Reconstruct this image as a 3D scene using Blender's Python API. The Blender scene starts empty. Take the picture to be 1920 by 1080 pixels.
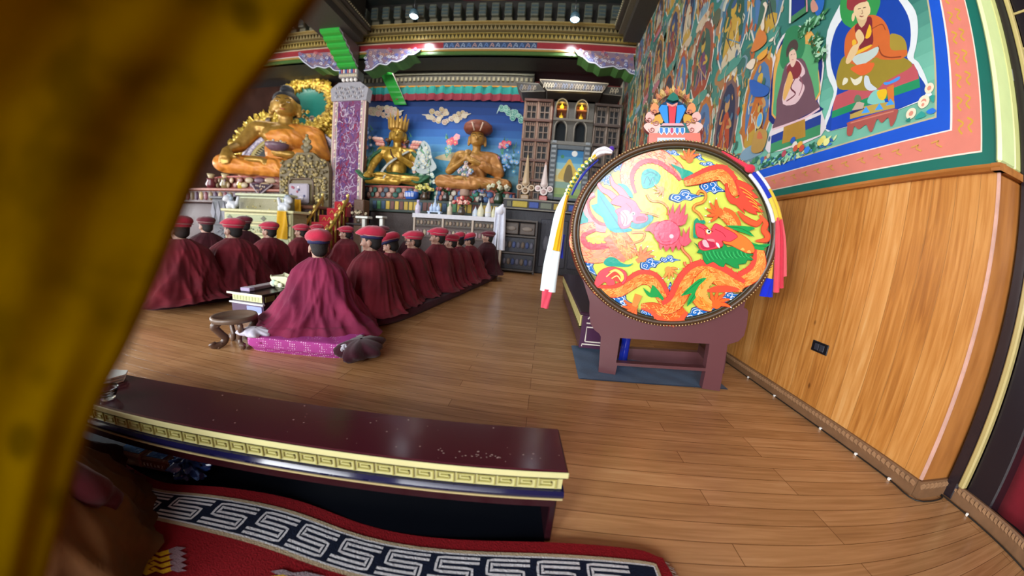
import bpy, bmesh, math, random
from mathutils import Vector, Matrix
CAM = Vector((0, 0, 1.0))
K = [0.09100639864062691, 0.0012178210950361363, -0.00032046408804999905, 1.0104571401351077e-05]
ROLL, PITCH, YAW = 0.0810862, -0.1720588, 0.0940098
RCAM = Matrix.Rotation(YAW, 3, 'Z') @ Matrix.Rotation(math.pi/2 + PITCH, 3, 'X') @ Matrix.Rotation(ROLL, 3, 'Z')
def ray(px, py):
    """unit view direction through photo pixel (px, py) of the 1920x1080 frame"""
    x = (px-960)*36/1920; y = (540-py)*36/1920
    r = math.hypot(x, y)
    th = K[0]*r + K[1]*r**2 + K[2]*r**3 + K[3]*r**4
    s = math.sin(th)/max(r, 1e-9)
    return RCAM @ Vector((x*s, y*s, -math.cos(th)))
def at_z(px, py, z=0.0):
    v = ray(px, py); return CAM + v*((z-CAM.z)/v.z)
def at_y(px, py, y):
    v = ray(px, py); return CAM + v*(y/v.y)
def at_x(px, py, x):
    v = ray(px, py); return CAM + v*(x/v.x)
floor_at = at_z
def make_camera():
    cd = bpy.data.cameras.new('camera'); cam = bpy.data.objects.new('camera', cd)
    bpy.context.scene.collection.objects.link(cam)
    cam.matrix_world = Matrix.Translation(CAM) @ RCAM.to_4x4()
    cd.type = 'PANO'; cd.panorama_type = 'FISHEYE_LENS_POLYNOMIAL'
    cd.sensor_fit = 'HORIZONTAL'; cd.sensor_width = 36; cd.sensor_height = 20.25
    cd.fisheye_fov = math.radians(200)
    cd.fisheye_polynomial_k0 = 0
    cd.fisheye_polynomial_k1, cd.fisheye_polynomial_k2, cd.fisheye_polynomial_k3, cd.fisheye_polynomial_k4 = [-k for k in K]
    cd.clip_start = 0.01; cd.clip_end = 100
    bpy.context.scene.camera = cam
    return cam
cam = make_camera()

# ------------------------------------------------------------------ helpers
from mathutils.geometry import tessellate_polygon
SC = bpy.context.scene
COL = SC.collection
V = Vector
sin, cos, pi, rad = math.sin, math.cos, math.pi, math.radians

def lin(h):
    if not isinstance(h, str): return tuple(h)[:3]
    h = h.lstrip('#'); c = [int(h[i:i+2], 16)/255 for i in (0, 2, 4)]
    return tuple(x/12.92 if x <= .04045 else ((x+.055)/1.055)**2.4 for x in c)

MATS = {}
def mat(name, col='#888888', rough=.5, metal=0, var=.18, scale=9, bump=0, bscale=40, attr=False, spec=.5, sheen=0, stretch=None, emit=None, emits=0, trans=0, col2=None):
    """a procedural material: base colour (or painted face colours) broken up by noise, optional bump"""
    if name in MATS: return MATS[name]
    m = bpy.data.materials.new(name); MATS[name] = m; m.use_nodes = True
    N = m.node_tree.nodes; L = m.node_tree.links; b = N['Principled BSDF']
    tc = N.new('ShaderNodeTexCoord'); mp = N.new('ShaderNodeMapping'); L.new(tc.outputs['Object'], mp.inputs[0])
    if stretch: mp.inputs['Scale'].default_value = stretch
    nz = N.new('ShaderNodeTexNoise'); nz.inputs['Scale'].default_value = scale; nz.inputs['Detail'].default_value = 5
    L.new(mp.outputs[0], nz.inputs['Vector'])
    mx = N.new('ShaderNodeMix'); mx.data_type = 'RGBA'
    if attr:
        at = N.new('ShaderNodeAttribute'); at.attribute_name = 'Col'
        mr = N.new('ShaderNodeMapRange'); mr.inputs['To Min'].default_value = 1-var; mr.inputs['To Max'].default_value = 1+var*.6
        L.new(nz.outputs[0], mr.inputs[0])
        vm = N.new('ShaderNodeVectorMath'); vm.operation = 'SCALE'
        L.new(at.outputs['Color'], vm.inputs[0]); L.new(mr.outputs[0], vm.inputs['Scale']); L.new(vm.outputs[0], b.inputs['Base Color'])
    else:
        c = lin(col); c2 = lin(col2) if col2 else tuple(x*(1-var*1.6) for x in c)
        mr = N.new('ShaderNodeMapRange'); mr.inputs['From Min'].default_value = .3; mr.inputs['From Max'].default_value = .7
        L.new(nz.outputs[0], mr.inputs[0]); L.new(mr.outputs[0], mx.inputs[0])
        mx.inputs[6].default_value = (*c2, 1); mx.inputs[7].default_value = (*c, 1); L.new(mx.outputs[2], b.inputs['Base Color'])
    b.inputs['Roughness'].default_value = rough; b.inputs['Metallic'].default_value = metal
    b.inputs['Specular IOR Level'].default_value = spec
    if sheen: b.inputs['Sheen Weight'].default_value = sheen
    if trans: b.inputs['Transmission Weight'].default_value = trans
    if emit: b.inputs['Emission Color'].default_value = (*lin(emit), 1); b.inputs['Emission Strength'].default_value = emits
    if bump:
        bn = N.new('ShaderNodeTexNoise'); bn.inputs['Scale'].default_value = bscale; bn.inputs['Detail'].default_value = 4
        L.new(mp.outputs[0], bn.inputs['Vector'])
        bp = N.new('ShaderNodeBump'); bp.inputs['Strength'].default_value = bump; bp.inputs['Distance'].default_value = .02
        L.new(bn.outputs[0], bp.inputs['Height']); L.new(bp.outputs[0], b.inputs['Normal'])
    return m
PAINT = lambda: mat('painted_colours', attr=True, rough=.45, var=.10, scale=14)
LACQ = lambda: mat('lacquered_colours', attr=True, rough=.25, var=.12, scale=10)
CARVE = lambda: mat('carved_painted_wood', attr=True, rough=.5, var=.25, scale=25, bump=.5, bscale=45)
CLOTH = lambda: mat('dyed_cloth', attr=True, rough=.9, var=.2, scale=20, bump=.12, bscale=160, sheen=.2, spec=.2)

XF = {}
def prop(o, label=None, cat=None, group=None, kind=None):
    if label: o['label'] = label
    if cat: o['category'] = cat
    if group: o['group'] = group
    if kind: o['kind'] = kind
    return o
def thing(name, label, cat, loc=(0, 0, 0), rz=0, group=None, scale=1):
    o = bpy.data.objects.new(name, None); COL.objects.link(o); o.empty_display_size = .05
    o.location = loc; o.rotation_euler = (0, 0, rz); o.scale = (scale,)*3
    XF[o.name] = Matrix.Translation(V(loc)) @ Matrix.Rotation(rz, 4, 'Z') @ Matrix.Scale(scale, 4)
    return prop(o, label, cat, group)
def dup(root, loc, rz=None, label=None, scale=None):
    """copy a thing with its parts and their sub-parts"""
    def cp(o, par):
        c = o.copy(); COL.objects.link(c); c.parent = par
        for ch in list(o.children): cp(ch, c)
        return c
    r = cp(root, None); r.location = loc
    if rz is not None: r.rotation_euler = (0, 0, rz)
    if label: r['label'] = label
    if scale: r.scale = (scale,)*3
    return r

def ellip_mesh(c, r, n=12, M=None):
    vs, fs = [], []
    c = V(c)
    for i in range(1, n):
        th = pi*i/n
        for j in range(2*n):
            ph = pi*j/n
            p = V((r[0]*sin(th)*cos(ph), r[1]*sin(th)*sin(ph), r[2]*cos(th)))
            vs.append(c+(M @ p if M else p))
    a, b = V((0, 0, r[2])), V((0, 0, -r[2]))
    vs += [c+(M @ a if M else a), c+(M @ b if M else b)]
    m = 2*n
    for i in range(n-2):
        for j in range(m):
            k = (j+1) % m
            fs.append((i*m+j, (i+1)*m+j, (i+1)*m+k, i*m+k))
    T, B = len(vs)-2, len(vs)-1
    for j in range(m):
        k = (j+1) % m
        fs.append((T, j, k)); fs.append((B, (n-2)*m+k, (n-2)*m+j))
    return vs, fs
def crs(pts, closed=True, n=6):
    """Catmull-Rom through 2-D or 3-D points"""
    P = [V(p) for p in pts]; N = len(P); out = []
    rng = range(N) if closed else range(N-1)
    for i in rng:
        if closed: a, b, c, d = P[i-1], P[i], P[(i+1) % N], P[(i+2) % N]
        else: a, b, c, d = P[max(i-1, 0)], P[i], P[i+1], P[min(i+2, N-1)]
        for k in range(n):
            t = k/n
            out.append(.5*((2*b)+(c-a)*t+(2*a-5*b+4*c-d)*t*t+(3*b-a-3*c+d)*t**3))
    if not closed: out.append(P[-1])
    return out

class MB:
    def __init__(s): s.v = []; s.f = []; s.c = []; s.s = []; s.mi = []
    def add(s, vs, fs, col=None, smooth=False, mi=0):
        o = len(s.v); s.v += [V(p) for p in vs]
        col = lin(col) if col is not None else (1, 1, 1)
        for f in fs: s.f.append(tuple(i+o for i in f)); s.c.append(col); s.s.append(smooth); s.mi.append(mi)
        return s
    def box(s, lo, hi, col=None, b=0, M=None, mi=0):
        lo, hi = V(lo), V(hi)
        lo, hi = V(map(min, lo, hi)), V(map(max, lo, hi))
        b = min(b, *[(hi[i]-lo[i])*.45 for i in range(3)])
        if b <= 0:
            vs = [V((x, y, z)) for x in (lo.x, hi.x) for y in (lo.y, hi.y) for z in (lo.z, hi.z)]
            fs = [(0, 1, 3, 2), (4, 6, 7, 5), (0, 4, 5, 1), (2, 3, 7, 6), (0, 2, 6, 4), (1, 5, 7, 3)]
        else:
            vs, ix, fs = [], {}, []
            for x in (0, 1):
                for y in (0, 1):
                    for z in (0, 1):
                        for ax in range(3):
                            p = []
                            for k, w in enumerate((x, y, z)):
                                e = 0 if k == ax else b
                                p.append(hi[k]-e if w else lo[k]+e)
                            ix[(x, y, z, ax)] = len(vs); vs.append(V(p))
            def key(ax, val, u, w):
                q = [0, 0, 0]; q[ax] = val; q[(ax+1) % 3] = u; q[(ax+2) % 3] = w; return tuple(q)
            for ax in range(3):
                for val in (0, 1):
                    q = [ix[key(ax, val, u, w)+(ax,)] for u, w in ((0, 0), (1, 0), (1, 1), (0, 1))]
                    fs.append(tuple(q if val else q[::-1]))
                a1, a2 = (ax+1) % 3, (ax+2) % 3
                for u in (0, 1):
                    for w in (0, 1):
                        k0, k1 = key(ax, 0, u, w), key(ax, 1, u, w)
                        q = (ix[k0+(a1,)], ix[k1+(a1,)], ix[k1+(a2,)], ix[k0+(a2,)])
                        fs.append(q if (u == w) else q[::-1])
            for x in (0, 1):
                for y in (0, 1):
                    for z in (0, 1):
                        q = tuple(ix[(x, y, z, a)] for a in range(3))
                        fs.append(q if (x+y+z) % 2 else q[::-1])
        if M: vs = [M @ p for p in vs]
        return s.add(vs, fs, col, mi=mi)
    def ell(s, c, r, col=None, n=10, M=None):
        vs, fs = ellip_mesh(c, r if hasattr(r, '__len__') else (r,)*3, n, M); return s.add(vs, fs, col, True)
    def tube(s, pts, r, col=None, n=8, flat=None, up=None, caps=True, smooth=True):
        """tube along pts; r number or list; flat=(w,h) multipliers of an oval section"""
        P = [V(p) for p in pts]; m = len(P)
        R = r if hasattr(r, '__len__') else [r]*m
        vs, fs = [], []
        prev = None
        for i, p in enumerate(P):
            t = (P[min(i+1, m-1)]-P[max(i-1, 0)])
            t = t.normalized() if t.length > 1e-9 else V((0, 0, 1))
            if prev is None:
                a = V(up) if up else (V((0, 0, 1)) if abs(t.z) < .9 else V((1, 0, 0)))
            else: a = prev
            a = (a-t*a.dot(t)); a = a.normalized() if a.length > 1e-6 else t.orthogonal().normalized()
            prev = a; bb = t.cross(a)
            fw, fh = flat if flat else (1, 1)
            for j in range(n):
                w = 2*pi*j/n
                vs.append(p+(bb*cos(w)*fw+a*sin(w)*fh)*R[i])
        for i in range(m-1):
            for j in range(n):
                k = (j+1) % n
                fs.append((i*n+j, i*n+k, (i+1)*n+k, (i+1)*n+j))
        if caps: fs += [tuple(range(n))[::-1], tuple((m-1)*n+j for j in range(n))]
        return s.add(vs, fs, col, smooth)
    def cap(s, p, q, r1, r2, col=None, n=10):
        """tapered capsule"""
        p, q = V(p), V(q); d = q-p; L = d.length
        if L < 1e-6: return s.ell(p, r1, col)
        d.normalize(); pts, rs = [], []
        for k in range(5):
            a = pi/2*(k/4); pts.append(p-d*r1*cos(a)); rs.append(max(r1*sin(a), 1e-4))
        for k in range(5):
            a = pi/2*(1-k/4); pts.append(q+d*r2*cos(a)); rs.append(max(r2*sin(a), 1e-4))
        return s.tube(pts, rs, col, n)
    def lathe(s, prof, col=None, n=24, M=None, smooth=True, sx=1, sy=1):
        vs, fs = [], []; m = len(prof)
        for r, z in prof:
            for j in range(n):
                w = 2*pi*j/n; p = V((max(r, 1e-4)*cos(w)*sx, max(r, 1e-4)*sin(w)*sy, z)); vs.append(M @ p if M else p)
        for i in range(m-1):
            for j in range(n):
                k = (j+1) % n; fs.append((i*n+j, i*n+k, (i+1)*n+k, (i+1)*n+j))
        fs += [tuple(range(n))[::-1], tuple((m-1)*n+j for j in range(n))]
        return s.add(vs, fs, col, smooth)
    def flatpoly(s, pts, col=None, smooth=False):
        P = [V(p) for p in pts]
        if len(P) == 4 or len(P) == 3: return s.add(P, [tuple(range(len(P)))], col)
        return s.add(P, [tuple(t) for t in tessellate_polygon([P])], col)
    def prism(s, pts, d, col=None, side=None):
        """planar outline pts extruded by vector d"""
        P = [V(p) for p in pts]; d = V(d); n = len(P)
        tr = [tuple(t) for t in tessellate_polygon([P])]
        nrm = V((0, 0, 0))
        for i in range(n): nrm += P[i].cross(P[(i+1) % n])
        def orient(t, sg):
            nn = (P[t[1]]-P[t[0]]).cross(P[t[2]]-P[t[0]])
            return t if nn.dot(d)*sg > 0 else t[::-1]
        s.add(P, [orient(t, -1) for t in tr], col)
        s.add([p+d for p in P], [orient(t, 1) for t in tr], col)
        fl = nrm.dot(d) > 0
        fs = [((i, (i+1) % n, n+(i+1) % n, n+i) if fl else (i, n+i, n+(i+1) % n, (i+1) % n)) for i in range(n)]
        return s.add(P+[p+d for p in P], fs, side if side is not None else col)
    def grid(s, fn, nu, nv, col=None, cu=False, smooth=True):
        """fn(u, v) -> point, u and v in 0..1; cu closes u; col may be a function of u, v"""
        vs = [fn(i/nu, j/nv) for j in range(nv+1) for i in range(nu if cu else nu+1)]
        w = nu if cu else nu+1; o = len(s.v); s.v += [V(p) for p in vs]
        for j in range(nv):
            for i in range(nu):
                k = (i+1) % w
                s.f.append((o+j*w+i, o+j*w+k, o+(j+1)*w+k, o+(j+1)*w+i))
                cc = col((i+.5)/nu, (j+.5)/nv) if callable(col) else col
                s.c.append(lin(cc) if cc is not None else (1, 1, 1)); s.s.append(smooth); s.mi.append(0)
        return s
    def build(s, name, m, parent=None, local=False, kind=None, label=None, fix=False):
        me = bpy.data.meshes.new(name)
        vs = s.v
        if parent is not None and not local:
            I = XF[parent.name].inverted() if parent.name in XF else parent.matrix_world.inverted(); vs = [I @ p for p in vs]
        me.from_pydata([tuple(p) for p in vs], [], s.f)
        at = me.color_attributes.new('Col', 'FLOAT_COLOR', 'CORNER')
        buf = []
        for f, c in zip(s.f, s.c): buf += [*c, 1.0]*len(f)
        at.data.foreach_set('color', buf)
        me.polygons.foreach_set('use_smooth', s.s); me.polygons.foreach_set('material_index', s.mi)
        for x in (m if isinstance(m, (list, tuple)) else [m]): me.materials.append(x)
        if fix:
            b = bmesh.new(); b.from_mesh(me); bmesh.ops.recalc_face_normals(b, faces=b.faces); b.to_mesh(me); b.free()
        me.update()
        o = bpy.data.objects.new(name, me); COL.objects.link(o)
        if parent is not None: o.parent = parent; XF[o.name] = XF.get(parent.name, Matrix())
        if kind: o['kind'] = kind
        if label: o['label'] = label
        return o

class Paint(MB):
    """flat painted shapes laid one over another on a surface: mp maps 2-D drawing points to 3-D, nrm is outward"""
    def __init__(s, mp, nrm, base=.0005, step=.00006):
        super().__init__(); s.mp = mp; s.n = nrm; s.o = base; s.st = step
    def put(s, pts, col):
        s.o += s.st
        P = [s.mp(*p[:2]) for p in pts]
        P = [p+(s.n(p) if callable(s.n) else s.n)*s.o for p in P]
        s.add(P, [tuple(t) for t in tessellate_polygon([P])] if len(P) > 4 else [tuple(range(len(P)))], col)
    def poly(s, pts, col, sm=4):
        q = crs([(p[0], p[1], 0) for p in pts], True, sm) if sm else pts
        s.put(q, col); return s
    def stroke(s, pts, w, col, sm=5, closed=False):
        P = crs([(p[0], p[1], 0) for p in pts], closed, sm) if sm else [V((p[0], p[1], 0)) for p in pts]
        if closed: P.append(P[0].copy())
        m = len(P); W = w if hasattr(w, '__len__') else [w]*2
        s.o += s.st; vs = []
        for i in range(m):
            t = P[min(i+1, m-1)]-P[max(i-1, 0)]
            if closed and i in (0, m-1): t = P[1]-P[m-2]
            t = t.normalized() if t.length > 1e-9 else V((1, 0, 0)); nn = V((-t.y, t.x, 0))
            f = i/(m-1)*(len(W)-1); k = min(int(f), len(W)-2); ww = (W[k]+(W[k+1]-W[k])*(f-k))/2
            for sg in (1, -1):
                q = P[i]+nn*ww*sg; p = s.mp(q.x, q.y); vs.append(p+(s.n(p) if callable(s.n) else s.n)*s.o)
        s.add(vs, [(2*i, 2*i+1, 2*i+3, 2*i+2) for i in range(m-1)], col); return s
    def out(s, pts, col, oc, w=1, sm=4):
        s.poly(pts, col, sm); s.stroke(pts, w, oc, sm or 1, True); return s
    def disc(s, c, r, col, ry=None, n=16):
        s.put([(c[0]+r*cos(2*pi*i/n), c[1]+(ry or r)*sin(2*pi*i/n)) for i in range(n)], col); return s

def remesh(mb, voxel, smooth=4):
    """fuse overlapping closed shells into one continuous skin; returns an MB"""
    me = bpy.data.meshes.new('tmp'); me.from_pydata([tuple(p) for p in mb.v], [], mb.f)
    o = bpy.data.objects.new('tmp', me); COL.objects.link(o)
    m = o.modifiers.new('r', 'REMESH'); m.mode = 'VOXEL'; m.voxel_size = voxel
    if smooth: q = o.modifiers.new('s', 'SMOOTH'); q.factor = .5; q.iterations = smooth
    dg = bpy.context.evaluated_depsgraph_get(); dg.update()
    e = o.evaluated_get(dg).to_mesh()
    r = MB(); r.add([v.co.copy() for v in e.vertices], [tuple(p.vertices) for p in e.polygons], None, True)
    bpy.data.objects.remove(o); bpy.data.meshes.remove(me)
    return r
def hsh(*a):
    x = sin(sum(v*k for v, k in zip(a, (12.9898, 78.233, 37.719, 9.131))))*43758.5453
    return x-math.floor(x)

# ------------------------------------------------------------------ the setting
WX = 1.911            # right wall plane
WE = 1.112            # its near end
BY = 8.2              # beam over the front of the sanctuary
SY = 9.4              # painted back of the sanctuary
CZ = 7.25
def node_mat(name, fn, rough=.4, spec=.5):
    m = bpy.data.materials.new(name); m.use_nodes = True; MATS[name] = m
    N = m.node_tree.nodes; L = m.node_tree.links; b = N['Principled BSDF']
    b.inputs['Roughness'].default_value = rough; b.inputs['Specular IOR Level'].default_value = spec
    fn(N, L, b); return m
def ramp(N, stops):
    r = N.new('ShaderNodeValToRGB'); e = r.color_ramp.elements
    while len(e) < len(stops): e.new(.5)
    for x, (p, c) in zip(e, stops): x.position = p; x.color = (*lin(c), 1)
    return r
def wood(axis_long, axis_wide, width, length, stops, knots=0, mortar='#2a1608', gap=.004, amt=1.0):
    def fn(N, L, b):
        tc = N.new('ShaderNodeTexCoord'); sp = N.new('ShaderNodeSeparateXYZ'); L.new(tc.outputs['Object'], sp.inputs[0])
        cb = N.new('ShaderNodeCombineXYZ'); L.new(sp.outputs[axis_long], cb.inputs[0]); L.new(sp.outputs[axis_wide], cb.inputs[1])
        br = N.new('ShaderNodeTexBrick'); L.new(cb.outputs[0], br.inputs[0]); br.inputs['Scale'].default_value = 1
        br.inputs['Brick Width'].default_value = length; br.inputs['Row Height'].default_value = width
        br.inputs['Mortar Size'].default_value = gap; br.inputs['Mortar Smooth'].default_value = .3; br.offset = .37; br.offset_frequency = 3
        br.inputs['Color1'].default_value = (0, 0, 0, 1); br.inputs['Color2'].default_value = (1, 1, 1, 1)
        br.inputs['Bias'].default_value = 0
        mp = N.new('ShaderNodeMapping'); mp.inputs['Scale'].default_value = (1.3, 22, 1); L.new(cb.outputs[0], mp.inputs[0])
        nz = N.new('ShaderNodeTexNoise'); nz.inputs['Scale'].default_value = 2.2; nz.inputs['Detail'].default_value = 6; nz.inputs['Distortion'].default_value = .6
        L.new(mp.outputs[0], nz.inputs['Vector'])
        n2 = N.new('ShaderNodeTexNoise'); n2.inputs['Scale'].default_value = 1.1; L.new(cb.outputs[0], n2.inputs['Vector'])
        a = N.new('ShaderNodeMath'); a.operation = 'MULTIPLY_ADD'; L.new(br.outputs['Color'], a.inputs[0]); a.inputs[1].default_value = .42*amt; L.new(nz.outputs[0], a.inputs[2])
        a2 = N.new('ShaderNodeMath'); a2.operation = 'MULTIPLY_ADD'; L.new(n2.outputs[0], a2.inputs[0]); a2.inputs[1].default_value = .35; L.new(a.outputs[0], a2.inputs[2])
        r = ramp(N, stops); mr = N.new('ShaderNodeMapRange'); mr.inputs['From Min'].default_value = .35; mr.inputs['From Max'].default_value = 1.25
        L.new(a2.outputs[0], mr.inputs[0]); L.new(mr.outputs[0], r.inputs[0])
        mx = N.new('ShaderNodeMix'); mx.data_type = 'RGBA'; L.new(br.outputs['Fac'], mx.inputs[0]); L.new(r.outputs[0], mx.inputs[6]); mx.inputs[7].default_value = (*lin(mortar), 1)
        last = mx.outputs[2]
        if knots:
            m3 = N.new('ShaderNodeMapping'); m3.inputs['Scale'].default_value = (2.6, 5.2, 1); L.new(cb.outputs[0], m3.inputs[0])
            vo = N.new('ShaderNodeTexVoronoi'); vo.inputs['Scale'].default_value = knots; L.new(m3.outputs[0], vo.inputs['Vector'])
            kr = ramp(N, [(0, '#ffffff'), (.05, '#dddddd'), (.11, '#000000')]); L.new(vo.outputs['Distance'], kr.inputs[0])
            se = N.new('ShaderNodeSeparateXYZ'); L.new(vo.outputs['Color'], se.inputs[0])
            gt = N.new('ShaderNodeMath'); gt.operation = 'GREATER_THAN'; gt.inputs[1].default_value = .55; L.new(se.outputs[0], gt.inputs[0])
            mu = N.new('ShaderNodeMath'); mu.operation = 'MULTIPLY'; L.new(gt.outputs[0], mu.inputs[0]); L.new(kr.outputs[0], mu.inputs[1])
            mu2 = N.new('ShaderNodeMath'); mu2.operation = 'MULTIPLY'; L.new(mu.outputs[0], mu2.inputs[0]); mu2.inputs[1].default_value = .8
            k2 = N.new('ShaderNodeMix'); k2.data_type = 'RGBA'; L.new(mu2.outputs[0], k2.inputs[0]); L.new(last, k2.inputs[6]); k2.inputs[7].default_value = (*lin('#4a220c'), 1)
            last = k2.outputs[2]
        L.new(last, b.inputs['Base Color'])
        bp = N.new('ShaderNodeBump'); bp.inputs['Strength'].default_value = .25; bp.inputs['Distance'].default_value = .003; bp.invert = True
        L.new(br.outputs['Fac'], bp.inputs['Height']); L.new(bp.outputs[0], b.inputs['Normal'])
    return fn
M_floor = node_mat('honey_plank_floor', wood(0, 1, .085, 1.25, [(0, '#8c6240'), (.35, '#ab7c50'), (.65, '#c08f60'), (1, '#d4a878')], gap=.0016, mortar='#6a4526', amt=.7), .27)
M_wains = node_mat('knotty_pine_panelling', wood(2, 1, .118, 4.0, [(0, '#8a4f1e'), (.4, '#b97a38'), (.7, '#cf9350'), (1, '#dcaa6c')], knots=1.6, mortar='#9a6a34', gap=.0015, amt=.8), .3)
M_pine = mat('varnished_pine', '#b8783c', .32, stretch=(4, .5, 4), scale=6, var=.25, col2='#945a26')
M_base = mat('carved_brown_skirting', '#7a5638', .5, scale=20, var=.3)
M_plaster = mat('cream_plaster', '#d9d2bd', .8, var=.06)
M_dark = mat('dark_ceiling_paint', '#3a3a34', .6, scale=3, var=.4, col2='#24302e')
M_redwall = mat('maroon_wall_paint', '#7a2a2a', .7, var=.1)
M_mural = PAINT()

def struct(name, mb, m, **k): return mb.build(name, m, kind='structure', **k)
XL, YN, YF = -20.0, -5.0, 9.9
struct('floor', MB().box((XL-.2, YN-.2, -.12), (WX+1.2, YF, 0)), M_floor)
struct('ceiling', MB().box((XL-.2, YN-.2, CZ), (WX+1.2, YF, CZ+.15)), M_dark)
# right wall: painted plaster body, end return, and the doorway beyond it
struct('wall_right', MB().box((WX, WE, 0), (WX+.5, YF, CZ)), M_plaster)
struct('wall_back', MB().box((XL, YF-.15, 0), (WX+.6, YF, CZ)), M_redwall)
RX = 2.145            # plane of the door wall
b = MB()
for lo, hi in (((RX, -2.6, 2.75), (RX+.25, WE, CZ)), ((RX, YN, 0), (RX+.25, -1.2, CZ)), ((RX, -1.2, 2.75), (RX+.25, -.9, CZ))): b.box(lo, hi)
struct('wall_front', b, M_redwall)
# rear and left walls with window openings
def wall_open(name, axis, at, a0, a1, opens, th=.25):
    b = MB(); cuts = sorted(opens)
    def bx(u0, u1, z0, z1):
        if u1-u0 > .001 and z1-z0 > .001:
            if axis == 'y': b.box((u0, at-th, z0), (u1, at, z1))
            else: b.box((at-th, u0, z0), (at, u1, z1))
    u = a0
    for o in cuts:
        bx(u, o[0], 0, CZ); bx(o[0], o[1], 0, o[2]); bx(o[0], o[1], o[3], CZ); u = o[1]
    bx(u, a1, 0, CZ)
    return struct(name, b, M_plaster)
REAR = [(-12.5, -10.3, 1, 3.6), (-8.4, -6.2, 1, 3.6), (-4.6, -2.6, 1.0, 3.6), (-1.55, .75, 1.15, 3.75)]
LEFT = [(-2.6, -.6, 1, 3.6), (1.6, 3.6, 1, 3.6), (5.6, 7.8, 1, 3.8)]
wall_open('wall_rear', 'y', YN, XL, RX+.25, REAR)
wall_open('wall_left', 'x', XL, YN, YF, LEFT)
M_frame = mat('dark_red_window_frame', '#4a1414', .4)
for i, (a0, a1, z0, z1) in enumerate(REAR+LEFT):
    b = MB(); rear = i < len(REAR)
    def bar(u0, u1, w0, w1):
        if rear: b.box((u0, YN-.15, w0), (u1, YN-.08, w1), b=.006)
        else: b.box((XL-.15, u0, w0), (XL-.08, u1, w1), b=.006)
    bar(a0, a0+.07, z0, z1); bar(a1-.07, a1, z0, z1); bar(a0, a1, z0, z0+.07); bar(a0, a1, z1-.07, z1)
    bar((a0+a1)/2-.03, (a0+a1)/2+.03, z0, z1); bar(a0, a1, z0+(z1-z0)*.66, z0+(z1-z0)*.66+.05)
    struct('window_%d' % (i+1), b, M_frame)

# pine wainscot with its rail, skirting and rounded end board
struct('trim_1', MB().box((WX-.018, WE-.015, .08), (WX-.001, 9.3, 1.505)), M_wains)
b = MB()
b.prism([(WX-.001, 9.3, 1.497), (WX-.05, 9.3, 1.497), (WX-.062, 9.3, 1.512), (WX-.058, 9.3, 1.528), (WX-.001, 9.3, 1.535)], (0, -(9.3-WE+.05), 0))
b.prism([(WX-.06, WE-.05, 1.497), (RX-.02, WE-.05, 1.497), (RX-.02, WE-.05, 1.53), (WX-.06, WE-.05, 1.53)], (0, .045, 0))
struct('trim_2', b, M_pine, fix=True)
b = MB().box((WX-.016, WE-.022, .05), (RX-.02, WE-.002, 1.497), b=.012)
struct('trim_3', b, mat('pine_end_board', '#bb7c40', .3, stretch=(3, 3, .6), scale=5, col2='#9a5f2c', var=.2))
b = MB().box((WX-.020, WE-.028, .09), (WX-.010, WE-.014, 1.497)); struct('trim_4', b, mat('pale_beading', '#e0b0a0', .3))
def skirting(p, q, nrm, name):
    p, q, nrm = V(p), V(q), V(nrm); d = (q-p); L = d.length; d.normalize(); b = MB()
    pr = [(0, 0), (.026, 0), (.026, .05), (.018, .062), (.014, .086), (0, .086)]
    b.prism([p+nrm*x+V((0, 0, z)) for x, z in pr], d*L, '#7c5a3e')
    n = min(int(L/.028), 300)
    for i in range(n):     # carved nulling along the top
        o = p+d*(L*(i+.5)/n)
        b.add([o+nrm*.0285+d*s*.011+V((0, 0, z)) for s, z in ((-1, .053), (1, .060), (1, .072), (-1, .066))]+[o+nrm*.017+d*s*.011+V((0, 0, z)) for s, z in ((-1, .05), (1, .057), (1, .078), (-1, .07))],
              [(0, 1, 2, 3), (0, 4, 5, 1), (1, 5, 6, 2), (2, 6, 7, 3), (3, 7, 4, 0)], '#a07a58')
    return struct(name, b, mat('carved_skirting', attr=True, rough=.45, scale=20, var=.35), fix=True)
skirting((WX-.018, WE-.02, 0), (WX-.018, 9.3, 0), (-1, 0, 0), 'baseboard_right')
skirting((WX-.03, WE-.022, 0), (RX-.02, WE-.022, 0), (0, -1, 0), 'baseboard_front')
skirting((RX-.03, -1.2, 0), (RX-.03, WE-.02, 0), (-1, 0, 0), 'baseboard_left')
# cream painted pier above the end board
b = MB().box((WX-.03, WE-.035, 1.535), (WX+.12, WE-.002, CZ), '#cfe0a0', b=.015).box((WX+.12, WE-.03, 1.535), (RX-.04, WE-.002, CZ), '#c9cc86', b=.012)
struct('trim_5', b, LACQ())
# the doorway: dark lacquered frame with gold beads, dark red curtain panel inside
d = thing('door_1', 'dark lacquered doorway frame at the right edge, with gold beads and a red hanging inside', 'doorway', (RX, .3, 0)); d['kind'] = 'structure'; del d['label']; del d['category']
b = MB()
b.box((RX-.06, WE-.10, 0), (RX+.1, WE-.03, 2.7), '#241c22', b=.01).box((RX-.03, WE-.30, 0), (RX+.1, WE-.13, 2.7), '#1d161c', b=.01)
b.box((RX-.06, -1.3, 2.55), (RX+.1, WE-.03, 2.75), '#241c22', b=.01)
b.build('door_frame', LACQ(), d)
b = MB().box((RX-.072, WE-.135, .087), (RX-.03, WE-.10, 2.68), '#b3a26a', b=.008); b.build('gold_bead', LACQ(), d)
b = MB()
for k in range(5): b.box((RX-.035, WE-.30-.002*k, 1.75+.19*k), (RX-.02, WE-.13, 1.762+.19*k), '#b3a26a')
b.box((RX-.04, WE-.30, 1.7), (RX-.02, WE-.285, 2.6), '#b3a26a').box((RX-.055, WE-.09, 1.98), (RX-.04, WE+.0, 2.04), '#8a8d90')
b.build('lattice', LACQ(), d)
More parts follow.
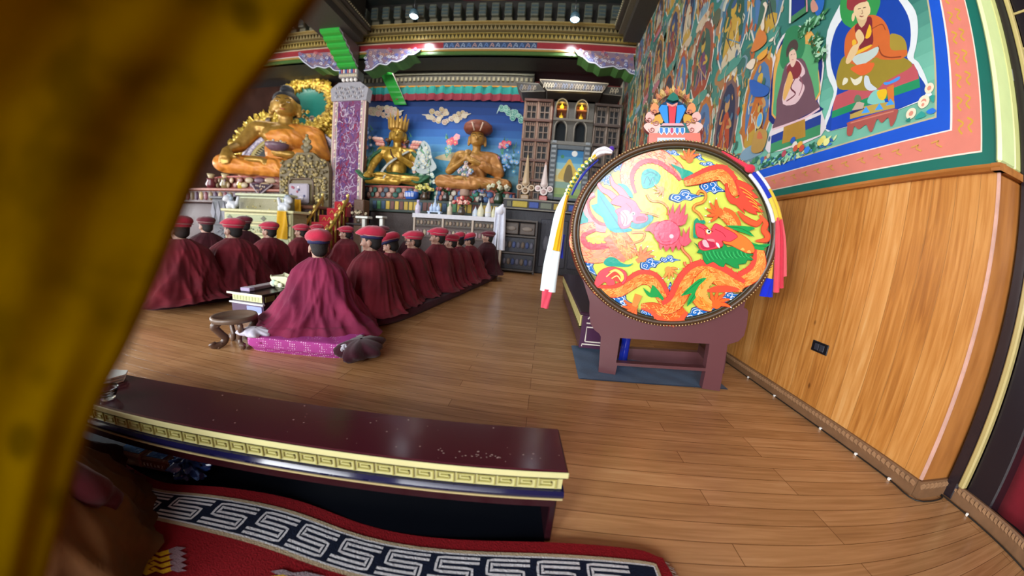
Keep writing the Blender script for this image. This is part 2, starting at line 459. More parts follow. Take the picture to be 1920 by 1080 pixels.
struct('wall_porch', MB().box((RX+1.0, -2.8, 0), (RX+1.15, WE+.3, CZ)).box((RX+.25, WE, 0), (RX+1.0, WE+.2, CZ)), M_redwall)
struct('trim_9', MB().box((RX-.02, -1.2, 0), (RX+1.0, WE-.002, .008)), mat('dark_threshold', '#1c1a1c', .6))
def curt(u, w): return V((RX+.16+.02*sin(u*40)*(.4+w), WE-.14-u*1.6, .012+w*2.62))
MB().grid(curt, 80, 6, '#6e0f1c').build('door_curtain', CLOTH(), d)

# ------------------------------------------------------------------ wall painting (on the right wall)
mur = Paint(lambda y, z: V((WX, y, z)), V((-1, 0, 0)), .002, .00004)
def W(px, py): p = at_x(px, py, WX); return (p.y, p.z)
def Wl(l): return [W(*p) for p in l]
FAR = 9.35
TOP = 6.0
mur.put([(WE-.01, 1.536), (FAR, 1.536), (FAR, TOP), (WE-.01, TOP)], '#0a6a5c')
mur.put([(1.190, 1.600), (FAR, 1.600), (FAR, TOP), (1.190, TOP)], '#e8dccb')
mur.put([(1.198, 1.608), (FAR, 1.608), (FAR, TOP), (1.198, TOP)], '#d97f6e')
mur.put([(1.352, 1.728), (FAR, 1.728), (FAR, TOP), (1.352, TOP)], '#e8e0d8')
mur.put([(1.364, 1.735), (FAR, 1.735), (FAR, TOP), (1.364, TOP)], '#0d52c8')
mur.put([(1.440, 1.812), (FAR, 1.812), (FAR, TOP), (1.440, TOP)], '#b9b08a')
mur.put([(1.452, 1.822), (FAR, 1.822), (FAR, TOP), (1.452, TOP)], '#6fb09a')
# sky gradient of the landscape behind the figures, as soft flat bands
for k in range(7):
    mur.put([(1.452, 2.02+.08*k), (FAR, 2.0+.08*k), (FAR, TOP), (1.452, TOP)], ['#74bba4', '#6db39e', '#63a994', '#589d8a', '#4d9080', '#418376', '#35756b'][k])
# gold brocade flecks on the pink border
for k in range(26):
    z = 1.70+k*.115
    for j in range(2):
        y = 1.245+.05*j+.01*hsh(k, j)
        mur.stroke([(y, z), (y+.02, z+.03), (y-.005, z+.05), (y+.025, z+.075)], .010, '#d0a03c', 3)
for k in range(60):
    y = 1.40+k*.11
    mur.stroke([(y, 1.655), (y+.03, 1.675), (y+.02, 1.69), (y+.06, 1.685)], .008, '#d29a4e', 3)
R_ = random.Random(4)
def leafs(px0, py0, px1, py1, n, cols, s=.02):
    a, c = W(px0, py0), W(px1, py1)
    for k in range(n):
        t = R_.random(); y = a[0]+(c[0]-a[0])*t+R_.uniform(-.04, .04); z = a[1]+(c[1]-a[1])*t+R_.uniform(-.03, .03); q = R_.uniform(0, 6.28); r = s*R_.uniform(.6, 1.4)
        mur.poly([(y+r*cos(q), z+r*sin(q)), (y+.4*r*cos(q+1.5), z+.4*r*sin(q+1.5)), (y-r*cos(q), z-r*sin(q)), (y-.4*r*cos(q+1.5), z-.4*r*sin(q+1.5))], R_.choice(cols), 3)
G = ['#1f6e4e', '#2f8a63', '#1d5648', '#8fd0b0']
# --- large seated lama in orange
def c5(x, y): return W(1540+x*.13542, y*.13542)
def c6(x, y): return W(1540+x*.14815, 120+y*.14815)
def F5(l): return [c5(*p) for p in l]
def F6(l): return [c6(*p) for p in l]
mur.poly(F6([(95, 860), (110, 560), (170, 350), (90, 150), (70, -120), (90, -420), (220, -700), (330, -900)])+F5([(520, -420), (900, -330), (1150, -60), (1310, 150), (1350, 380), (1330, 620), (1290, 800), (1360, 870)])+F6([(1330, 160), (1360, 300), (1290, 470)]), '#d8dfe2', 3)
mur.poly(F6([(130, 850), (125, 650), (150, 540), (215, 300), (140, 50), (130, -200), (200, -450), (330, -650)])+F5([(560, -330), (860, -250), (1080, 0), (1210, 220), (1250, 420), (1240, 640), (1200, 800), (1290, 900)])+F6([(1250, 150), (1270, 460)]), '#0c3fa0', 3)
mur.put(F6([(130, 845), (150, 590), (180, 470), (1200, 60), (1260, 180), (1270, 465)]), '#0d44b4')
mur.put(F6([(140, 690), (155, 560), (190, 440), (1180, 30), (1250, 160), (1262, 300)]), '#1a8a5a')
mur.put(F6([(150, 600), (170, 480), (200, 400), (1180, 0), (1235, 110), (1245, 190)]), '#b8525a')
mur.poly(F5([(270, 60), (300, 290), (420, 390), (560, 420), (700, 330), (790, 170), (830, 0), (760, -180), (560, -260), (360, -180)]), '#2f8f48', 4)
# throne cushion and lower robe
mur.poly(F5([(960, 490), (1090, 490), (1170, 560), (1200, 690), (1180, 790), (980, 760)]), '#a08a32', 4)
mur.poly(F5([(330, 780), (250, 930)])+F6([(200, 200), (240, 320), (400, 330), (560, 340), (720, 320), (800, 240), (900, 180), (1160, 30)])+F5([(1150, 800), (900, 760), (500, 830)]), '#948028', 3)
mur.poly(F5([(370, 470), (335, 600), (340, 780), (420, 880), (620, 910), (760, 800), (860, 830), (1120, 820), (1200, 700), (980, 690), (960, 470), (900, 320), (800, 230), (660, 220), (480, 350)]), '#c9642c', 4)
mur.stroke(F5([(800, 640), (850, 760), (960, 800), (1120, 790)]), .008, '#8a3a1c'); mur.stroke(F5([(720, 400), (850, 340), (900, 420)]), .006, '#93401e')
mur.poly(F5([(480, 360), (690, 230), (720, 420), (720, 620), (560, 700), (520, 560)]), '#7a2430', 4)
mur.poly(F5([(620, 530), (680, 340), (710, 440), (680, 520)]), '#e8b424', 2)
mur.poly(F5([(490, 720), (700, 620), (690, 660), (500, 760)]), '#e0b030', 2); mur.poly(F5([(440, 570), (480, 550), (500, 600), (450, 640)]), '#e0b030', 3)
mur.poly(F5([(510, 760), (640, 720), (800, 650), (780, 760), (640, 870), (540, 920), (440, 830)]), '#b9c8c2', 3)
mur.poly(F5([(420, 950), (520, 900), (740, 870), (720, 960)])+F6([(620, 110), (520, 150), (420, 100)]), '#d8622e', 3)
mur.poly(F5([(400, 880), (350, 860), (400, 720), (450, 640), (520, 600), (490, 520), (490, 460), (540, 410), (600, 490), (600, 560), (540, 640), (500, 740)]), '#d9bb8c', 4)
# face, ears and hat
mur.poly(F5([(510, 290), (570, 390), (640, 290), (640, 180), (500, 180)]), '#cfb083', 2)
mur.poly(F5([(465, 100), (470, 200), (540, 270), (620, 270), (670, 200), (680, 90), (640, 20), (500, 40)]), '#dcc196', 4)
for e in ((455, 240), (670, 150)): mur.disc(c5(*e), .014, '#dcc196', .03)
mur.poly(F5([(370, 0), (370, 120), (450, 150), (480, 90), (560, 40), (640, 20), (660, -60), (640, -200), (500, -260), (390, -160)]), '#8f3238', 3)
for q in (((520, 130), (560, 120)), ((590, 115), (630, 105))): mur.stroke(F5(q), .005, '#3a1e18', 0)
mur.stroke(F5([(575, 140), (585, 190), (565, 195)]), .004, '#7a4a34'); mur.stroke(F5([(545, 225), (575, 235), (600, 222)]), .006, '#8a3030')
# shoes, table of offerings, flowers
mur.poly(F6([(560, 160), (560, 280), (620, 340), (720, 320), (640, 250), (610, 160)]), '#c5cfd6', 3)
mur.poly(F6([(640, 380), (600, 500), (780, 520), (820, 480), (740, 330)]), '#7dc0b4', 3)
mur.poly(F6([(720, 350), (740, 440), (800, 460), (840, 400), (830, 320)]), '#e0b820', 3); mur.put(F6([(840, 300), (930, 260), (935, 480), (860, 470)]), '#d0742e')
mur.poly(F6([(800, 240), (880, 225), (1000, 160), (990, 210), (840, 270)]), '#3f8fe0', 3)
mur.poly(F6([(380, 170), (440, 200), (530, 150), (510, 240), (430, 270)]), '#d8d4bc', 3); mur.poly(F6([(280, 270), (300, 180), (350, 190), (340, 240)]), '#d8d4bc', 3)
mur.put(F6([(375, 700), (380, 620), (550, 540), (940, 470), (945, 560)]), '#b39a4a')
mur.put(F6([(365, 620), (540, 545), (560, 570), (385, 640)]), '#2a2350')
for x, y in ((520, 560), (690, 520), (830, 460)): mur.put(F6([(x, y+70), (x+60, y-20), (x+110, y+55)]), '#3f9ae8')
mur.poly(F6([(340, 900), (345, 780), (380, 730), (930, 570), (970, 650), (930, 760), (890, 790), (860, 680), (780, 750), (720, 700), (660, 850), (620, 850), (580, 770), (490, 830), (430, 790), (400, 900)]), '#a5524a', 3)
mur.stroke(F6([(385, 750), (930, 600)]), .008, '#c87a66', 0)
mur.put(F6([(400, 590), (470, 470), (560, 500), (540, 570)]), '#b9a596'); mur.poly(F6([(430, 480), (450, 400), (500, 400), (520, 470)]), '#5a7a5a', 3)
for x, y, r in ((1380, 310, .028), (1310, 480, .034), (1150, 630, .03), (1300, 520, .02)): mur.disc(c6(x, y), r, '#e6dcc0'); mur.disc(c6(x, y), r*.45, '#d8907a')
for q in ([(1200, 690), (1280, 600), (1340, 660), (1240, 700)], [(1340, 610), (1420, 560), (1470, 600), (1400, 640)], [(1390, 420), (1450, 400), (1430, 500)], [(1080, 720), (1140, 680), (1130, 740)]): mur.poly(F6(q), R_.choice(['#2a9a90', '#2474d8', '#1f7e70']), 2)
# --- smaller lama in a dark cloak with a green halo
def c3(x, y): return W(1400+x*.13889, y*.13889)
def c4(x, y): return W(1400+x*.16667, 140+y*.16667)
def F3(l): return [c3(*p) for p in l]
def F4(l): return [c4(*p) for p in l]
mur.poly(F4([(255, 880), (260, 680), (300, 560), (260, 330), (290, 60)])+F3([(380, 760), (500, 480), (720, 350), (880, 420), (1010, 650), (1060, 900)])+F4([(830, 300), (860, 420), (850, 690)]), '#d9d0d4', 3)
mur.poly(F4([(300, 560), (270, 330), (290, 60)])+F3([(410, 760), (520, 500), (720, 390), (860, 430), (990, 650), (1040, 900)])+F4([(810, 300), (840, 420)]), '#14246a', 3)
mur.poly(F4([(330, 500), (300, 250)])+F3([(400, 800), (540, 540), (760, 380), (900, 440), (1010, 680), (960, 800), (1000, 1080)])+F4([(790, 300)]), '#d6a052', 3)
mur.poly(F4([(340, 480), (320, 250)])+F3([(430, 900), (560, 640), (840, 600), (960, 700), (980, 1000)])+F4([(780, 290)]), '#56a06c', 3)
mur.put(F4([(275, 885), (290, 690), (850, 450), (840, 680)]), '#1b3a8a'); mur.put(F4([(275, 885), (285, 780), (845, 560), (840, 680)]), '#3a8a5c')
mur.poly(F3([(465, 760), (480, 900), (540, 930), (700, 850), (790, 700), (805, 520), (760, 390), (660, 345), (540, 440)]), '#2d7a50', 4)
mur.poly(F3([(560, 780), (550, 680), (600, 570), (670, 535), (710, 600), (690, 690), (620, 650)]), '#4a3a38', 4)
mur.poly(F4([(300, 610), (340, 480), (350, 290), (400, 80)])+F3([(500, 1000), (560, 860), (760, 790), (860, 1000)])+F4([(760, 130), (790, 290), (830, 370), (650, 470), (520, 540), (420, 580)]), '#6a4a56', 3)
mur.stroke(F4([(300, 620), (520, 545), (680, 480), (835, 380)]), .018, '#dbb8c0', 3)
mur.poly(F3([(560, 880), (680, 800), (780, 900), (800, 1000)])+F4([(600, 60), (660, 120), (650, 200), (560, 330), (420, 330), (430, 150), (470, 20)]), '#d8b8bc', 3)
mur.poly(F3([(560, 900), (690, 820), (760, 930), (700, 1060), (560, 1060)])+F4([(470, 20)]), '#7e2e36', 3)
mur.poly(F3([(600, 960), (640, 1060), (620, 1180)])+F4([(500, 160), (440, 290), (420, 230), (460, 60)]), '#d9a65c', 3)
mur.stroke(F4([(560, 40), (510, 150), (560, 220), (460, 300)]), .012, '#6a2a3a'); mur.stroke(F4([(610, 20), (640, 120), (600, 240)]), .009, '#8a5060')
mur.poly(F3([(585, 740), (600, 850), (630, 910), (670, 860), (690, 760), (660, 670), (610, 690)]), '#dcb8a4', 4)
mur.stroke(F3([(610, 745), (630, 738)]), .004, '#3a2420', 0); mur.stroke(F3([(650, 735), (670, 730)]), .004, '#3a2420', 0); mur.stroke(F3([(625, 810), (650, 806)]), .004, '#a04040', 0)
mur.put(F4([(410, 780), (430, 590), (670, 500), (675, 700)]), '#ab8030')
leafs(1470, 300, 1560, 262, 90, G+['#2a5aa0', '#3a78c8', '#c8d8a0'], .02); leafs(1430, 310, 1480, 292, 60, G+['#2f6ab0'], .02)
for x, y, c in ((540, 740, '#2a5ab0'), (560, 790, '#e4dccc'), (570, 830, '#c8583c'), (620, 790, '#e0a83c'), (880, 730, '#d8d878'), (920, 760, '#e0e090'), (850, 760, '#ded06a'), (440, 890, '#b04a5a'), (700, 850, '#2f7ad8'), (640, 830, '#c24a3a')): mur.disc(c4(x, y), .026, c)
leafs(1505, 60, 1545, 30, 110, ['#2c6a3e', '#1e5432', '#7fb894', '#a8d0b0', '#3a7a4c'], .03)
leafs(1530, 70, 1545, 110, 60, ['#2c6a3e', '#1e5432', '#9fc8a8'], .025)
# mirror offering beside the small lama
mur.disc(c4(170, 520), .045, '#c8b878', .075); mur.disc(c4(170, 515), .035, '#5a9ed0', .06); mur.disc(c4(165, 390), .02, '#b89a4a', .035)
mur.poly(F4([(80, 790), (130, 640), (230, 620), (260, 700), (200, 860), (90, 880)]), '#b08a48', 3); mur.poly(F4([(140, 720), (170, 630), (210, 720)]), '#c46a44', 2)
mur.poly(F4([(60, 60), (180, 100), (280, 160), (240, 240), (120, 250), (70, 200)]), '#2b5aa8', 3)
# upper window-like scenes
mur.put(F3([(610, -60), (640, -60), (630, 320), (605, 320)]), '#d8dcd8'); mur.put(F3([(640, -100), (820, -140), (820, 90), (640, 300)]), '#1c2f7e'); mur.put(F3([(640, 230), (830, 90), (840, 170), (640, 310)]), '#3f7a50')
mur.put(F3([(830, -140), (850, -140), (860, 160), (840, 170)]), '#c88a90'); mur.disc(c3(1020, 60), .05, '#2460b0', .09); mur.poly(F3([(920, 170), (900, 60), (940, 0), (1000, 100), (990, 150)]), '#c08878', 3)
# orange and white drapery between the small lama and the standing figures
mur.poly(F3([(90, 680), (180, 440), (240, 410), (290, 460), (300, 560), (220, 650), (130, 700)]), '#c4743a', 3); mur.poly(F3([(170, 770), (300, 660), (300, 740), (210, 820)]), '#d89a3c', 3)
for q in ([(20, 900), (100, 800), (150, 820), (100, 940)], [(250, 420), (220, 380), (250, 250), (280, 120), (250, 60), (290, 30), (310, 100), (270, 260), (270, 370)], [(330, 560), (400, 500), (380, 560)]): mur.poly(F3(q), '#d8c8b4', 3)
# --- rows of figures in flame and halo arches, on towards the sanctuary
def mute(c, f=.38):  # mutes towards brown: dimmer light on the far wall put into the paint
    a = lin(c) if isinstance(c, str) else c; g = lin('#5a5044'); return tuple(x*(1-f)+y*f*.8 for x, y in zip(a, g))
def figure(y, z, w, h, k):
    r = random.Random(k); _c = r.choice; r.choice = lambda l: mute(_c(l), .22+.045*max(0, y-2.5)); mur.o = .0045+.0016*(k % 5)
    hal = r.choice(['#b5532e', '#c4742f', '#9a4a34', '#3a7a9a', '#2f7a56', '#b88a3a', '#7a5a5a']); inn = r.choice(['#16264e', '#203a6a', '#1f5a4a', '#2a2a40', '#4a7ab0'])
    sk = r.choice(['#c8955a', '#b9743c', '#d8b890', '#8a8ab8', '#b06a48', '#d0a83c']); rb = r.choice(['#b8431f', '#8f2a2a', '#c86a24', '#3a6a5a', '#caa23a', '#6a3a6a', '#d8c8a8'])
    def E(sx, sy, c, n=14, top=1.25):
        mur.put([(y+sx*w*cos(2*pi*i/n), z+(sy*h*sin(2*pi*i/n))*(top if sin(2*pi*i/n) > 0 else 1)) for i in range(n)], c)
    E(.53, .50, mute('#dcd8cc', .2)); E(.49, .47, hal)
    for i in range(9):
        q = -.3+i*(pi+.6)/8; R0, R1 = .45, .56
        mur.put([(y+w*R0*cos(q-.14), z+h*R0*sin(q-.14)*1.2), (y+w*R1*cos(q+.05), z+h*R1*sin(q+.05)*1.24), (y+w*R0*cos(q+.14), z+h*R0*sin(q+.14)*1.2)], r.choice([hal, '#d8a44a', '#c05a2a']))
    E(.37, .40, inn)
    mur.poly([(y-.24*w, z-.36*h), (y-.20*w, z-.05*h), (y-.08*w, z+.16*h), (y+.08*w, z+.16*h), (y+.22*w, z-.05*h), (y+.25*w, z-.36*h)], rb, 2)
    mur.poly([(y-.30*w, z-.30*h), (y, z-.22*h), (y+.30*w, z-.30*h), (y+.2*w, z-.42*h), (y-.2*w, z-.42*h)], r.choice(['#caa23a', '#a8432a', '#7aa0b0', '#d8c8a8']), 2)
    mur.disc((y, z+.26*h), .10*w, sk, .09*h, 10); mur.stroke([(y-.14*w, z+.08*h), (y-.24*w, z-.02*h), (y-.06*w, z+.0*h)], .07*w, sk, 3); mur.stroke([(y+.14*w, z+.08*h), (y+.26*w, z+.1*h), (y+.18*w, z+.24*h)], .06*w, sk, 3)
    mur.disc((y, z+.33*h), .09*w, r.choice(['#2a2420', '#d8b040', '#2f5a8a']), .05*h, 10)
    for i in range(5): mur.stroke([(y+r.uniform(-.2, .2)*w, z+r.uniform(-.1, .1)*h), (y+r.uniform(-.28, .28)*w, z+r.uniform(-.4, -.2)*h)], .02*w, r.choice(['#e0d8c0', '#2a2440', '#d8a03a', '#4a8aa8']), 3)
    mur.poly([(y-.4*w, z-.46*h), (y-.2*w, z-.40*h), (y+.2*w, z-.40*h), (y+.4*w, z-.46*h), (y+.3*w, z-.54*h), (y-.3*w, z-.54*h)], r.choice(['#c87a8a', '#d8c0a0', '#4a9a8a', '#8ab0c8']), 2)
def clouds(y, z, w, k):
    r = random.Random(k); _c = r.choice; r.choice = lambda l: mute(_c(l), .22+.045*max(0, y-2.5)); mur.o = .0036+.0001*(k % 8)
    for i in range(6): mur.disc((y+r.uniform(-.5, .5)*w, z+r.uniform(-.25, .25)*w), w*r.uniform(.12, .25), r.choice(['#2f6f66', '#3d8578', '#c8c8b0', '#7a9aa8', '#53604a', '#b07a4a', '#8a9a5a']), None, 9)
k = 0
for zi, (z, h) in enumerate(((2.42, .95), (3.5, 1.0), (4.6, 1.0), (5.6, .8))):
    y = (3.0 if zi == 0 else 2.85 if zi == 1 else 2.3)+.13*zi
    while y < 9.1:
        w = .46+.16*hsh(k, 2); k += 1
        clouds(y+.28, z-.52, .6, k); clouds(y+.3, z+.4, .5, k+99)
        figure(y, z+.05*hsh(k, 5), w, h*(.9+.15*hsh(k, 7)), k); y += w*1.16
mur.o = .0128
rr_ = random.Random(77)
for i in range(900):     # fine painted foliage, ribbons and outlines filling the ground between figures
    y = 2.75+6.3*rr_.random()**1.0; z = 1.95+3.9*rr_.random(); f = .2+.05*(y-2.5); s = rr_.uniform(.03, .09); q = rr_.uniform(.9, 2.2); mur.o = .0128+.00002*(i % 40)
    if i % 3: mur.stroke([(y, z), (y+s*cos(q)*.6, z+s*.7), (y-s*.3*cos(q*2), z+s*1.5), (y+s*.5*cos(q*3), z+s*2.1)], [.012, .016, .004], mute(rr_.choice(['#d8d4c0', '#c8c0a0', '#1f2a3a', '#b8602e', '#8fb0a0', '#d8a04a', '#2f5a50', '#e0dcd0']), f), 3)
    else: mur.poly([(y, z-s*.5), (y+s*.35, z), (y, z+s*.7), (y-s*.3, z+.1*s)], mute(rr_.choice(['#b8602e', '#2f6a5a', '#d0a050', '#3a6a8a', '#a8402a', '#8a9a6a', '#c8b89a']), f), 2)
mur.o = .0138
for i in range(160):
    y = 2.7+i*.04; z = 1.87+.06*hsh(i, 1)
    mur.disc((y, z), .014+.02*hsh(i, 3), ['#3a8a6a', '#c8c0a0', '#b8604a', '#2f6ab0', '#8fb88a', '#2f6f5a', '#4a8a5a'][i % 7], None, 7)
prop(mur.build('wall_painting', M_mural), 'huge painted mural of seated lamas with blue and pink border on right wall', 'mural')

# ------------------------------------------------------------------ socket plate and cable clips on the right wall
t = thing('wall_socket', 'black power socket plate set in the pine panelling', 'socket', tuple(at_x(1538, 652, WX-.02)))
c = at_x(1538, 652, WX-.018)
b = MB().box((c.x-.008, c.y-.062, c.z-.036), (c.x, c.y+.062, c.z+.036), '#16161a', b=.004).build('plate', LACQ(), t)
for s in (-1, 1): MB().box((c.x-.011, c.y+s*.02-.017, c.z-.022), (c.x-.007, c.y+s*.02+.017, c.z+.022), '#33343c', b=.002).build('socket_insert', LACQ(), t)
clips = [(1402, 709), (1453, 744), (1547, 806), (1625, 854), (1697, 899)]
M_white = mat('white_plastic', '#e8e4de', .4, var=.05)
cab = [V((WX-.052, at_z(*p).y, .006)) for p in clips]
where = ['just past the drum mat', 'left of the wall socket', 'under the wall socket', 'second from the wall corner', 'nearest the wall corner']
for p, w in zip(cab, where):
    prop(MB().box(p+V((-.007, -.007, -.006)), p+V((.007, .007, .010)), b=.003).build('cable_clip', M_white), 'white cable clip on right skirting, '+w, 'clip', 'cable clips along the skirting')
for p, w in zip([at_z(1749, 907), at_z(1837, 953)], ['at the return beside the doorway', 'under the doorway at far right']):
    q = V((min(p.x, RX-.075), p.y-.02, .006)); cab.append(q+V((0, 0, 0)))
    prop(MB().box(q+V((-.007, -.007, -.006)), q+V((.007, .007, .010)), b=.003).build('cable_clip', M_white), 'white cable clip on skirting, '+w, 'clip', 'cable clips along the skirting')
path = [V((WX-.052, 4.0, .004))]+cab[:5]+[V((WX-.05, WE-.06, .004)), V((RX-.09, WE-.07, .004))]+cab[5:]+[V((RX-.075, .2, .004))]
prop(MB().tube(crs(path, False, 4), .0035, n=6).build('cable', mat('black_cable', '#1c1a18', .5)), 'thin dark cable running along the foot of the right wall', 'cable')

# ------------------------------------------------------------------ beams, corbels, column, ceiling
def Yp(y): return lambda px, py: at_y(px, py, y)
def Yl(y, l): return [at_y(px, py, y) for px, py in l]
def base_of(pts): return (sum(p.x for p in pts)/len(pts), sum(p.y for p in pts)/len(pts), min(p.z for p in pts))
beam = thing('ceiling_beam', 'long carved beam with red band, gold cornices and green edge over the shrine', 'beam', (-4, BY, 5.75))
MB().box((XL+.1, BY, 5.76), (WX-.002, BY+.75, 7.24), '#25231f').build('beam_body', CARVE(), beam)
b = MB().box((XL+.1, BY-.05, 5.76), (WX-.003, BY+.1, 5.85), '#405f2c', b=.01).box((XL+.1, BY-.07, 5.85), (WX-.003, BY, 5.90), '#9a7a40', b=.01).box((XL+.1, BY-.05, 5.90), (WX-.003, BY, 5.93), '#c9bdb4')
b.build('green_edge', LACQ(), beam)
MB().box((XL+.1, BY-.03, 5.93), (WX-.003, BY, 6.10), '#8a2c32').build('red_band', LACQ(), beam)
x0, x1 = at_y(832, 85, BY).x, at_y(1007, 86, BY).x
p = Paint(lambda x, z: V((x, BY-.03, z)), V((0, -1, 0)))
p.put([(x0, 5.93), (x1, 5.93), (x1, 6.1), (x0, 6.1)], '#2c3f5e')
for i in range(16):
    x = x0+(x1-x0)*(i+.5)/16; p.stroke([(x-.06, 5.96), (x, 6.07), (x+.05, 5.98), (x-.02, 6.02)], .018, ['#8a9ab0', '#5a78a8', '#b08a80'][i % 3])
p.build('painted_panel', PAINT(), beam)
MB().box((XL+.1, BY-.05, 6.10), (WX-.003, BY, 6.125), '#b8a890').build('white_line', LACQ(), beam)
def zigzag(z0, z1, dep, c1, c2, n=132, xa=-12):
    b = MB(); s = (WX-.01-xa)/n
    b.box((xa, BY-dep*.5, z0), (WX-.003, BY, z1), c2)
    for i in range(n):
        x = xa+i*s
        b.prism([(x, BY-dep*.5, z0+.01), (x+s, BY-dep*.5, z0+.01), (x+s*.5, BY-dep*.5, z1-.02)], (0, -dep*.5, 0), c1)
    b.box((xa, BY-dep, z1-.018), (WX-.003, BY-dep*.4, z1), c1)
    return b
zigzag(6.14, 6.30, .12, '#94803e', '#403a22').build('gold_cornice', CARVE(), beam)
zigzag(6.31, 6.47, .2, '#7c6e46', '#2a3022').build('gold_cornice', CARVE(), beam)
b = MB()
for i in range(36):
    x = WX-.3-i*.335
    b.box((x-.11, BY-.26, 6.49), (x+.11, BY, 6.62), '#6a6652', b=.02).box((x-.10, BY-.34, 6.62), (x+.10, BY, 6.95), '#55594c', b=.02)
    for j in range(3): b.box((x-.085, BY-.35, 6.65+j*.09), (x+.085, BY-.33, 6.70+j*.09), '#3a4a4c')
b.box((-12, BY-.3, 6.47), (WX-.01, BY, 6.49), '#a08a50')
b.build('bracket_row', CARVE(), beam, fix=True)
# beams running towards the viewer
def ybeam(name, label, xa, xb, z0, bead):
    t = thing(name, label, 'beam', ((xa+xb)/2, 4, z0))
    MB().box((xa, -4.9, z0), (xb, BY-.36, CZ-.01), '#37332c').build('beam_body', CARVE(), t)
    b = MB()
    for s, x in ((1, xb), (-1, xa)):
        if s*bead < 0: continue
        b.box((x, -4.9, z0+.18), (x+s*.12, BY-.37, z0+.26), '#5a5444'); b.box((x, -4.9, z0+.28), (x+s*.22, BY-.37, z0+.42), '#3d382f')
        for i in range(120): b.ell((x+s*.23, BY-.45-i*.07, z0+.35), .026, '#8a8264', 3)
    b.build('beaded_cornice', CARVE(), t); return t
ybeam('ceiling_beam', 'dark ceiling beam running along the top of right painted wall', 1.5, WX-.002, 6.02, -1)
ybeam('ceiling_beam', 'dark ceiling beam running from the column towards the viewer', -6.4, -5.35, 6.02, 1)
# ceiling roundel
cen = V((-1.9, 6.3, CZ))
t = thing('ceiling_roundel', 'painted mandala roundel on the dark ceiling, top edge of picture', 'painting', tuple(cen))
p = Paint(lambda x, y: V((x, y, CZ)), V((0, 0, -1)), .002)
for r, c in ((2.05, '#5c3038'), (1.92, '#8a7a5a'), (1.84, '#4a4a3a'), (1.5, '#6a3a3a'), (1.4, '#4a5a5c'), (1.0, '#7a6a44'), (.5, '#40384a')): p.disc((cen.x, cen.y), r, c, None, 48)
for i in range(24):
    q = 2*pi*i/24; p.disc((cen.x+1.67*cos(q), cen.y+1.67*sin(q)), .13, ['#8a7a4a', '#5a6a5a', '#7a4a44'][i % 3])
p.build('roundel_disc', PAINT(), t)
for x in (-3.9, 1.1):
    p = Paint(lambda x, y: V((x, y, CZ)), V((0, 0, -1)), .002)
    p.poly([(x-.5, 7.6), (x, 7.8), (x+.35, 7.5), (x+.2, 7.0), (x-.3, 6.9), (x-.55, 7.2)], '#8a7f6a', 4); p.poly([(x-.3, 7.5), (x, 7.6), (x+.2, 7.3), (x-.2, 7.1)], '#7a4a40', 4)
    prop(p.build('ceiling_painting', PAINT()), 'pale cloud motif painted on dark ceiling, '+('left' if x < -2 else 'right')+' of the roundel', 'painting')

# column
t = thing('column', 'wide square column wrapped in purple patterned silk, pale carved capital', 'column', (-5.915, BY+.3, 0))
cx0, cx1 = -6.46, -5.37
MB().box((cx0, BY+.02, 0), (cx1, BY+.17, 4.56), '#4a3026', b=.03).build('shaft', CARVE(), t)
p = Paint(lambda u, z: V((cx0+(cx1-cx0)*u, BY, z)), V((0, -1, 0)))
for (a, c, col) in ((0, 1, '#c9b6a4'), (.04, .96, '#b08a94'), (.08, .92, '#d8c8b8'), (.16, .85, '#74466e')): p.put([(a, .3), (c, .3), (c, 4.56), (a, 4.56)], col)
r = random.Random(3)
for i in range(330):
    u, z = .2+.6*r.random(), .4+4.1*r.random(); s = 1.05
    col = r.choice(['#c0b0c4', '#a890b4', '#943048', '#8a4468', '#5a4684', '#b8a8bc', '#86608e', '#5c3058', '#947a9c'])
    pts = [(u, z)]
    q = r.uniform(0, 6.3)
    for k in range(4): q += r.uniform(-1.3, 1.6); pts.append((min(max(pts[-1][0]+.06*cos(q), .17), .84), pts[-1][1]+.075*sin(q)))
    p.stroke(pts, [.01, .03, .006], col, 4)
for i in range(90):
    for u in (.12, .885): p.stroke([(u-.025, .4+i*.047), (u+.02, .42+i*.047), (u-.01, .44+i*.047)], .015, r.choice(['#a06a70', '#e8dccc', '#7a7a90']), 3)
p.build('silk_wrap', CLOTH(), t)
b = MB()
b.prism([(cx0-.02, BY-.05, 4.56), (cx1+.02, BY-.05, 4.56), (cx1+.07, BY-.05, 4.9), (cx1-.2, BY-.05, 5.08), (cx0+.2, BY-.05, 5.08), (cx0-.07, BY-.05, 4.9)], (0, .22, 0), '#9a98a0')
for i in range(15):
    for j in range(3):
        x = cx0+.12+i*.063; b.ell((x, BY-.055, 4.66+j*.12+.03*sin(i)), (.03, .02, .04), ['#b8b8c0', '#7d7d88', '#a8a0a0'][(i+j) % 3], 4)
b.build('capital', CARVE(), t, fix=True)
b = MB()
for i in range(4): b.ell((-6.1+.13*i, BY-.06, 5.14), .055, '#e4e0dc', 6)
b.build('pearl_row', LACQ(), t)
b = MB().box((-6.24, BY-.12, 5.18), (-5.62, BY+.2, 5.42), '#7d7a7c', b=.02)
for i in range(9):
    b.box((-6.2+i*.064, BY-.14, 5.3), (-6.16+i*.064, BY-.11, 5.4), ['#3a5aa8', '#b8606a', '#d8d0c8'][i % 3]); b.box((-6.2+i*.064, BY-.135, 5.2), (-6.15+i*.064, BY-.11, 5.27), '#c8bca4')
b.build('abacus', CARVE(), t)
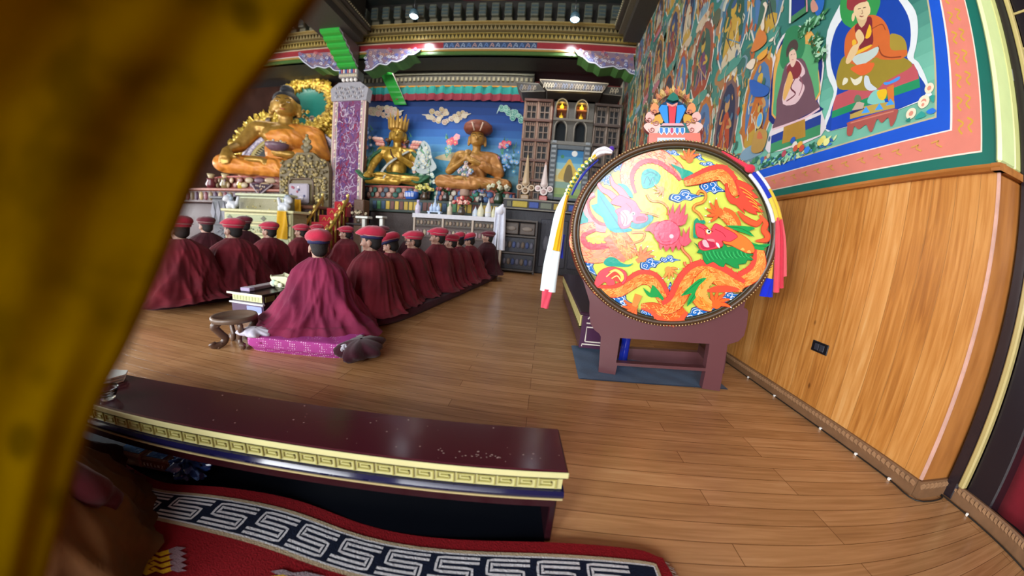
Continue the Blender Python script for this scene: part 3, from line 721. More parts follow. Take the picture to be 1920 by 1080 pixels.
# cloud-carved corbels under the beam
def corbel(label, outl, y, side):
    P = Yl(y, outl)
    t = thing('carved_corbel', label, 'corbel', base_of(P), group=None)
    MB().prism(P, (0, .42, 0), '#8d8290', side='#4a7a3c').build('corbel_board', CARVE(), t)
    p = Paint(Yp(y), V((0, -1, 0)), .002, .0006)
    n = len(outl); xs = [q[0] for q in outl]; ys = [q[1] for q in outl]
    low = outl[2:]
    r = random.Random(len(label))
    p.put(outl, '#7f6a78')
    for k in range(70):
        u, w = r.random(), r.random()
        i = int(u*(len(low)-1)); a, c = V((*low[i], 0)), V((*low[i+1], 0)); f = u*(len(low)-1)-i; e = a.lerp(c, f)
        top = outl[0][1]+(outl[1][1]-outl[0][1])*((e.x-outl[0][0])/(outl[1][0]-outl[0][0]+1e-6)); yy = e.y-2-(e.y-top-3)*w
        if yy > e.y-1: continue
        s = 2.6
        col = r.choice(['#c8ccdc', '#44529a', '#5a6ab0', '#d8dce4', '#8a94b8']) if w < .6 else r.choice(['#b05060', '#c8a090', '#c08a60', '#6a6a90'])
        p.stroke([(e.x-s, yy), (e.x, yy-s), (e.x+s, yy-.4*s), (e.x+.5*s, yy+.6*s), (e.x-.3*s, yy+.1*s)], 1.0, col, 3)
    p.stroke(low, 1.7, '#c9cdd6', 3); p.stroke([(x, yv-1.9) for x, yv in low], .8, '#48508a', 3)
    p.build('scrollwork', PAINT(), t)
corbel('blue and white cloud-carved corbel under beam, right of the column', [(690, 92), (790, 92), (786, 97), (776, 103), (766, 104), (757, 112), (745, 117), (735, 116), (726, 123), (713, 121), (704, 127), (697, 132), (684, 134)], BY-.1, 1)
corbel('blue and white cloud-carved corbel under beam, left of the column', [(560, 101), (640, 97), (640, 134), (628, 133), (620, 126), (611, 129), (603, 127), (596, 126), (588, 129), (578, 122), (570, 116), (562, 107)], BY-.1, -1)
corbel('blue and white cloud-carved corbel where the beam meets right wall', [(1076, 93), (1188, 103), (1190, 141), (1180, 138), (1172, 130), (1160, 131), (1150, 126), (1138, 127), (1126, 128), (1116, 120), (1104, 118), (1093, 108), (1084, 104)], BY-.1, 1)
# green stepped bracket arms
def arm(label, x0, x1, ya, za, yb, zb, n, sh=0):
    t = thing('bracket_arm', label, 'bracket', ((x0+x1)/2, (ya+yb)/2, za))
    pr = []
    for k in range(n):
        f0, f1 = k/n, (k+1)/n; y0, y1 = ya+(yb-ya)*f0, ya+(yb-ya)*f1; z0, z1 = za+(zb-za)*f0, za+(zb-za)*f1
        pr += [(y0, z0), (y0*.35+y1*.65, z0+(z1-z0)*.18), (y1, z0+(z1-z0)*.55)]
    pr += [(yb, zb), (yb, zb+.03), (ya, zb+.03)]
    MB().prism([(x0+sh*(z-za)/(zb-za), y, z) for y, z in pr], (x1-x0, 0, 0), '#6a5a58', side='#2f9a3a').build('stepped_underside', LACQ(), t, fix=True)
    p = Paint(lambda y, z: V((x1+sh*(z-za)/(zb-za), y, z)), V((1, 0, 0)), .002); p.stroke([(y, z+.05) for y, z in pr[:-3]], .05, '#c8ccd0', 0); p.build('edge_line', PAINT(), t)
arm('bright green stepped bracket arm coming forward from the column', -6.2, -5.62, BY-.12, 5.42, 7.2, 6.0, 6)
arm('green stepped bracket arm between the shrine valance and the beam', -5.02, -4.62, 9.2, 4.84, BY+.80, 5.75, 6, -.45)

# ------------------------------------------------------------------ recess behind the beam: cornice, valance, painted backdrop
struct('trim_6', MB().box((XL+.1, 8.96, 5.86), (WX-.003, YF-.16, 6.3), '#26272a'), CARVE())
t = thing('shrine_cornice', 'dark carved cornice with a gold line above the pleated valance', 'cornice', (-3.5, 9.3, 5.4))
b = MB().box((-6.4, 9.26, 5.42), (-.72, 9.74, 5.86), '#33322c')
for i in range(40): b.box((-6.3+i*.14, 9.22, 5.58), (-6.22+i*.14, 9.27, 5.70), '#6a6650', b=.01)
b.box((-6.4, 9.2, 5.76), (-.72, 9.3, 5.80), '#5a5a4c'); b.build('cornice_body', CARVE(), t)
MB().box((-6.4, 9.2, 5.39), (-.72, 9.3, 5.43), '#b08038').build('gold_line', LACQ(), t)
t = thing('pleated_valance', 'pleated cloth valance, teal over dull red, along the shrine top', 'valance', (-3.5, 9.2, 4.95))
def val(a, c):
    def f(u, w):
        k = u*19; ph = k-math.floor(k); return V((-6.35+5.6*u, 9.24-.09*ph+.02*sin(k*5), a+(c-a)*w))
    return f
MB().grid(val(5.18, 5.40), 190, 2, '#2a8f88').build('teal_band', CLOTH(), t); MB().grid(val(4.98, 5.18), 190, 2, '#8f3644').build('red_band', CLOTH(), t)
bk = Paint(lambda px, py: at_y(px, py, SY), V((0, -1, 0)), .002, .0004)
SKY = ['#12346e', '#143c80', '#16458f', '#1a4f9c', '#2360a8', '#3274b4', '#4a8abc', '#5a9cc0', '#4a93b4', '#3a88ac', '#2f7ea4', '#2a7298', '#2a6a88', '#2c6a70']
for i, c in enumerate(SKY):
    y0 = 186+i*14; bk.put([(668, y0+1), (984, y0+5), (984, y0+24), (668, y0+20)], c)
bk.poly([(668, 334), (668, 330), (690, 318), (720, 330), (760, 322), (800, 306), (830, 322), (850, 318), (870, 330), (900, 320), (950, 332), (980, 326), (984, 326), (984, 330), (984, 370), (984, 374), (980, 374), (668, 372), (668, 370)], '#3a7f8e', 4)
bk.poly([(668, 354), (668, 350), (700, 342), (770, 346), (840, 335), (900, 345), (980, 340), (984, 340), (984, 344), (984, 372), (984, 376), (980, 376), (668, 374), (668, 370)], '#3c7a6a', 4)
bk.poly([(815, 296), (850, 286), (880, 292), (850, 302)], '#c8b890', 4)
def relief_cloud(cx, cy, w, h, cols, edge, k, tilt=0):
    r = random.Random(k)
    for i in range(34):
        a = r.uniform(-1, 1); x = cx+a*w/2; hh = h*(1-a*a*.75); y = cy+tilt*a+r.uniform(-.5, .5)*hh; s = r.uniform(3, 5)
        bk.disc((x, y), s+.8, edge, None, 9); bk.disc((x, y), s, r.choice(cols), None, 9); bk.stroke([(x-s*.5, y), (x, y-s*.5), (x+s*.4, y), (x, y+s*.2)], .7, edge, 3)
    bk.stroke([(cx-w*.5, cy+tilt*-1), (cx-w*.62, cy-1)], [3, .5], edge); bk.stroke([(cx+w*.48, cy+tilt), (cx+w*.62, cy-3+tilt)], [4, .5], edge)
relief_cloud(838, 217, 74, 26, ['#c8b08a', '#b8a070', '#d0c0a4', '#a88a78'], '#d8d0bc', 5)
relief_cloud(722, 212, 60, 20, ['#c89a80', '#c8b890', '#b8a888', '#d0a898'], '#d8d4c0', 6)
relief_cloud(960, 217, 44, 16, ['#5aa08c', '#7ab8a4', '#4a9484'], '#b8d8cc', 7, 12)
def blooms(cx, cy, w, h, cols, n, k, s0=2.2, s1=4.5):
    r = random.Random(k)
    for i in range(n//2): x, y = cx+r.uniform(-w, w), cy+r.uniform(-h, h); bk.stroke([(x, y+4), (x+r.uniform(-6, 6), y-6)], [3, .6], r.choice(['#3f8a5a', '#2f6a58', '#6aa87a', '#2a5a4a']), 3)
    for i in range(n):
        x, y = cx+r.gauss(0, .5)*w, cy+r.gauss(0, .5)*h; s = r.uniform(s0, s1); c = r.choice(cols)
        for j in range(5): q = j*1.257+i; bk.disc((x+s*.55*cos(q), y+s*.55*sin(q)), s*.5, c, None, 7)
        bk.disc((x, y), s*.3, '#e0c880', None, 6)
blooms(690, 265, 16, 24, ['#8aa8e0', '#e8e0e8', '#d890a0', '#a8c0e8', '#e8b8a8'], 26, 1)
blooms(684, 305, 10, 14, ['#e8a8a0', '#d88a80'], 12, 2, 4, 7)
blooms(765, 275, 16, 22, ['#6a90d0', '#d87a70', '#c83a3a', '#e8c0b8', '#8ab0e0'], 30, 3)
blooms(852, 270, 12, 8, ['#e07a80', '#e8a0a8', '#d85a68'], 9, 4, 4, 6); blooms(848, 288, 8, 12, ['#4a9a8a', '#8ab8c8'], 8, 14)
blooms(951, 277, 10, 8, ['#e06a78', '#d84a60', '#e8a8b0'], 9, 8, 3, 5); blooms(955, 305, 14, 26, ['#4a88c8', '#b870a8', '#7aa8d8', '#4a9ab8'], 24, 9)
blooms(806, 328, 16, 22, ['#d8e0d8', '#c8d8d0', '#d8a898', '#a8c8b0', '#6a9a7a'], 46, 10)
bk.poly([(790, 316), (798, 292), (806, 274), (818, 284), (822, 304), (830, 322), (812, 332), (796, 330)], '#a8b4b4', 4); bk.poly([(800, 300), (808, 285), (816, 300), (812, 318), (802, 320)], '#c4ccc8', 4)
blooms(808, 305, 14, 22, ['#b8c4c4', '#98a8a8', '#c8ccc4', '#a0b4a8'], 30, 21)
prop(bk.build('painted_backdrop', PAINT()), 'blue painted backdrop with clouds, hills and flowers behind the two statues', 'backdrop')
struct('trim_7', MB().box((-6.5, SY, 0), (-.72, YF-.16, 5.86), '#22406a'), CARVE())
struct('trim_8', MB().box((XL+.1, SY+.3, 0), (-6.5, YF-.16, 5.86)), mat('matte_brown_wall', '#33211c', 1.0, spec=.03, var=.25, scale=2))

# ------------------------------------------------------------------ statues
GOLD = lambda: mat('aged_gilding', '#bd9444', .36, .4, var=.2, scale=6, col2='#96702e')
BRZ = lambda: mat('dull_gold_bronze', '#b88a40', .42, .3, var=.25, scale=6, col2='#8a6028')
def arm_prims(b, sh, el, wr, hand, k=1):
    b.cap(sh, el, .072*k, .056*k); b.cap(el, wr, .058*k, .038*k)
    d = V(hand).normalized(); w = V(wr); u = d.cross(V((0, 1, .3))).normalized()
    b.cap(w, w+d*.07, .038*k, .042*k)
    for i, (o, L) in enumerate(((-.033, .062), (-.011, .075), (.011, .072), (.033, .055))):
        a = w+d*.075+u*o; nn = d.cross(u).normalized(); b.cap(a, a+d*L*.55-nn*.004, .0135, .012); b.cap(a+d*L*.55-nn*.004, a+d*L-nn*.014, .012, .009)
    b.cap(w+d*.02+u*.035, w+d*.06+u*.075, .015, .011)
def body_prims(arms, big=1):
    b = MB()
    b.ell((0, .0, .10), (.20, .15, .12)); b.ell((0, .02, .31), (.15, .11, .22)); b.ell((0, .0, .45), (.19, .115, .13))
    b.cap((-.2, .02, .52), (.2, .02, .52), .08, .08); b.cap((0, .01, .55), (0, -.005, .68), .06, .055)
    for s in (1, -1):
        b.cap((s*.11, .0, .09), (s*.40, -.14, .085), .11, .085); b.cap((s*.40, -.14, .08), (-s*.06, -.25, .07+.025*s), .082, .055); b.ell((-s*.15, -.25, .10+.03*s), (.1, .04, .035))
    for a in arms: arm_prims(b, *a)
    b.ell((0, -.01, .80), (.086, .098, .115)); b.ell((0, -.045, .735), (.062, .055, .055))
    b.cap((0, -.1, .815), (0, -.122, .772), .009, .015); b.ell((0, -.098, .742), (.026, .012, .007)); b.ell((0, -.096, .73), (.02, .012, .007))
    for s in (1, -1):
        b.cap((s*.05, -.085, .835), (s*.016, -.1, .83), .007, .009); b.ell((s*.034, -.09, .808), (.018, .012, .008)); b.ell((s*.09, .0, .80), (.016, .026, .035)); b.cap((s*.093, -.005, .785), (s*.096, -.012, .705), .014, .018)
    return b
def xform(mb, sx, sy, sz):
    def wp(p):
        k = max(0, min(1, (p.z-.62)/.12)); k = k*k*(3-2*k); q = 1+.17*k; return V((p.x*q, (p.y+.005)*q-.005, .70+(p.z-.70)*q-.035*k))
    mb.v = [wp(p) for p in mb.v]
    mb.v = [V((p.x*sx, p.y*sy, p.z*sz)) for p in mb.v]; return mb
def robe_prims(arm_l, open_right=True, g=.014):
    b = MB()
    b.ell((0, .02, .30), (.152+g, .112+g, .22)); b.ell((.02, .0, .44), (.185+g, .115+g, .115))
    b.cap((.05, .02, .51), (.2, .02, .51), .082+g, .082+g)
    for s in (1, -1): b.cap((s*.11, .0, .09), (s*.40, -.14, .085), .11+g, .088+g); b.cap((s*.40, -.14, .08), (-s*.02, -.24, .07+.02*s), .084+g, .066+g)
    b.ell((0, -.02, .09), (.22, .18, .11))
    if arm_l: b.cap(arm_l[0], arm_l[1], .074+g, .062+g); b.cap(arm_l[1], V(arm_l[1]).lerp(V(arm_l[2]), .75), .062+g, .056+g)
    return b
def foldmat(name, col, col2, rough=.45, metal=.1):
    if name in MATS: return MATS[name]
    m = mat(name, col, rough, metal, var=.2, scale=5, col2=col2); N = m.node_tree.nodes; L = m.node_tree.links
    tc = N.new('ShaderNodeTexCoord'); wv = N.new('ShaderNodeTexWave'); wv.inputs['Scale'].default_value = 1.5; wv.inputs['Distortion'].default_value = 7; wv.bands_direction = 'DIAGONAL'; wv.inputs['Detail'].default_value = 2
    L.new(tc.outputs['Object'], wv.inputs[0]); bp = N.new('ShaderNodeBump'); bp.inputs['Strength'].default_value = .5; bp.inputs['Distance'].default_value = .05
    L.new(wv.outputs[0], bp.inputs['Height']); L.new(bp.outputs[0], N['Principled BSDF'].inputs['Normal']); return m
VX = .0115
def statue(label, cat, basepx, y, H, sx, arms, skin, rz=0):
    p = at_y(*basepx, y)
    t = thing('statue', label, cat, (p.x, y, p.z), rz)
    b = xform(remesh(body_prims(arms), VX, 3), H*sx, H, H); b.build('body', skin, t, local=True)
    return t, H, sx
def loc(mb, t, H, sx, name, m, vox=None, sm=3):
    if vox: mb = remesh(mb, vox, sm)
    return xform(mb, H*sx, H, H).build(name, m, t, local=True)
# great golden Buddha
A_R = ((-.23, .02, .51), (-.34, -.05, .28), (-.37, -.22, .20), (-.05, -.35, -.8)); A_L = ((.23, .02, .51), (.31, -.06, .27), (.10, -.23, .22), (-1, -.1, .05))
t, H, sx = statue('great golden seated Buddha statue in an orange robe, one hand touching its knee', 'statue', (534, 334), 8.85, 3.0, 1.28, [A_R, A_L], GOLD(), .5)
loc(robe_prims(A_L), t, H, sx, 'robe', foldmat('orange_gilt_robe', '#e8993a', '#c8782a'), VX)
b = MB(); b.ell((0, .012, .85), (.094, .1, .085)); b.ell((0, .02, .95), (.05, .05, .05)); b.ell((0, .045, .78), (.084, .07, .09)); loc(b, t, H, sx, 'hair', mat('blue_black_hair', '#20242e', .6, bump=.8, bscale=60), .011)
for s in (1, -1): loc(MB().ell((s*.034, -.098, .806), (.014, .006, .0045), '#e8e4d4', 5).ell((s*.034, -.1025, .806), (.005, .003, .0045), '#181410', 5).tube([(s*.055, -.092, .832), (s*.036, -.105, .84), (s*.014, -.106, .83)], .003, '#2a1c10', 5), t, H, sx, 'painted_eye', LACQ())
loc(MB().ell((0, -.107, .738), (.022, .006, .006), '#a84a30', 5), t, H, sx, 'painted_lips', LACQ())
b = MB().lathe([(.0, 0), (.05, .005), (.085, .04), (.09, .075), (.08, .08), (.0, .075)], None, 20, Matrix.Translation((0, -.26, .235))); loc(b, t, H, sx, 'alms_bowl', mat('mauve_bowl', '#7d6070', .4))
b = MB()
for i in range(8): b.ell((-.06+.017*i, -.27+.01*(i % 2), .325+.008*(i % 3)), .012, ['#e8d8a0', '#c89a60', '#d8c8b8'][i % 3], 4)
loc(b, t, H, sx, 'offerings_in_bowl', LACQ())
# halo: head ring and body mandorla, carved and gilded
t = thing('statue_halo', 'carved golden halo with teal disc and lavender ring behind the Buddha', 'halo', (-9, 9.35, 2.4))
hc, hr = V((-8.5, 9.42, 5.0)), (1.02, .80)
def ring(b, c, R, rw, y, cols, n=64, lump=.06, a0=0, a1=2*pi, k=0, thick=.1):
    """gilded ring of carved lumps; R=(rx, rz)"""
    def f(u, w):
        q = a0+(a1-a0)*u; ww = 2*pi*w; l = 1+lump*8*(hsh(int(u*n*1.3), int(w*6), k)-.5)
        return V((c.x+(R[0]+rw*cos(ww)*l)*cos(q), y-thick*sin(ww)*l, c.z+(R[1]+rw*cos(ww)*l)*sin(q)))
    b.grid(f, n*2, 10, lambda u, w: cols[int(hsh(int(u*n*2), int(w*10), k)*len(cols))], smooth=True); return b
GC = ['#b99a34', '#a8862a', '#8a6a22', '#d0b048', '#c2a440']
b = MB(); ring(b, hc, hr, .22, 9.46, GC, 70, .09, k=1)
r = random.Random(8)
for i in range(60):
    q = 2*pi*i/60; rr = r.uniform(.9, 1.18); b.ell((hc.x+hr[0]*rr*cos(q), 9.38, hc.z+hr[1]*rr*sin(q)), (.09, .06, .07), r.choice(GC), 4)
b.build('head_halo_ring', mat('gilt_carving', attr=True, rough=.35, metal=.45, var=.3, scale=12, bump=.6, bscale=16), t)
MB().lathe([(0, 0), (1, 0), (1, .06), (0, .06)], '#1d6a60', 48, Matrix.Translation((hc.x, 9.54, hc.z)) @ Matrix.Rotation(pi/2, 4, 'X'), sx=.9, sy=.7, smooth=False).build('teal_disc', LACQ(), t)
MB().lathe([(.93, -.04), (.97, -.06), (1.01, -.04), (1.01, 0), (.93, 0)], '#b8b0a0', 48, Matrix.Translation((hc.x, 9.50, hc.z)) @ Matrix.Rotation(pi/2, 4, 'X'), sx=.86, sy=.66).build('pale_rim', LACQ(), t)
mc = V((-9.25, 9.6, 2.95))
b = MB(); ring(b, mc, (2.75, 1.72), .42, 9.60, GC+['#e0c858'], 100, .1, -.1, pi+.1, 3, .09)
for i in range(110):
    q = -.05+(pi+.1)*i/109; rr = r.uniform(.86, 1.12); b.ell((mc.x+2.75*rr*cos(q), 9.52, mc.z+1.72*rr*sin(q)), (.13, .06, .1), r.choice(GC), 4)
for i in range(14):
    q = -.05+(pi+.1)*(i+.5)/14; b.ell((mc.x+2.8*cos(q), 9.50, mc.z+1.75*sin(q)), (.12, .06, .1), '#6a5a50', 6)
b.build('flame_border', MATS['gilt_carving'], t)
b = MB(); ring(b, mc, (2.12, 1.30), .15, 9.58, ['#a8a0b4', '#b8b0c0', '#9088a0'], 60, .03, -.05, pi+.05, 4, .05)
for i in range(70): q = -.05+(pi+.1)*i/69; b.ell((mc.x+2.22*cos(q), 9.51, mc.z+1.38*sin(q)), (.07, .04, .06), '#beb6c6', 4)
b.build('lavender_scallops', LACQ(), t)
b = MB(); ring(b, mc, (1.86, 1.12), .09, 9.58, ['#a89a5c', '#9a8c50'], 60, .0, -.05, pi+.05, 5, .04); b.build('cream_ring', LACQ(), t)
p = Paint(lambda x, z: V((x, 9.60, z)), V((0, -1, 0)), .0, .003); p.put([(mc.x+1.8*cos(pi*i/24), mc.z+1.07*sin(pi*i/24)) for i in range(25)], '#17150f')
for i in range(40): q = pi*i/39; p.stroke([(mc.x+1.5*cos(q), mc.z+.9*sin(q)), (mc.x+1.72*cos(q), mc.z+1.03*sin(q))], .035, '#8a7a44', 0)
p.build('dark_field', PAINT(), t)
# lotus seats
def lotus_seat(label, basepx, y, w, d, h, cols, rows=2):
    p = at_y(*basepx, y); t = thing('lotus_seat', label, 'pedestal', (p.x, y, p.z-h))
    MB().lathe([(.0, h), (w*.98, h), (w, h*.93), (w*.96, h*.86), (w*.9, h*.5), (w*.96, h*.1), (w, 0), (0, 0)], '#8a4a40', 32, Matrix.Translation((p.x, y, p.z-h)), sy=d/w).build('plinth', CARVE(), t)
    MB().lathe([(w*.99, h*.9), (w*1.03, h*.93), (w*1.03, h*.98), (w*.99, h)], '#b8605a', 32, Matrix.Translation((p.x, y, p.z-h)), sy=d/w).build('rim', LACQ(), t)
    b = MB(); n = 34
    for rw in range(rows):
        for i in range(n):
            q = 2*pi*(i+.5*rw)/n
            if sin(q) > .5: continue
            M = Matrix.Translation((p.x+w*1.0*cos(q), y+d*1.0*sin(q), p.z-h+h*(.66-.36*rw))) @ Matrix.Rotation(q, 4, 'Z')
            b.ell((0, 0, 0), (.05, w*.085, h*.22), cols[(i+rw) % len(cols)], 5, M.to_3x3()); 
            for k in range(len(ellip_mesh((0, 0, 0), (1, 1, 1), 5)[0])): b.v[-1-k] += M.translation
    b.build('petals', CARVE(), t); return t
lotus_seat('low lotus seat under the green-robed goddess statue', (741, 351), 9.0, 1.12, .36, .40, ['#b88a7a', '#5a6a78', '#c8a090', '#3a6a60'])
lotus_seat('low lotus seat under the hatted guru statue', (890, 358), 9.0, 1.2, .36, .40, ['#4a6a9a', '#b87a70', '#3f8a78', '#c8c0b0'])
lotus_seat('wide lotus seat under the great Buddha', (506, 335), 8.85, 2.35, .6, .44, ['#8a5a50', '#a89878', '#6a4a5a', '#b8a080'])
# goddess with crown
A1 = ((-.22, .02, .50), (-.32, -.04, .28), (-.30, -.26, .15), (-.1, -.6, -.4)); A2 = ((.22, .02, .50), (.30, -.06, .28), (.07, -.20, .40), (-.2, -.1, 1))
t, H, sx = statue('gold goddess statue with tall leaf crown and green silk wraps', 'statue', (741, 350), 8.95, 2.02, 1.08, [A1, A2], mat('yellow_gilding', '#c8a040', .35, .45, var=.2, col2='#9a7428'), .32)
b = MB()
for i in range(7):
    q = -1.25+i*.417; hh = .17 if i % 2 == 1 else .13
    if i == 3: hh = .21
    b.cap((.09*sin(q), -.095*cos(q)+.0, .87), (.125*sin(q), -.115*cos(q), .87+hh), .030, .006); b.ell((.098*sin(q), -.106*cos(q), .90), (.014, .014, .022), None, 6)
b.lathe([(.093, .855), (.104, .86), (.104, .885), (.093, .89)], None, 24, smooth=True); b.ell((0, .02, .93), (.06, .06, .09)); loc(b, t, H, sx, 'leaf_crown', GOLD())
b = MB(); b.ell((0, .03, .84), (.092, .09, .09)); b.cap((-.08, .03, .8), (-.15, .03, .56), .03, .015); b.cap((.08, .03, .8), (.15, .03, .56), .03, .015); loc(b, t, H, sx, 'hair', MATS['blue_black_hair'], .012)
b = MB()
for s in (1, -1):
    pts = crs([(s*.13, .04, .60), (s*.25, .0, .50), (s*.37, -.03, .36), (s*.36, -.12, .22), (s*.22, -.2, .12), (s*.34, -.26, .05), (s*.46, -.2, .16)], False, 5); b.tube(pts, [.05+.03*sin(i*.25) for i in range(len(pts))], None, 10, flat=(1, .45))
    b.cap((s*.11, .0, .10), (s*.40, -.14, .09), .12, .10)
b.ell((0, -.03, .10), (.23, .2, .11)); loc(b, t, H, sx, 'green_wraps', foldmat('green_silk', '#2f6a44', '#1f4a34'), .012)
b = MB(); pts = crs([(.16, -.09, .52), (.05, -.15, .42), (-.08, -.17, .30), (-.16, -.2, .16), (-.1, -.27, .08)], False, 5); b.tube(pts, [.05]*len(pts), None, 10, flat=(1, .35)); loc(b, t, H, sx, 'white_scarf', foldmat('white_silk', '#c8c8c0', '#a0a49c'))
MJ = mat('dark_jewels', '#5a3a2a', .4, .3)
loc(MB().tube([(-.08, -.06, .54), (-.05, -.13, .44), (0, -.15, .38), (.05, -.13, .44), (.08, -.06, .54)], .012, n=6), t, H, sx, 'necklace', MJ)
for s in (1, -1): loc(MB().ell((s*.12, -.03, .70), (.03, .02, .04)), t, H, sx, 'earring', MJ); loc(MB().ell((s*.034, -.099, .806), (.014, .005, .004)), t, H, sx, 'painted_eye', MJ)
for s, n in ((-1, 9), (1, 9)):
    b = MB()
    for i in range(n): b.ell((s*(.20+.035*math.floor(i/3)), .0, .62+.05*(i % 3)), (.035, .02, .03), ['#d8988a', '#c87a70', '#e0b0a0'][i % 3], 5)
    loc(b, t, H, sx, 'shoulder_flower', LACQ())
# guru with wide hat
A1 = ((-.23, .02, .51), (-.33, -.05, .26), (-.12, -.2, .42), (.25, -.1, .9)); A2 = ((.23, .02, .51), (.32, -.06, .27), (.04, -.22, .37), (-.9, -.15, .4))
t, H, sx = statue('bronze gold guru statue with a round reddish hat, hands raised at chest', 'statue', (888, 357), 8.95, 1.93, 1.15, [A1, A2], BRZ(), .16)
loc(robe_prims(A2), t, H, sx, 'robe', foldmat('bronze_robe', '#bc8444', '#96602e', .45, .2), VX)
b = MB().lathe([(.088, .865), (.14, .875), (.165, .92), (.155, .975), (.11, 1.015), (.05, 1.035), (0, 1.04)], None, 28); loc(b, t, H, sx, 'hat', mat('reddish_hat', '#8a4a34', .55, .2, var=.25))
for s in (1, -1): loc(MB().tube([(s*.03, -.135, .865), (s*.06, -.172, .96)], .009, n=6), t, H, sx, 'hat_rod', mat('pale_rods', '#d8b8a0', .4))
for s in (1, -1): loc(MB().ell((s*.034, -.099, .806), (.015, .005, .004)).tube([(s*.055, -.092, .832), (s*.036, -.105, .84), (s*.014, -.106, .83)], .003, n=5), t, H, sx, 'painted_eye', mat('dark_eye_paint', '#20140c', .5))

# ------------------------------------------------------------------ altar bases and carved cabinets
t = thing('altar', 'long dark altar base with painted ledge under the two statues', 'altar', (-3.5, 8.95, 0))
MB().box((-5.33, 8.6, 0), (-1.25, 9.38, 1.44), '#33201c', b=.02).build('body', CARVE(), t)
b = MB().box((-5.33, 8.52, 1.44), (-1.25, 9.38, 1.84), '#2c3a34', b=.02)
r = random.Random(2)
for i in range(26): x = -5.2+i*.148; b.box((x, 8.50, 1.52), (x+.12, 8.53, 1.76), ['#b8982e', '#2c4a6a', '#3f7a4a', '#6a3a34', '#c8a83a'][int(hsh(i, 3)*5)], b=.01)
b.build('painted_ledge', CARVE(), t)
t = thing('altar', 'broad dark red altar base under the great Buddha', 'altar', (-10, 8.9, 0))
MB().box((-13.5, 8.55, 0), (-6.55, 9.68, 1.5), '#3a1a1c', b=.02).build('body', CARVE(), t)
b = MB().box((-13.5, 8.2, 1.5), (-6.55, 9.68, 1.9), '#4a2a28', b=.02).box((-13.5, 8.12, 1.9), (-6.55, 9.68, 1.98), '#a86a5a', b=.02)
for i in range(30): x = -13.3+i*.225; b.ell((x, 8.2, 1.72), (.09, .05, .15), ['#7a3a4a', '#8a7a5a', '#4a3050', '#b09a6a'][i % 4], 6)
b.build('painted_ledge', CARVE(), t)
CB = 8.5
def lattice_cabinet(label, x0, x1, z0, z1, tone, rows, deep):
    t = thing('lattice_cabinet', label, 'cabinet', ((x0+x1)/2, deep, z0))
    MB().box((x0, deep+.04, z0), (x1, deep+.6, z1), '#1b1a1e').build('back_body', CARVE(), t)
    fr = MB(); w = x1-x0
    for k in range(3): x = x0+w*k/2; fr.tube([(x, deep, z0), (x, deep, z1)], .034, tone[0], 8)
    for k in range(rows+1): z = z0+(z1-z0)*k/rows; fr.box((x0-.03, deep-.05, z-.035), (x1+.03, deep+.05, z+.035), tone[1], b=.01)
    fr.build('frame', CARVE(), t)
    for i in range(2):
        for k in range(rows):
            b = MB(); xa, xb = x0+w*i/2+.05, x0+w*(i+1)/2-.05; za, zb = z0+(z1-z0)*k/rows+.05, z0+(z1-z0)*(k+1)/rows-.05
            for q in (xa, (xa+xb)/2, xb): b.box((q-.018, deep-.005, za), (q+.018, deep+.035, zb), tone[2], b=.006)
            for q in (za, za+(zb-za)*.4, zb-.09): b.box((xa, deep-.004, q-.012), (xb, deep+.03, q+.014), tone[2])
            for q in range(5): b.box((xa+(xb-xa)*q/5+.01, deep-.02, zb-.09), (xa+(xb-xa)*(q+.6)/5+.01, deep, zb-.02), tone[0])
            b.build('lattice_window', CARVE(), t)
    return t
lattice_cabinet('carved reddish wooden lattice cabinet at the left of the gold niches', -.84, -.12, 1.98, 4.72, ('#8a6a58', '#6a4a40', '#7d6a5c'), 5, CB)
lattice_cabinet('dark carved lattice cabinet between the gold niches and the right wall', 1.06, 1.74, 1.98, 4.72, ('#6a5a4e', '#4a3c36', '#5a5048'), 5, CB+.05)
def crown(label, pts, y, d, tone, edge):
    P = Yl(y, pts); t = thing('carved_canopy', label, 'canopy', base_of(P))
    MB().prism(P, (0, d, 0), tone).build('canopy_board', CARVE(), t)
    p = Paint(Yp(y), V((0, -1, 0)), .003, .0006); p.stroke(pts, 1.6, edge, 0, True)
    r = random.Random(len(label)); (xa, ya), (xb, yb) = pts[0], pts[1]; (xd, yd) = pts[3]
    for i in range(int((xb-xa)/5)):
        x = xa+9+i*5
        if x > xb-8: break
        y0 = ya+(yb-ya)*(x-xa)/(xb-xa)+(yd-ya)*.5
        p.stroke([(x-2.5, y0+5), (x+1, y0-5), (x+3, y0+1), (x, y0+2)], 1.3, r.choice(['#a89a84', '#c0b49a', '#7a8090', '#8a7a6c']), 3)
    p.build('carved_scrolls', PAINT(), t)
crown('flaring carved canopy above the four gold figurines', [(1012, 149), (1141, 157), (1129, 173), (1026, 169)], CB-.2, .7, '#4a443c', '#b8ab90')
crown('carved grey canopy above the reddish lattice cabinet', [(968, 154), (1010, 157), (1022, 171), (978, 172)], CB-.05, .6, '#57544f', '#8f8a7c')
crown('carved dark canopy above the lattice cabinet by the right wall', [(1137, 163), (1167, 165), (1166, 180), (1130, 176)], CB-.05, .6, '#3c3934', '#6f685c')
t = thing('shrine_cabinet', 'carved shrine cabinet with two gold-lit niches, two dark arches and a framed picture', 'cabinet', (.45, CB, 1.98))
x0, x1 = -.06, 1.02; nz0, nz1 = at_y(1070, 222, CB).z, at_y(1070, 188, CB).z
az0, az1 = at_y(1065, 266, CB).z, at_y(1065, 228, CB).z
NX = [(at_y(1044, 205, CB).x, at_y(1063, 205, CB).x), (at_y(1081, 205, CB).x, at_y(1101, 205, CB).x)]
AX = [(at_y(1041, 248, CB).x, at_y(1060, 248, CB).x), (at_y(1078, 248, CB).x, at_y(1097, 248, CB).x)]
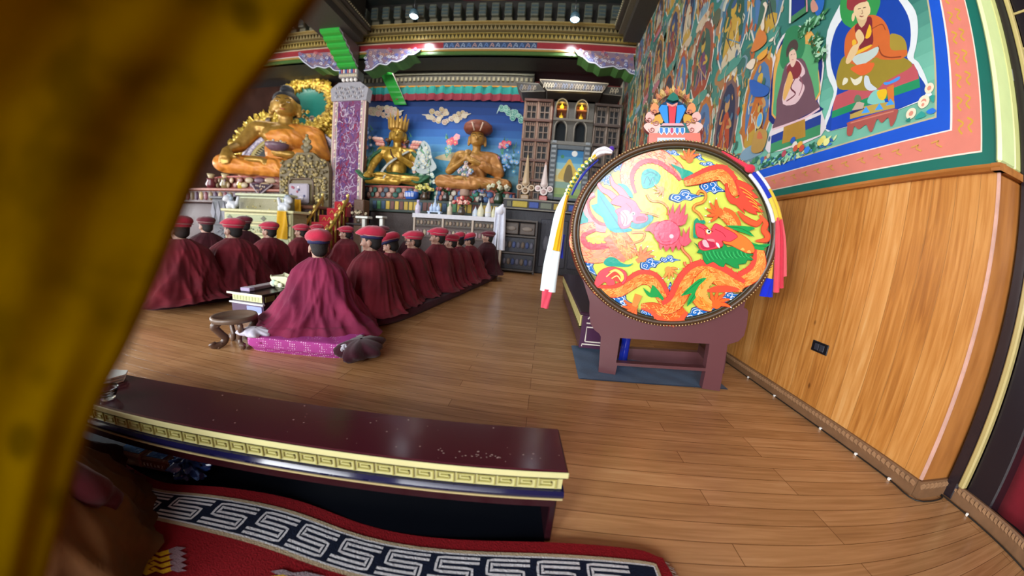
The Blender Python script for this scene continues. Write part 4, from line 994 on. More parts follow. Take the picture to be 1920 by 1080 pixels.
MB().box((x0, CB+.28, 1.98), (x1, CB+.6, 4.72), '#191614').build('back_body', CARVE(), t)
b = MB().box((x0, CB, nz1), (x1, CB+.3, 4.72), '#4a4238').box((x0, CB, az1), (x1, CB+.3, nz0), '#4c4a46').box((x0, CB-.04, nz0-.09), (x1, CB+.3, nz0-.02), '#5c564c', b=.01)
for X, z0, z1 in ((NX, nz0, nz1), (AX, az0, az1)):
    b.box((x0, CB, z0), (X[0][0], CB+.3, z1), '#4a463f'); b.box((X[0][1], CB, z0), (X[1][0], CB+.3, z1), '#4a463f'); b.box((X[1][1], CB, z0), (x1, CB+.3, z1), '#4a463f')
    for xa, xb in X:      # arched head of each niche
        m, hw = (xa+xb)/2, (xb-xa)/2
        for s in (-1, 1):
            arc = [(m+s*hw*cos(q*pi/12), z1-.2+.2*sin(q*pi/12)) for q in range(7)]
            b.prism([V((x, CB, z)) for x, z in arc]+[V((m+s*hw, CB, z1))], (0, .05, 0), '#55504a')
        b.tube([(xa-.03, CB-.01, z0), (xa-.03, CB-.01, z1-.2)]+[(m-(hw+.03)*cos(q*pi/12), CB-.01, z1-.2+.23*sin(q*pi/12)) for q in range(1, 12)]+[(xb+.03, CB-.01, z1-.2), (xb+.03, CB-.01, z0)], .016, '#8a8478', 6)
b.box((x0-.02, CB-.05, az0-.1), (x1+.02, CB+.3, az0), '#6a6862', b=.01)
b.build('carved_front', CARVE(), t)
M_glow = mat('niche_lining', '#7a3a18', .6, var=.2)
for xa, xb in NX:
    MB().box((xa, CB+.24, nz0), (xb, CB+.28, nz1)).build('niche_back', M_glow, t)
    MB().box((xa, CB+.03, (nz0+nz1)/2-.02), (xb, CB+.27, (nz0+nz1)/2+.02), '#c87a48', b=.006).build('niche_shelf', LACQ(), t)
for xa, xb in AX: MB().box((xa, CB+.2, az0), (xb, CB+.28, az1), '#20262a').build('arch_panel', LACQ(), t)
pz0, pz1 = 2.05, az0-.22; px0, px1 = at_y(1042, 315, CB).x, at_y(1092, 315, CB).x
b = MB()
for lo, hi in (((x0, CB-.05, pz0), (px0, CB+.05, az0-.1)), ((px1, CB-.05, pz0), (x1, CB+.05, az0-.1)), ((px0, CB-.05, pz1), (px1, CB+.05, az0-.1)), ((px0, CB-.05, pz0), (px1, CB+.05, pz0+.08))): b.box(lo, hi, '#565d62', b=.015)
for i in range(12): b.box((x0+.03, CB-.07, pz0+.1+i*.13), (px0-.03, CB-.05, pz0+.17+i*.13), '#8a9094', b=.01); b.box((px1+.03, CB-.07, pz0+.1+i*.13), (x1-.03, CB-.05, pz0+.17+i*.13), '#8a9094', b=.01)
b.build('picture_frame', CARVE(), t)
p = Paint(lambda x, z: V((x, CB+.04, z)), V((0, -1, 0)))
n = 8
for i in range(n): z = pz0+(pz1-pz0)*i/n; p.put([(px0, z), (px1, z), (px1, pz1), (px0, pz1)], ['#6a8a4a', '#8aa05a', '#7a9a8a', '#c8b878', '#b8c0a0', '#7ab0c0', '#4a90b8', '#2f78ac'][i])
m = (px0+px1)/2; p.poly([(m-.28, pz0+.6), (m-.1, pz0+1.0), (m, pz0+1.15), (m+.1, pz0+1.0), (m+.3, pz0+.6)], '#c8a848', 3); p.poly([(m-.12, pz0+.55), (m-.06, pz0+.95), (m+.06, pz0+.95), (m+.12, pz0+.55)], '#6a5a30', 3)
p.disc((m+.12, pz0+1.3), .08, '#e8e8e4'); p.disc((m-.2, pz0+1.2), .05, '#3f8a5a')
p.build('landscape_picture', PAINT(), t)
M_fig = mat('bright_gold_figurine', '#f0c020', .35, .2, var=.15, emit='#c88a00', emits=.0)
k = 0
for i, (xa, xb) in enumerate(NX):
    for j in range(2):
        z = (nz0 if j == 0 else (nz0+nz1)/2+.02); m = (xa+xb)/2; s = .78*(nz1-nz0)/2
        f = thing('gold_figurine', '%s gold seated figurine in the %s lit niche' % (('lower', 'upper')[j], ('left', 'right')[i]), 'figurine', (m, CB+.12, z), 0, 'gold figurines in the niches')
        b = MB().ell((m, CB+.12, z+s*.13), (s*.36, .07, s*.13)).ell((m, CB+.12, z+s*.42), (s*.2, .06, s*.27)).ell((m, CB+.12, z+s*.78), (s*.12, .05, s*.14)).cap((m-s*.2, CB+.11, z+s*.55), (m-s*.26, CB+.08, z+s*.28), s*.07, s*.06).cap((m+s*.2, CB+.11, z+s*.55), (m+s*.26, CB+.08, z+s*.28), s*.07, s*.06)
        remesh(b, .012, 1).build('body', M_fig, f); MB().cap((m, CB+.12, z+s*.88), (m, CB+.12, z+s*1.02), s*.07, s*.03).build('topknot', M_fig, f)
    d = bpy.data.lights.new('niche_lamp', 'POINT'); d.energy = 3; d.color = (1, .72, .2); d.shadow_soft_size = .03
    o = bpy.data.objects.new('niche_lamp', d); COL.objects.link(o); o.location = ((xa+xb)/2, CB+.02, nz1-.12)
# ledge and lower case of the cabinets
t = thing('cabinet_ledge', 'dark painted cabinet base with gold and blue panels along its ledge', 'cabinet', (.3, CB, 0))
MB().box((-1.2, CB-.05, 0), (WX-.03, CB+.65, 1.70), '#23222c', b=.02).build('body', CARVE(), t)
b = MB().box((-1.2, CB-.22, 1.70), (WX-.03, CB+.65, 1.98), '#2c2a30', b=.02)
for i, (a, c, col) in enumerate(((-1.1, -.98, '#5a5a48'), (-.95, -.55, '#b09a2a'), (-.5, -.25, '#2f4a9a'), (-.2, .1, '#6a7060'), (.15, .5, '#a8902e'), (.55, .9, '#2f4a9a'), (.95, 1.5, '#7a7050'))):
    b.box((a, CB-.24, 1.76), (c, CB-.21, 1.92), col, b=.01)
b.box((-1.2, CB-.25, 1.95), (WX-.03, CB-.2, 1.985), '#8a8478').box((-1.2, CB-.24, 1.70), (WX-.03, CB-.2, 1.725), '#8a8478'); b.build('painted_ledge', CARVE(), t)
b = MB()
for i in range(5): x = -.15+i*.4; b.box((x, CB-.075, .2), (x+.34, CB-.045, 1.5), '#2b2c3a', b=.02); b.ell((x+.17, CB-.08, .85), (.1, .03, .22), '#5a5a66', 6)
b.build('door_panels', CARVE(), t)
t = thing('carved_chest', 'dark carved wooden chest of shelves standing before the cabinet base', 'chest', (-.72, 8.2, 0))
xa, xb, yy = -1.17, -.22, 8.02
b = MB()
for x in (xa, (xa+xb)/2-.02, xb-.05): b.box((x, yy, 0), (x+.05, yy+.38, 1.4), '#3d3634', b=.008) if x != (xa+xb)/2-.02 else None
for z in (.05, .5, .95, 1.36): b.box((xa, yy-.01, z), (xb, yy+.38, z+.05), '#4a423e', b=.008)
b.build('frame', CARVE(), t)
for i in range(2): MB().box((xa+.06+i*.43, yy+.01, 1.02), (xa+.46+i*.43, yy+.06, 1.33), '#554a44', b=.03).ell((xa+.26+i*.43, yy+.0, 1.17), (.14, .02, .06), '#7a6e64', 6).build('drawer_front', CARVE(), t)
for z0, z1 in ((.56, .93), (.11, .48)):
    b = MB().box((xa+.06, yy+.04, z0), (xb-.06, yy+.07, z1), '#2a2c38')
    for i in range(7): b.ell((xa+.14+i*.115, yy+.03, (z0+z1)/2), (.05, .02, .09), ['#5a5a6a', '#6a5c50', '#3a4a7a'][i % 3], 6)
    b.build('carved_panel', CARVE(), t)
# offering sculptures on the cabinet ledge
def torma(label, px, py, h, cols, w=.2):
    p = at_y(px, py, CB-.12); t = thing('offering_sculpture', label, 'sculpture', (p.x, p.y, 1.985), 0); z = 1.985
    MB().box((p.x-.11, p.y-.06, z), (p.x+.11, p.y+.06, z+.13), cols[0], b=.02).build('foot', LACQ(), t)
    b = MB()
    for dx, dz, r in ((0, .24, .1), (-.16, .32, .085), (.16, .32, .085), (0, .44, .1)): b.lathe([(0, -.02), (r, -.02), (r, .02), (0, .02)], cols[1], 16, Matrix.Translation((p.x+dx, p.y-.02, z+dz)) @ Matrix.Rotation(pi/2, 4, 'X'), smooth=False); b.ell((p.x+dx, p.y-.045, z+dz), (r*.6, .02, r*.6), cols[2], 6)
    b.cap((p.x, p.y, z+.45), (p.x, p.y, z+h), .1, .03, cols[1]); b.build('flower_discs', LACQ(), t)
    MB().cap((p.x, p.y, z+h-.02), (p.x, p.y, z+h+.1), .03, .008, cols[3]).build('tip', LACQ(), t)
torma('white and pink flower-disc offering sculpture with red foot on cabinet ledge', 1016, 398, .95, ('#a83a34', '#d8c8c4', '#b89a98', '#e0b0a0'))
torma('tan and gold offering sculpture on the left end of cabinet ledge', 982, 392, 1.1, ('#8a6a3a', '#b8a080', '#7a5a3a', '#c8b080'))

# ------------------------------------------------------------------ offering table before the statues
OY = 7.9
t = thing('offering_table', 'carved offering table under a white cloth in front of the two statues', 'table', (-2.3, OY+.2, 0))
tx0, tx1, tz = -3.58, -1.1, 1.40
MB().box((tx0, OY, tz-.05), (tx1, OY+.45, tz), '#5a3a30', b=.01).build('tabletop', CARVE(), t)
MB().box((tx0-.02, OY-.02, tz), (tx1+.02, OY+.46, tz+.012), '#dcdce0').box((tx0-.02, OY-.025, tz-.10), (tx1+.02, OY-.012, tz+.012), '#d4d4dc').build('white_cloth', CLOTH(), t)
b = MB()
for i in range(3):
    xa = tx0+.06+i*.82; b.box((xa, OY+.03, tz-.33), (xa+.76, OY+.06, tz-.12), '#4a4038', b=.01); b.box((xa, OY+.03, tz-.62), (xa+.76, OY+.06, tz-.36), '#5a4a44', b=.01)
    for j in range(7): b.ell((xa+.08+j*.1, OY+.02, tz-.22), (.04, .02, .06), ['#8a7a64', '#a08a78', '#6a5a50'][j % 3], 5); b.ell((xa+.08+j*.1, OY+.02, tz-.49), (.045, .02, .08), ['#a8909a', '#8a6a70', '#b8a890'][j % 3], 5)
b.box((tx0, OY+.06, 0), (tx1, OY+.42, tz-.05), '#3a2624'); b.build('carved_front', CARVE(), t)
for x in (tx0, -2.76, -1.94, tx1-.06):
    for y in (OY, OY+.39): MB().box((x, y, 0), (x+.06, y+.06, tz-.05), '#b8a898', b=.01).build('leg', CARVE(), t)
M_wax = mat('white_wax_offering', attr=True, rough=.5, var=.05)
def pointed(label, px, h, w, col, y=OY+.16):
    p = at_y(px, 400, y); z = tz+.013
    t = thing('pointed_offering', label, 'offering', (p.x, y, z), 0, 'pointed offerings on the white cloth')
    MB().lathe([(0, 0), (w*.8, 0), (w, h*.1), (w*.95, h*.45), (w*.6, h*.62), (w*.3, h*.75), (w*.12, h*.9), (0, h)], col, 14, Matrix.Translation((p.x, y, z))).build('cone', M_wax, t)
    MB().lathe([(w*.85, h*.2), (w*1.05, h*.24), (w*.9, h*.28)], '#e8e0b8', 14, Matrix.Translation((p.x, y, z))).build('band', M_wax, t)
pointed('tall white pointed offering, second from the white scarf', 915, .52, .085, '#d8d8dc')
pointed('cream pointed offering left of the tall white one', 901, .40, .09, '#d8d4b8')
pointed('small cream pointed offering nearest the white scarf', 925, .32, .055, '#d8d4b4')
pointed('small white pointed offering right of the pink flowers', 891, .30, .08, '#ccd8e8', OY+.33)
def bottle(label, px, h, w, col, y=OY+.14):
    p = at_y(px, 400, y); z = tz+.013; t = thing('offering_bottle', label, 'bottle', (p.x, y, z))
    MB().lathe([(0, 0), (w, 0), (w, h*.55), (w*.5, h*.66), (w*.42, h*.8), (0, h*.8)], col[0], 14, Matrix.Translation((p.x, y, z))).build('bottle_body', mat('bottle_glaze', attr=True, rough=.2, var=.08), t)
    MB().lathe([(w*.45, h*.8), (w*.5, h*.82), (w*.5, h), (0, h)], col[1], 14, Matrix.Translation((p.x, y, z))).build('cap', MATS['bottle_glaze'], t)
bottle('white bottle at the left end of the offering table', 783, .37, .075, ('#cfc8dc', '#b8a8d0'))
bottle('ivory bottle left of the pink flower bunch', 843, .36, .07, ('#d0c4ac', '#e0d8c8'))
p = at_y(815, 398, OY+.18)
t = thing('water_bowl_stand', 'pale blue stand with water vessels on the offering table', 'vessel', (p.x, OY+.18, tz+.013)); z = tz+.013
MB().box((p.x-.2, OY+.1, z+.05), (p.x+.2, OY+.26, z+.08), '#a8bcd8', b=.01).box((p.x-.18, OY+.12, z), (p.x-.12, OY+.24, z+.05), '#90a4c8').box((p.x+.12, OY+.12, z), (p.x+.18, OY+.24, z+.05), '#90a4c8').build('tray', LACQ(), t)
for dx, h in ((-.1, .2), (.0, .36), (.1, .22)): MB().lathe([(0, 0), (.05, 0), (.06, h*.5), (.025, h*.7), (.012, h), (0, h)], '#b8cce8', 12, Matrix.Translation((p.x+dx, OY+.18, z+.08))).build('vessel', LACQ(), t)
def bouquet(label, p, r, cols, vase, n=26, leaf='#2c4a26'):
    t = thing('flower_bouquet', label, 'flowers', tuple(p)); q = random.Random(n+len(label))
    MB().lathe([(0, 0), (r*.3, 0), (r*.42, r*.3), (r*.25, r*.75), (r*.34, r*.85), (0, r*.85)], vase, 14, Matrix.Translation(p)).build('vase', LACQ(), t)
    b = MB()
    for i in range(30): a, e = q.uniform(0, 6.3), q.uniform(.1, 1); d = V((cos(a)*e, sin(a)*e*.6, q.uniform(.4, 1.3)))*r; c0 = p+V((0, 0, r*.8)); b.tube([c0, c0+d*.5, c0+d*.95], [.008, .03*r/.3, .003], leaf, 5, flat=(1, .3))
    b.build('leaves', LACQ(), t)
    b = MB()
    for i in range(n):
        a, e = q.uniform(0, 6.3), q.uniform(0, 1)**.5; c = p+V((cos(a)*e*r, sin(a)*e*r*.6-.03, r*(1.15+.75*q.random()*(1.2-e))))
        for k in range(4): w = k*1.57+i; b.ell(c+V((cos(w), -.3, sin(w)))*r*.09, r*.11, q.choice(cols), 4)
    b.build('blossoms', LACQ(), t)
bouquet('bunch of pink and red flowers on the white-cloth table', V((at_y(866, 405, OY+.1).x, OY+.05, tz+.013)), .27, ['#d88a80', '#c84a48', '#e8b0a0', '#b83a44', '#e8d0c0'], '#4a4038')
bouquet('bunch of yellow flowers on altar ledge, left of the pointed offerings', V((at_y(793, 385, 8.56).x, 8.66, 1.84)), .27, ['#d8cc50', '#e8e08a', '#c8c070'], '#4a3a2a')
bouquet('bunch of dull red flowers on altar ledge in front of the guru statue', V((at_y(833, 385, 8.56).x, 8.66, 1.84)), .28, ['#a8484a', '#b86a60', '#8a3a3e', '#c89a90'], '#3a3430')
bouquet('dark leafy bunch with cream flowers on altar ledge, near the cabinets', V((at_y(936, 385, 8.56).x-.05, 8.66, 1.84)), .36, ['#d8d0b8', '#c8c8a8', '#b8b898'], '#2a3a26', 18)
bouquet('bunch of mixed dark blue and pink flowers beside the central offering', V((at_y(900, 385, 8.56).x, 8.66, 1.84)), .24, ['#4a6a9a', '#b87a8a', '#5a8a9a', '#8a5a7a'], '#2a2a36')
p = V((at_y(869, 385, 8.56).x, 8.62, 1.84))
t = thing('butter_sculpture', 'tall flower-decked butter sculpture with red foot between the bouquets', 'sculpture', tuple(p))
MB().lathe([(0, 0), (.22, 0), (.24, .1), (.14, .16), (0, .16)], '#8a3a34', 20, Matrix.Translation(p)).build('foot', LACQ(), t)
MB().lathe([(.12, .16), (.15, .2), (.13, .55), (.11, .6), (0, .62)], '#a88a78', 18, Matrix.Translation(p)).build('stem', CARVE(), t)
b = MB(); q = random.Random(5)
for dx, dz, r in ((0, .95, .1), (-.15, .85, .09), (.15, .85, .09), (0, .75, .12), (-.22, .62, .07), (.22, .62, .07), (-.2, .42, .06), (.2, .42, .06), (0, 1.1, .07)):
    for k in range(6): b.ell(p+V((dx+r*.6*cos(k), -.1, dz+r*.6*sin(k))), (r*.45, .03, r*.45), q.choice(['#b8a8b8', '#7a8aa8', '#c8b0a8', '#6a8a80', '#d8d0d0']), 4)
    b.ell(p+V((dx, -.13, dz)), (r*.3, .03, r*.3), '#d8c8a0', 4)
b.build('flowers', LACQ(), t)
p = V((at_y(768, 383, 8.5).x, 8.62, 1.84))
t = thing('blue_bowl', 'bright blue bowl on the altar ledge below the goddess statue', 'bowl', tuple(p))
MB().lathe([(0, 0), (.16, 0), (.2, .08), (.21, .22), (.18, .22), (.17, .1), (0, .06)], '#3a6ac8', 20, Matrix.Translation(p)).build('bowl', LACQ(), t)
b = MB()
for i in range(6): b.box(p+V((-.13+.05*i, -.215, .06)), p+V((-.11+.05*i, -.205, .18)), '#d8e0f0')
b.build('white_pattern', LACQ(), t)
# white scarf over the table corner
t = thing('white_scarf', 'white ceremonial scarf hanging over the right end of the offering table', 'scarf', (-1.15, OY, 1.0))
for s, x0, x1, zb in ((0, -1.36, -1.22, .62), (1, -1.19, -1.03, .58)):
    def f(u, w): return V((x0+(x1-x0)*u+.04*(1-w)*(1 if s else -1)*(u-.5)+(-.03 if s else .03)*w, OY-.05-.03*sin(u*9+s)-.025*w, tz+.28-(tz+.28-zb)*(1-w) if w < .8 else tz+.02+.26*(w-.8)/.2))
    MB().grid(f, 14, 24, '#dfe2f0').build('scarf_tail', CLOTH(), t)
MB().cap((-1.2, OY-.06, tz+.2), (-1.14, OY-.06, tz+.34), .12, .03, '#e2e4f0').build('scarf_knot', CLOTH(), t)

# ------------------------------------------------------------------ throne, stair and pale altar tables before the Buddha
TY = 8.0
t = thing('throne', 'carved gilt throne back with crest and floral cushion beside the Buddha', 'throne', (-7.3, TY, 0))
def th(px, py): return at_y(px, py, TY)
MB().prism(Yl(TY, [(524, 385), (524, 318), (532, 302), (548, 296), (556, 286), (586, 286), (598, 297), (612, 302), (617, 318), (616, 388)]), (0, .12, 0), '#6a5c3c').build('back_board', CARVE(), t)
b = MB(); q = random.Random(12)
for i in range(330):
    x, y = q.uniform(527, 613), q.uniform(292, 380)
    if 541 < x < 588 and y > 335: continue
    if y < 300 and not 556 < x < 586: continue
    c = th(x, y); b.ell((c.x, TY-.02, c.z), (q.uniform(.03, .06), .035, q.uniform(.03, .06)), q.choice(['#8a7a4c', '#a08c54', '#5a4c30', '#7a6a48', '#b09c64', '#4a4430']), 4)
b.build('scroll_carving', CARVE(), t)
b = MB(); c = th(573, 283)
for dx, dz, r in ((0, .05, .12), (-.12, .12, .08), (.12, .12, .08), (0, .2, .11), (-.08, .28, .07), (.08, .28, .07), (0, .36, .07), (0, .46, .04)): b.ell((c.x+dx, TY+.04, c.z+dz), (r, .05, r), q.choice(['#8a7c58', '#6a6044', '#a09468']), 6)
b.build('crest', CARVE(), t)
b = MB().tube([th(543, 385), th(543, 340), th(548, 335), th(583, 335), th(588, 340), th(588, 387)], .045, '#5a4632', 8); b.build('inner_frame', CARVE(), t)
c0, c1 = th(545, 378), th(582, 345)
b = MB().box((c0.x, TY-.1, c0.z-.05), (c1.x, TY-.01, c1.z), '#b0a8b4', b=.06)
for i in range(9): b.ell((c0.x+.1+q.random()*(c1.x-c0.x-.2), TY-.105, c0.z+.05+q.random()*(c1.z-c0.z-.15)), (.04, .01, .04), ['#5a5a7a', '#a05a6a', '#e0d8e0'][i % 3], 5)
b.build('back_cushion', CLOTH(), t)
a, c = th(527, 384), th(600, 392)
b = MB().box((a.x, TY-.5, 0), (c.x+.3, TY+.1, a.z-.06), '#3a2220', b=.02).box((a.x-.05, TY-.56, a.z-.12), (c.x+.35, TY+.1, a.z-.02), '#7a4a34', b=.03); b.build('seat_base', CARVE(), t)
def scarf_strip(label, pts, w, col, y):
    P = Yl(y, pts); t = thing('yellow_scarf', label, 'scarf', base_of(P))
    b = MB(); n = len(P)
    def f(u, v):
        k = v*(n-1); i = min(int(k), n-2); q = P[i].lerp(P[i+1], k-i); return q+V((w*(u-.5), -.02-.03*sin(u*8+v*3), 0))
    b.grid(f, 10, 14, col).build('scarf_cloth', CLOTH(), t)
scarf_strip('yellow scarf hanging down the front of the throne seat', [(560, 374), (559, 400), (556, 430)], .24, '#d8a020', TY-.6)
scarf_strip('yellow scarf hanging over the right end of the carved cream table', [(530, 396), (531, 420), (529, 448)], .30, '#c89a20', 6.43)
# pale altar tables
def carved_table(label, lo, hi, cols, rows):
    t = thing('carved_altar_table', label, 'table', ((lo[0]+hi[0])/2, (lo[1]+hi[1])/2, lo[2]))
    MB().box((lo[0]-.06, lo[1]-.06, hi[2]-.07), (hi[0]+.06, hi[1]+.04, hi[2]), cols[0], b=.015).build('tabletop', CARVE(), t)
    MB().box(lo, (hi[0], hi[1], hi[2]-.07), cols[1], b=.01).build('body', CARVE(), t)
    H = hi[2]-lo[2]-.1; W_ = hi[0]-lo[0]; q = random.Random(int(W_*100))
    for k in range(rows):
        z0, z1 = lo[2]+.04+H*k/rows, lo[2]+H*(k+1)/rows; b = MB()
        b.box((lo[0]+.05, lo[1]-.03, z0), (hi[0]-.05, lo[1]+.01, z1), cols[0], b=.012); b.box((lo[0]+.1, lo[1]-.045, z0+.04), (hi[0]-.1, lo[1]-.02, z1-.04), cols[2], b=.01)
        if k % 2 == 0 or rows == 1:
            for i in range(int(W_*26)): b.ell((lo[0]+.14+q.random()*(W_-.28), lo[1]-.045, z0+.06+q.random()*max(z1-z0-.12, .01)), (.03, .015, .025), q.choice(cols[3:]), 4)
        else:
            for i in range(4): x = lo[0]+W_*(i+.5)/4; b.prism([(x-.12, lo[1]-.045, (z0+z1)/2), (x-.02, lo[1]-.045, z1-.06), (x+.06, lo[1]-.045, (z0+z1)/2), (x-.02, lo[1]-.045, z0+.06)], (0, -.012, 0), cols[3])
        b.build('carved_panel', CARVE(), t)
    return t
carved_table('wide carved cream altar table, lower of the two before the Buddha', (at_y(420, 395, 6.5).x, 6.5, 0), (at_y(549, 395, 6.5).x, 6.98, at_y(484, 393, 6.5).z), ['#c8c494', '#8a8560', '#a0a880', '#5a5c48', '#c0b888', '#7a7a5a'], 4)
carved_table('carved grey-green altar box, upper one before the Buddha', (at_y(447, 375, 7.05).x, 7.05, 0), (at_y(536, 375, 7.05).x, 7.38, at_y(490, 363, 7.05).z), ['#c0c4a4', '#7a7c68', '#8a8460', '#a89a58', '#6a6440', '#c0b070'], 1)
carved_table('dark grey altar table left of the carved grey-green box', (at_y(398, 375, 7.05).x, 7.05, 0), (at_y(443, 375, 7.05).x-.08, 7.38, at_y(420, 368, 7.05).z), ['#4a4a52', '#34343c', '#3a3c46', '#6a6a78', '#50505c', '#44444e'], 2)
def lion(label, px, py, y, flip):
    p = at_y(px, py, y); p.z = at_y(484, 393, 6.5).z+.002; t = thing('lion_figurine', label, 'figurine', tuple(p)); b = MB()
    b.ell(p+V((0, 0, .12)), (.17, .1, .11)); b.ell(p+V((flip*.15, -.03, .28)), .10); b.ell(p+V((flip*.23, -.05, .25)), .055)
    for dx in (-.12, .1): b.cap(p+V((dx, -.05, .1)), p+V((dx, -.05, .02)), .05, .045)
    b.cap(p+V((-flip*.15, 0, .15)), p+V((-flip*.2, 0, .32)), .05, .04)
    remesh(b, .02, 2).build('body', mat('white_glaze', '#c8ccd4', .4, var=.1), t)
    b = MB()
    for i in range(7): b.ell(p+V((flip*.1+.07*cos(i), -.02+.0*i, .30+.08*sin(i))), .045, '#9aa8b8', 5)
    b.build('mane', LACQ(), t)
lion('white lion figurine at the left of the carved grey-green box', 437, 390, 6.8, -1); lion('white lion figurine at the right of the carved grey-green box', 534, 390, 6.8, 1)
p = at_y(488, 362, 8.05)
t = thing('altar_cloth', 'dark triangular brocade cloth with pale edge hanging below the Buddha', 'cloth', tuple(p))
a, c, e = at_y(470, 344, 8.1), at_y(511, 346, 8.1), at_y(486, 366, 8.1)
MB().prism([a, c, e], (0, .03, 0), '#3a2a3a').build('cloth', CLOTH(), t)
b = MB().tube([a, e, c], .025, '#a89aa0', 6)
for i in range(16): u, v = q.random(), q.random(); u, v = (1-u, 1-v) if u+v > 1 else (u, v); w = a+(c-a)*u*.8+(e-a)*v*.8+(c-a)*.08+V((0, -.01, -.04)); b.ell(w, (.03, .012, .03), q.choice(['#b09078', '#8a6a68', '#c0b0a0']), 4)
b.build('brocade_edge', CLOTH(), t)
# stair to the throne
t = thing('altar_stair', 'red carpeted stair with gilt handrails beside the throne', 'stairs', (-6.0, 7.4, 0))
for i in range(5):
    y0 = 6.95+i*.17; z0 = .62+i*.2
    MB().box((-6.32+.11*i, y0, 0 if i == 0 else z0-.22), (-5.72+.06*i, 7.86, z0+.2), '#a82430', b=.02).build('step', CLOTH(), t)
    b = MB()
    for j in range(3): b.tube([(-6.2+.11*i+j*.17, y0-.008, z0+.05), (-6.13+.11*i+j*.17, y0-.008, z0+.14), (-6.08+.11*i+j*.17, y0-.008, z0+.06)], .012, '#c89a4a', 5)
    b.build('gold_trim', LACQ(), t)
for s, A, B in (('left', (565, 432), (605, 372)), ('right', (613, 438), (652, 374))):
    yA, yB = 6.85, 7.75; P, Q = at_y(*A, yA), at_y(*B, yB)
    MB().tube([P, P.lerp(Q, .5), Q], .045, '#b8963c', 8).build('handrail', mat('gilt_rail', attr=True, rough=.3, metal=.5, var=.2), t)
    for k in range(6):
        u = k/5; w = P.lerp(Q, u); b = MB().tube([(w.x, w.y, max(w.z-.62, .02)), (w.x, w.y, w.z+.05)], .028, '#a8883c', 7).ell((w.x, w.y, w.z+.1), (.045, .045, .06), '#e0c878', 6); b.build('baluster', MATS['gilt_rail'], t)
# post, low white stands and clutter between the stair and offering table
t = thing('corner_post', 'brown wooden post at the foot of the purple column', 'post', (-5.12, 7.85, 0))
MB().box((-5.3, 7.7, 0), (-4.98, 8.0, 1.7), '#5a3c28', b=.02).build('post', CARVE(), t); MB().box((-5.33, 7.67, 1.2), (-4.95, 8.03, 1.26), '#3a2418', b=.01).build('band', CARVE(), t)
for lab, xa, xb, z, y in (('small white stand left, between stair and offering table', 674, 689, .0, 7.3), ('small white stand right, beside the dark bookcase front', 712, 717, .0, 7.3)):
    a, c = at_y(xa, 408, y), at_y(xb, 408, y); t = thing('white_stand', lab, 'stand', ((a.x+c.x)/2, y, 0))
    MB().box((a.x-.06, y-.1, a.z-.02), (c.x+.06, y+.15, a.z+.04), '#c8c8c0', b=.01).build('top', LACQ(), t); MB().box(((a.x+c.x)/2-.05, y, 0), ((a.x+c.x)/2+.05, y+.1, a.z-.02), '#b8b8b0', b=.01).build('stem', LACQ(), t)
bouquet('bunch of cream flowers at the foot of the purple column', V((at_y(680, 400, 7.9).x, 7.75, 1.05)), .22, ['#a89c84', '#c8b898', '#8a7a64'], '#4a4238', 16)
t = thing('side_table', 'dark side table under the cream flowers by the column', 'table', (at_y(680, 400, 7.9).x, 7.78, 0)); a = at_y(680, 400, 7.9).x
MB().box((a-.3, 7.55, 1.0), (a+.3, 7.98, 1.05), '#2a2020', b=.01).build('tabletop', CARVE(), t)
for sx in (-1, 1):
    for sy in (7.58, 7.91): MB().box((a+sx*.26-.025, sy, 0), (a+sx*.26+.025, sy+.05, 1.0), '#2a2020', b=.005).build('leg', CARVE(), t)
p = at_y(390, 352, 8.1)
for i, (px, col, lab) in enumerate(((385, '#6a2a34', 'dark red'), (412, '#8a7a50', 'dull gold'), (443, '#c8b440', 'yellow'))):
    p = V((at_y(px, 352, 8.16).x, 8.36, 1.98)); t = thing('offering_vase', lab+' offering vase on the ledge before the Buddha', 'vase', tuple(p))
    MB().lathe([(0, 0), (.1, 0), (.16, .14), (.1, .28), (.13, .34), (0, .34)], col, 16, Matrix.Translation(p)).build('vase_body', LACQ(), t); MB().lathe([(.0, .34), (.06, .34), (.12, .5), (0, .46)], '#c8b890', 12, Matrix.Translation(p)).build('vase_top', LACQ(), t)
# pendant spot lamps under the ceiling
for px, py, lab in ((776, 30, 'left'), (1078, 36, 'right')):
    p = at_y(px, py, BY-.6); t = thing('ceiling_spotlight', 'bright round ceiling spotlight, %s one of two above the beam' % lab, 'lamp', tuple(p))
    MB().lathe([(0, .16), (.07, .16), (.11, .10), (.12, -.02), (.105, -.02), (.1, .02), (0, .03)], '#4a6a78', 20, Matrix.Translation(p)).build('housing', LACQ(), t)
    MB().lathe([(0, .012), (.1, .012), (.1, 0), (.06, -.035), (0, -.05)], None, 20, Matrix.Translation(p)).build('bulb', mat('lamp_glow', '#ffffff', .4, emit='#eef4ff', emits=30), t)
    MB().tube([p+V((0, 0, .15)), V((p.x, p.y, CZ))], .012, '#2a2a2a', 6).build('stem', LACQ(), t)
    d = bpy.data.lights.new('spot_lamp', 'SPOT'); d.energy = 220; d.spot_size = 1.9; d.spot_blend = .8; d.shadow_soft_size = .09; d.color = (.95, .97, 1)
    o = bpy.data.objects.new('spot_lamp', d); COL.objects.link(o); o.location = p+V((0, 0, -.08)); o.rotation_euler = (.25, 0, 0)

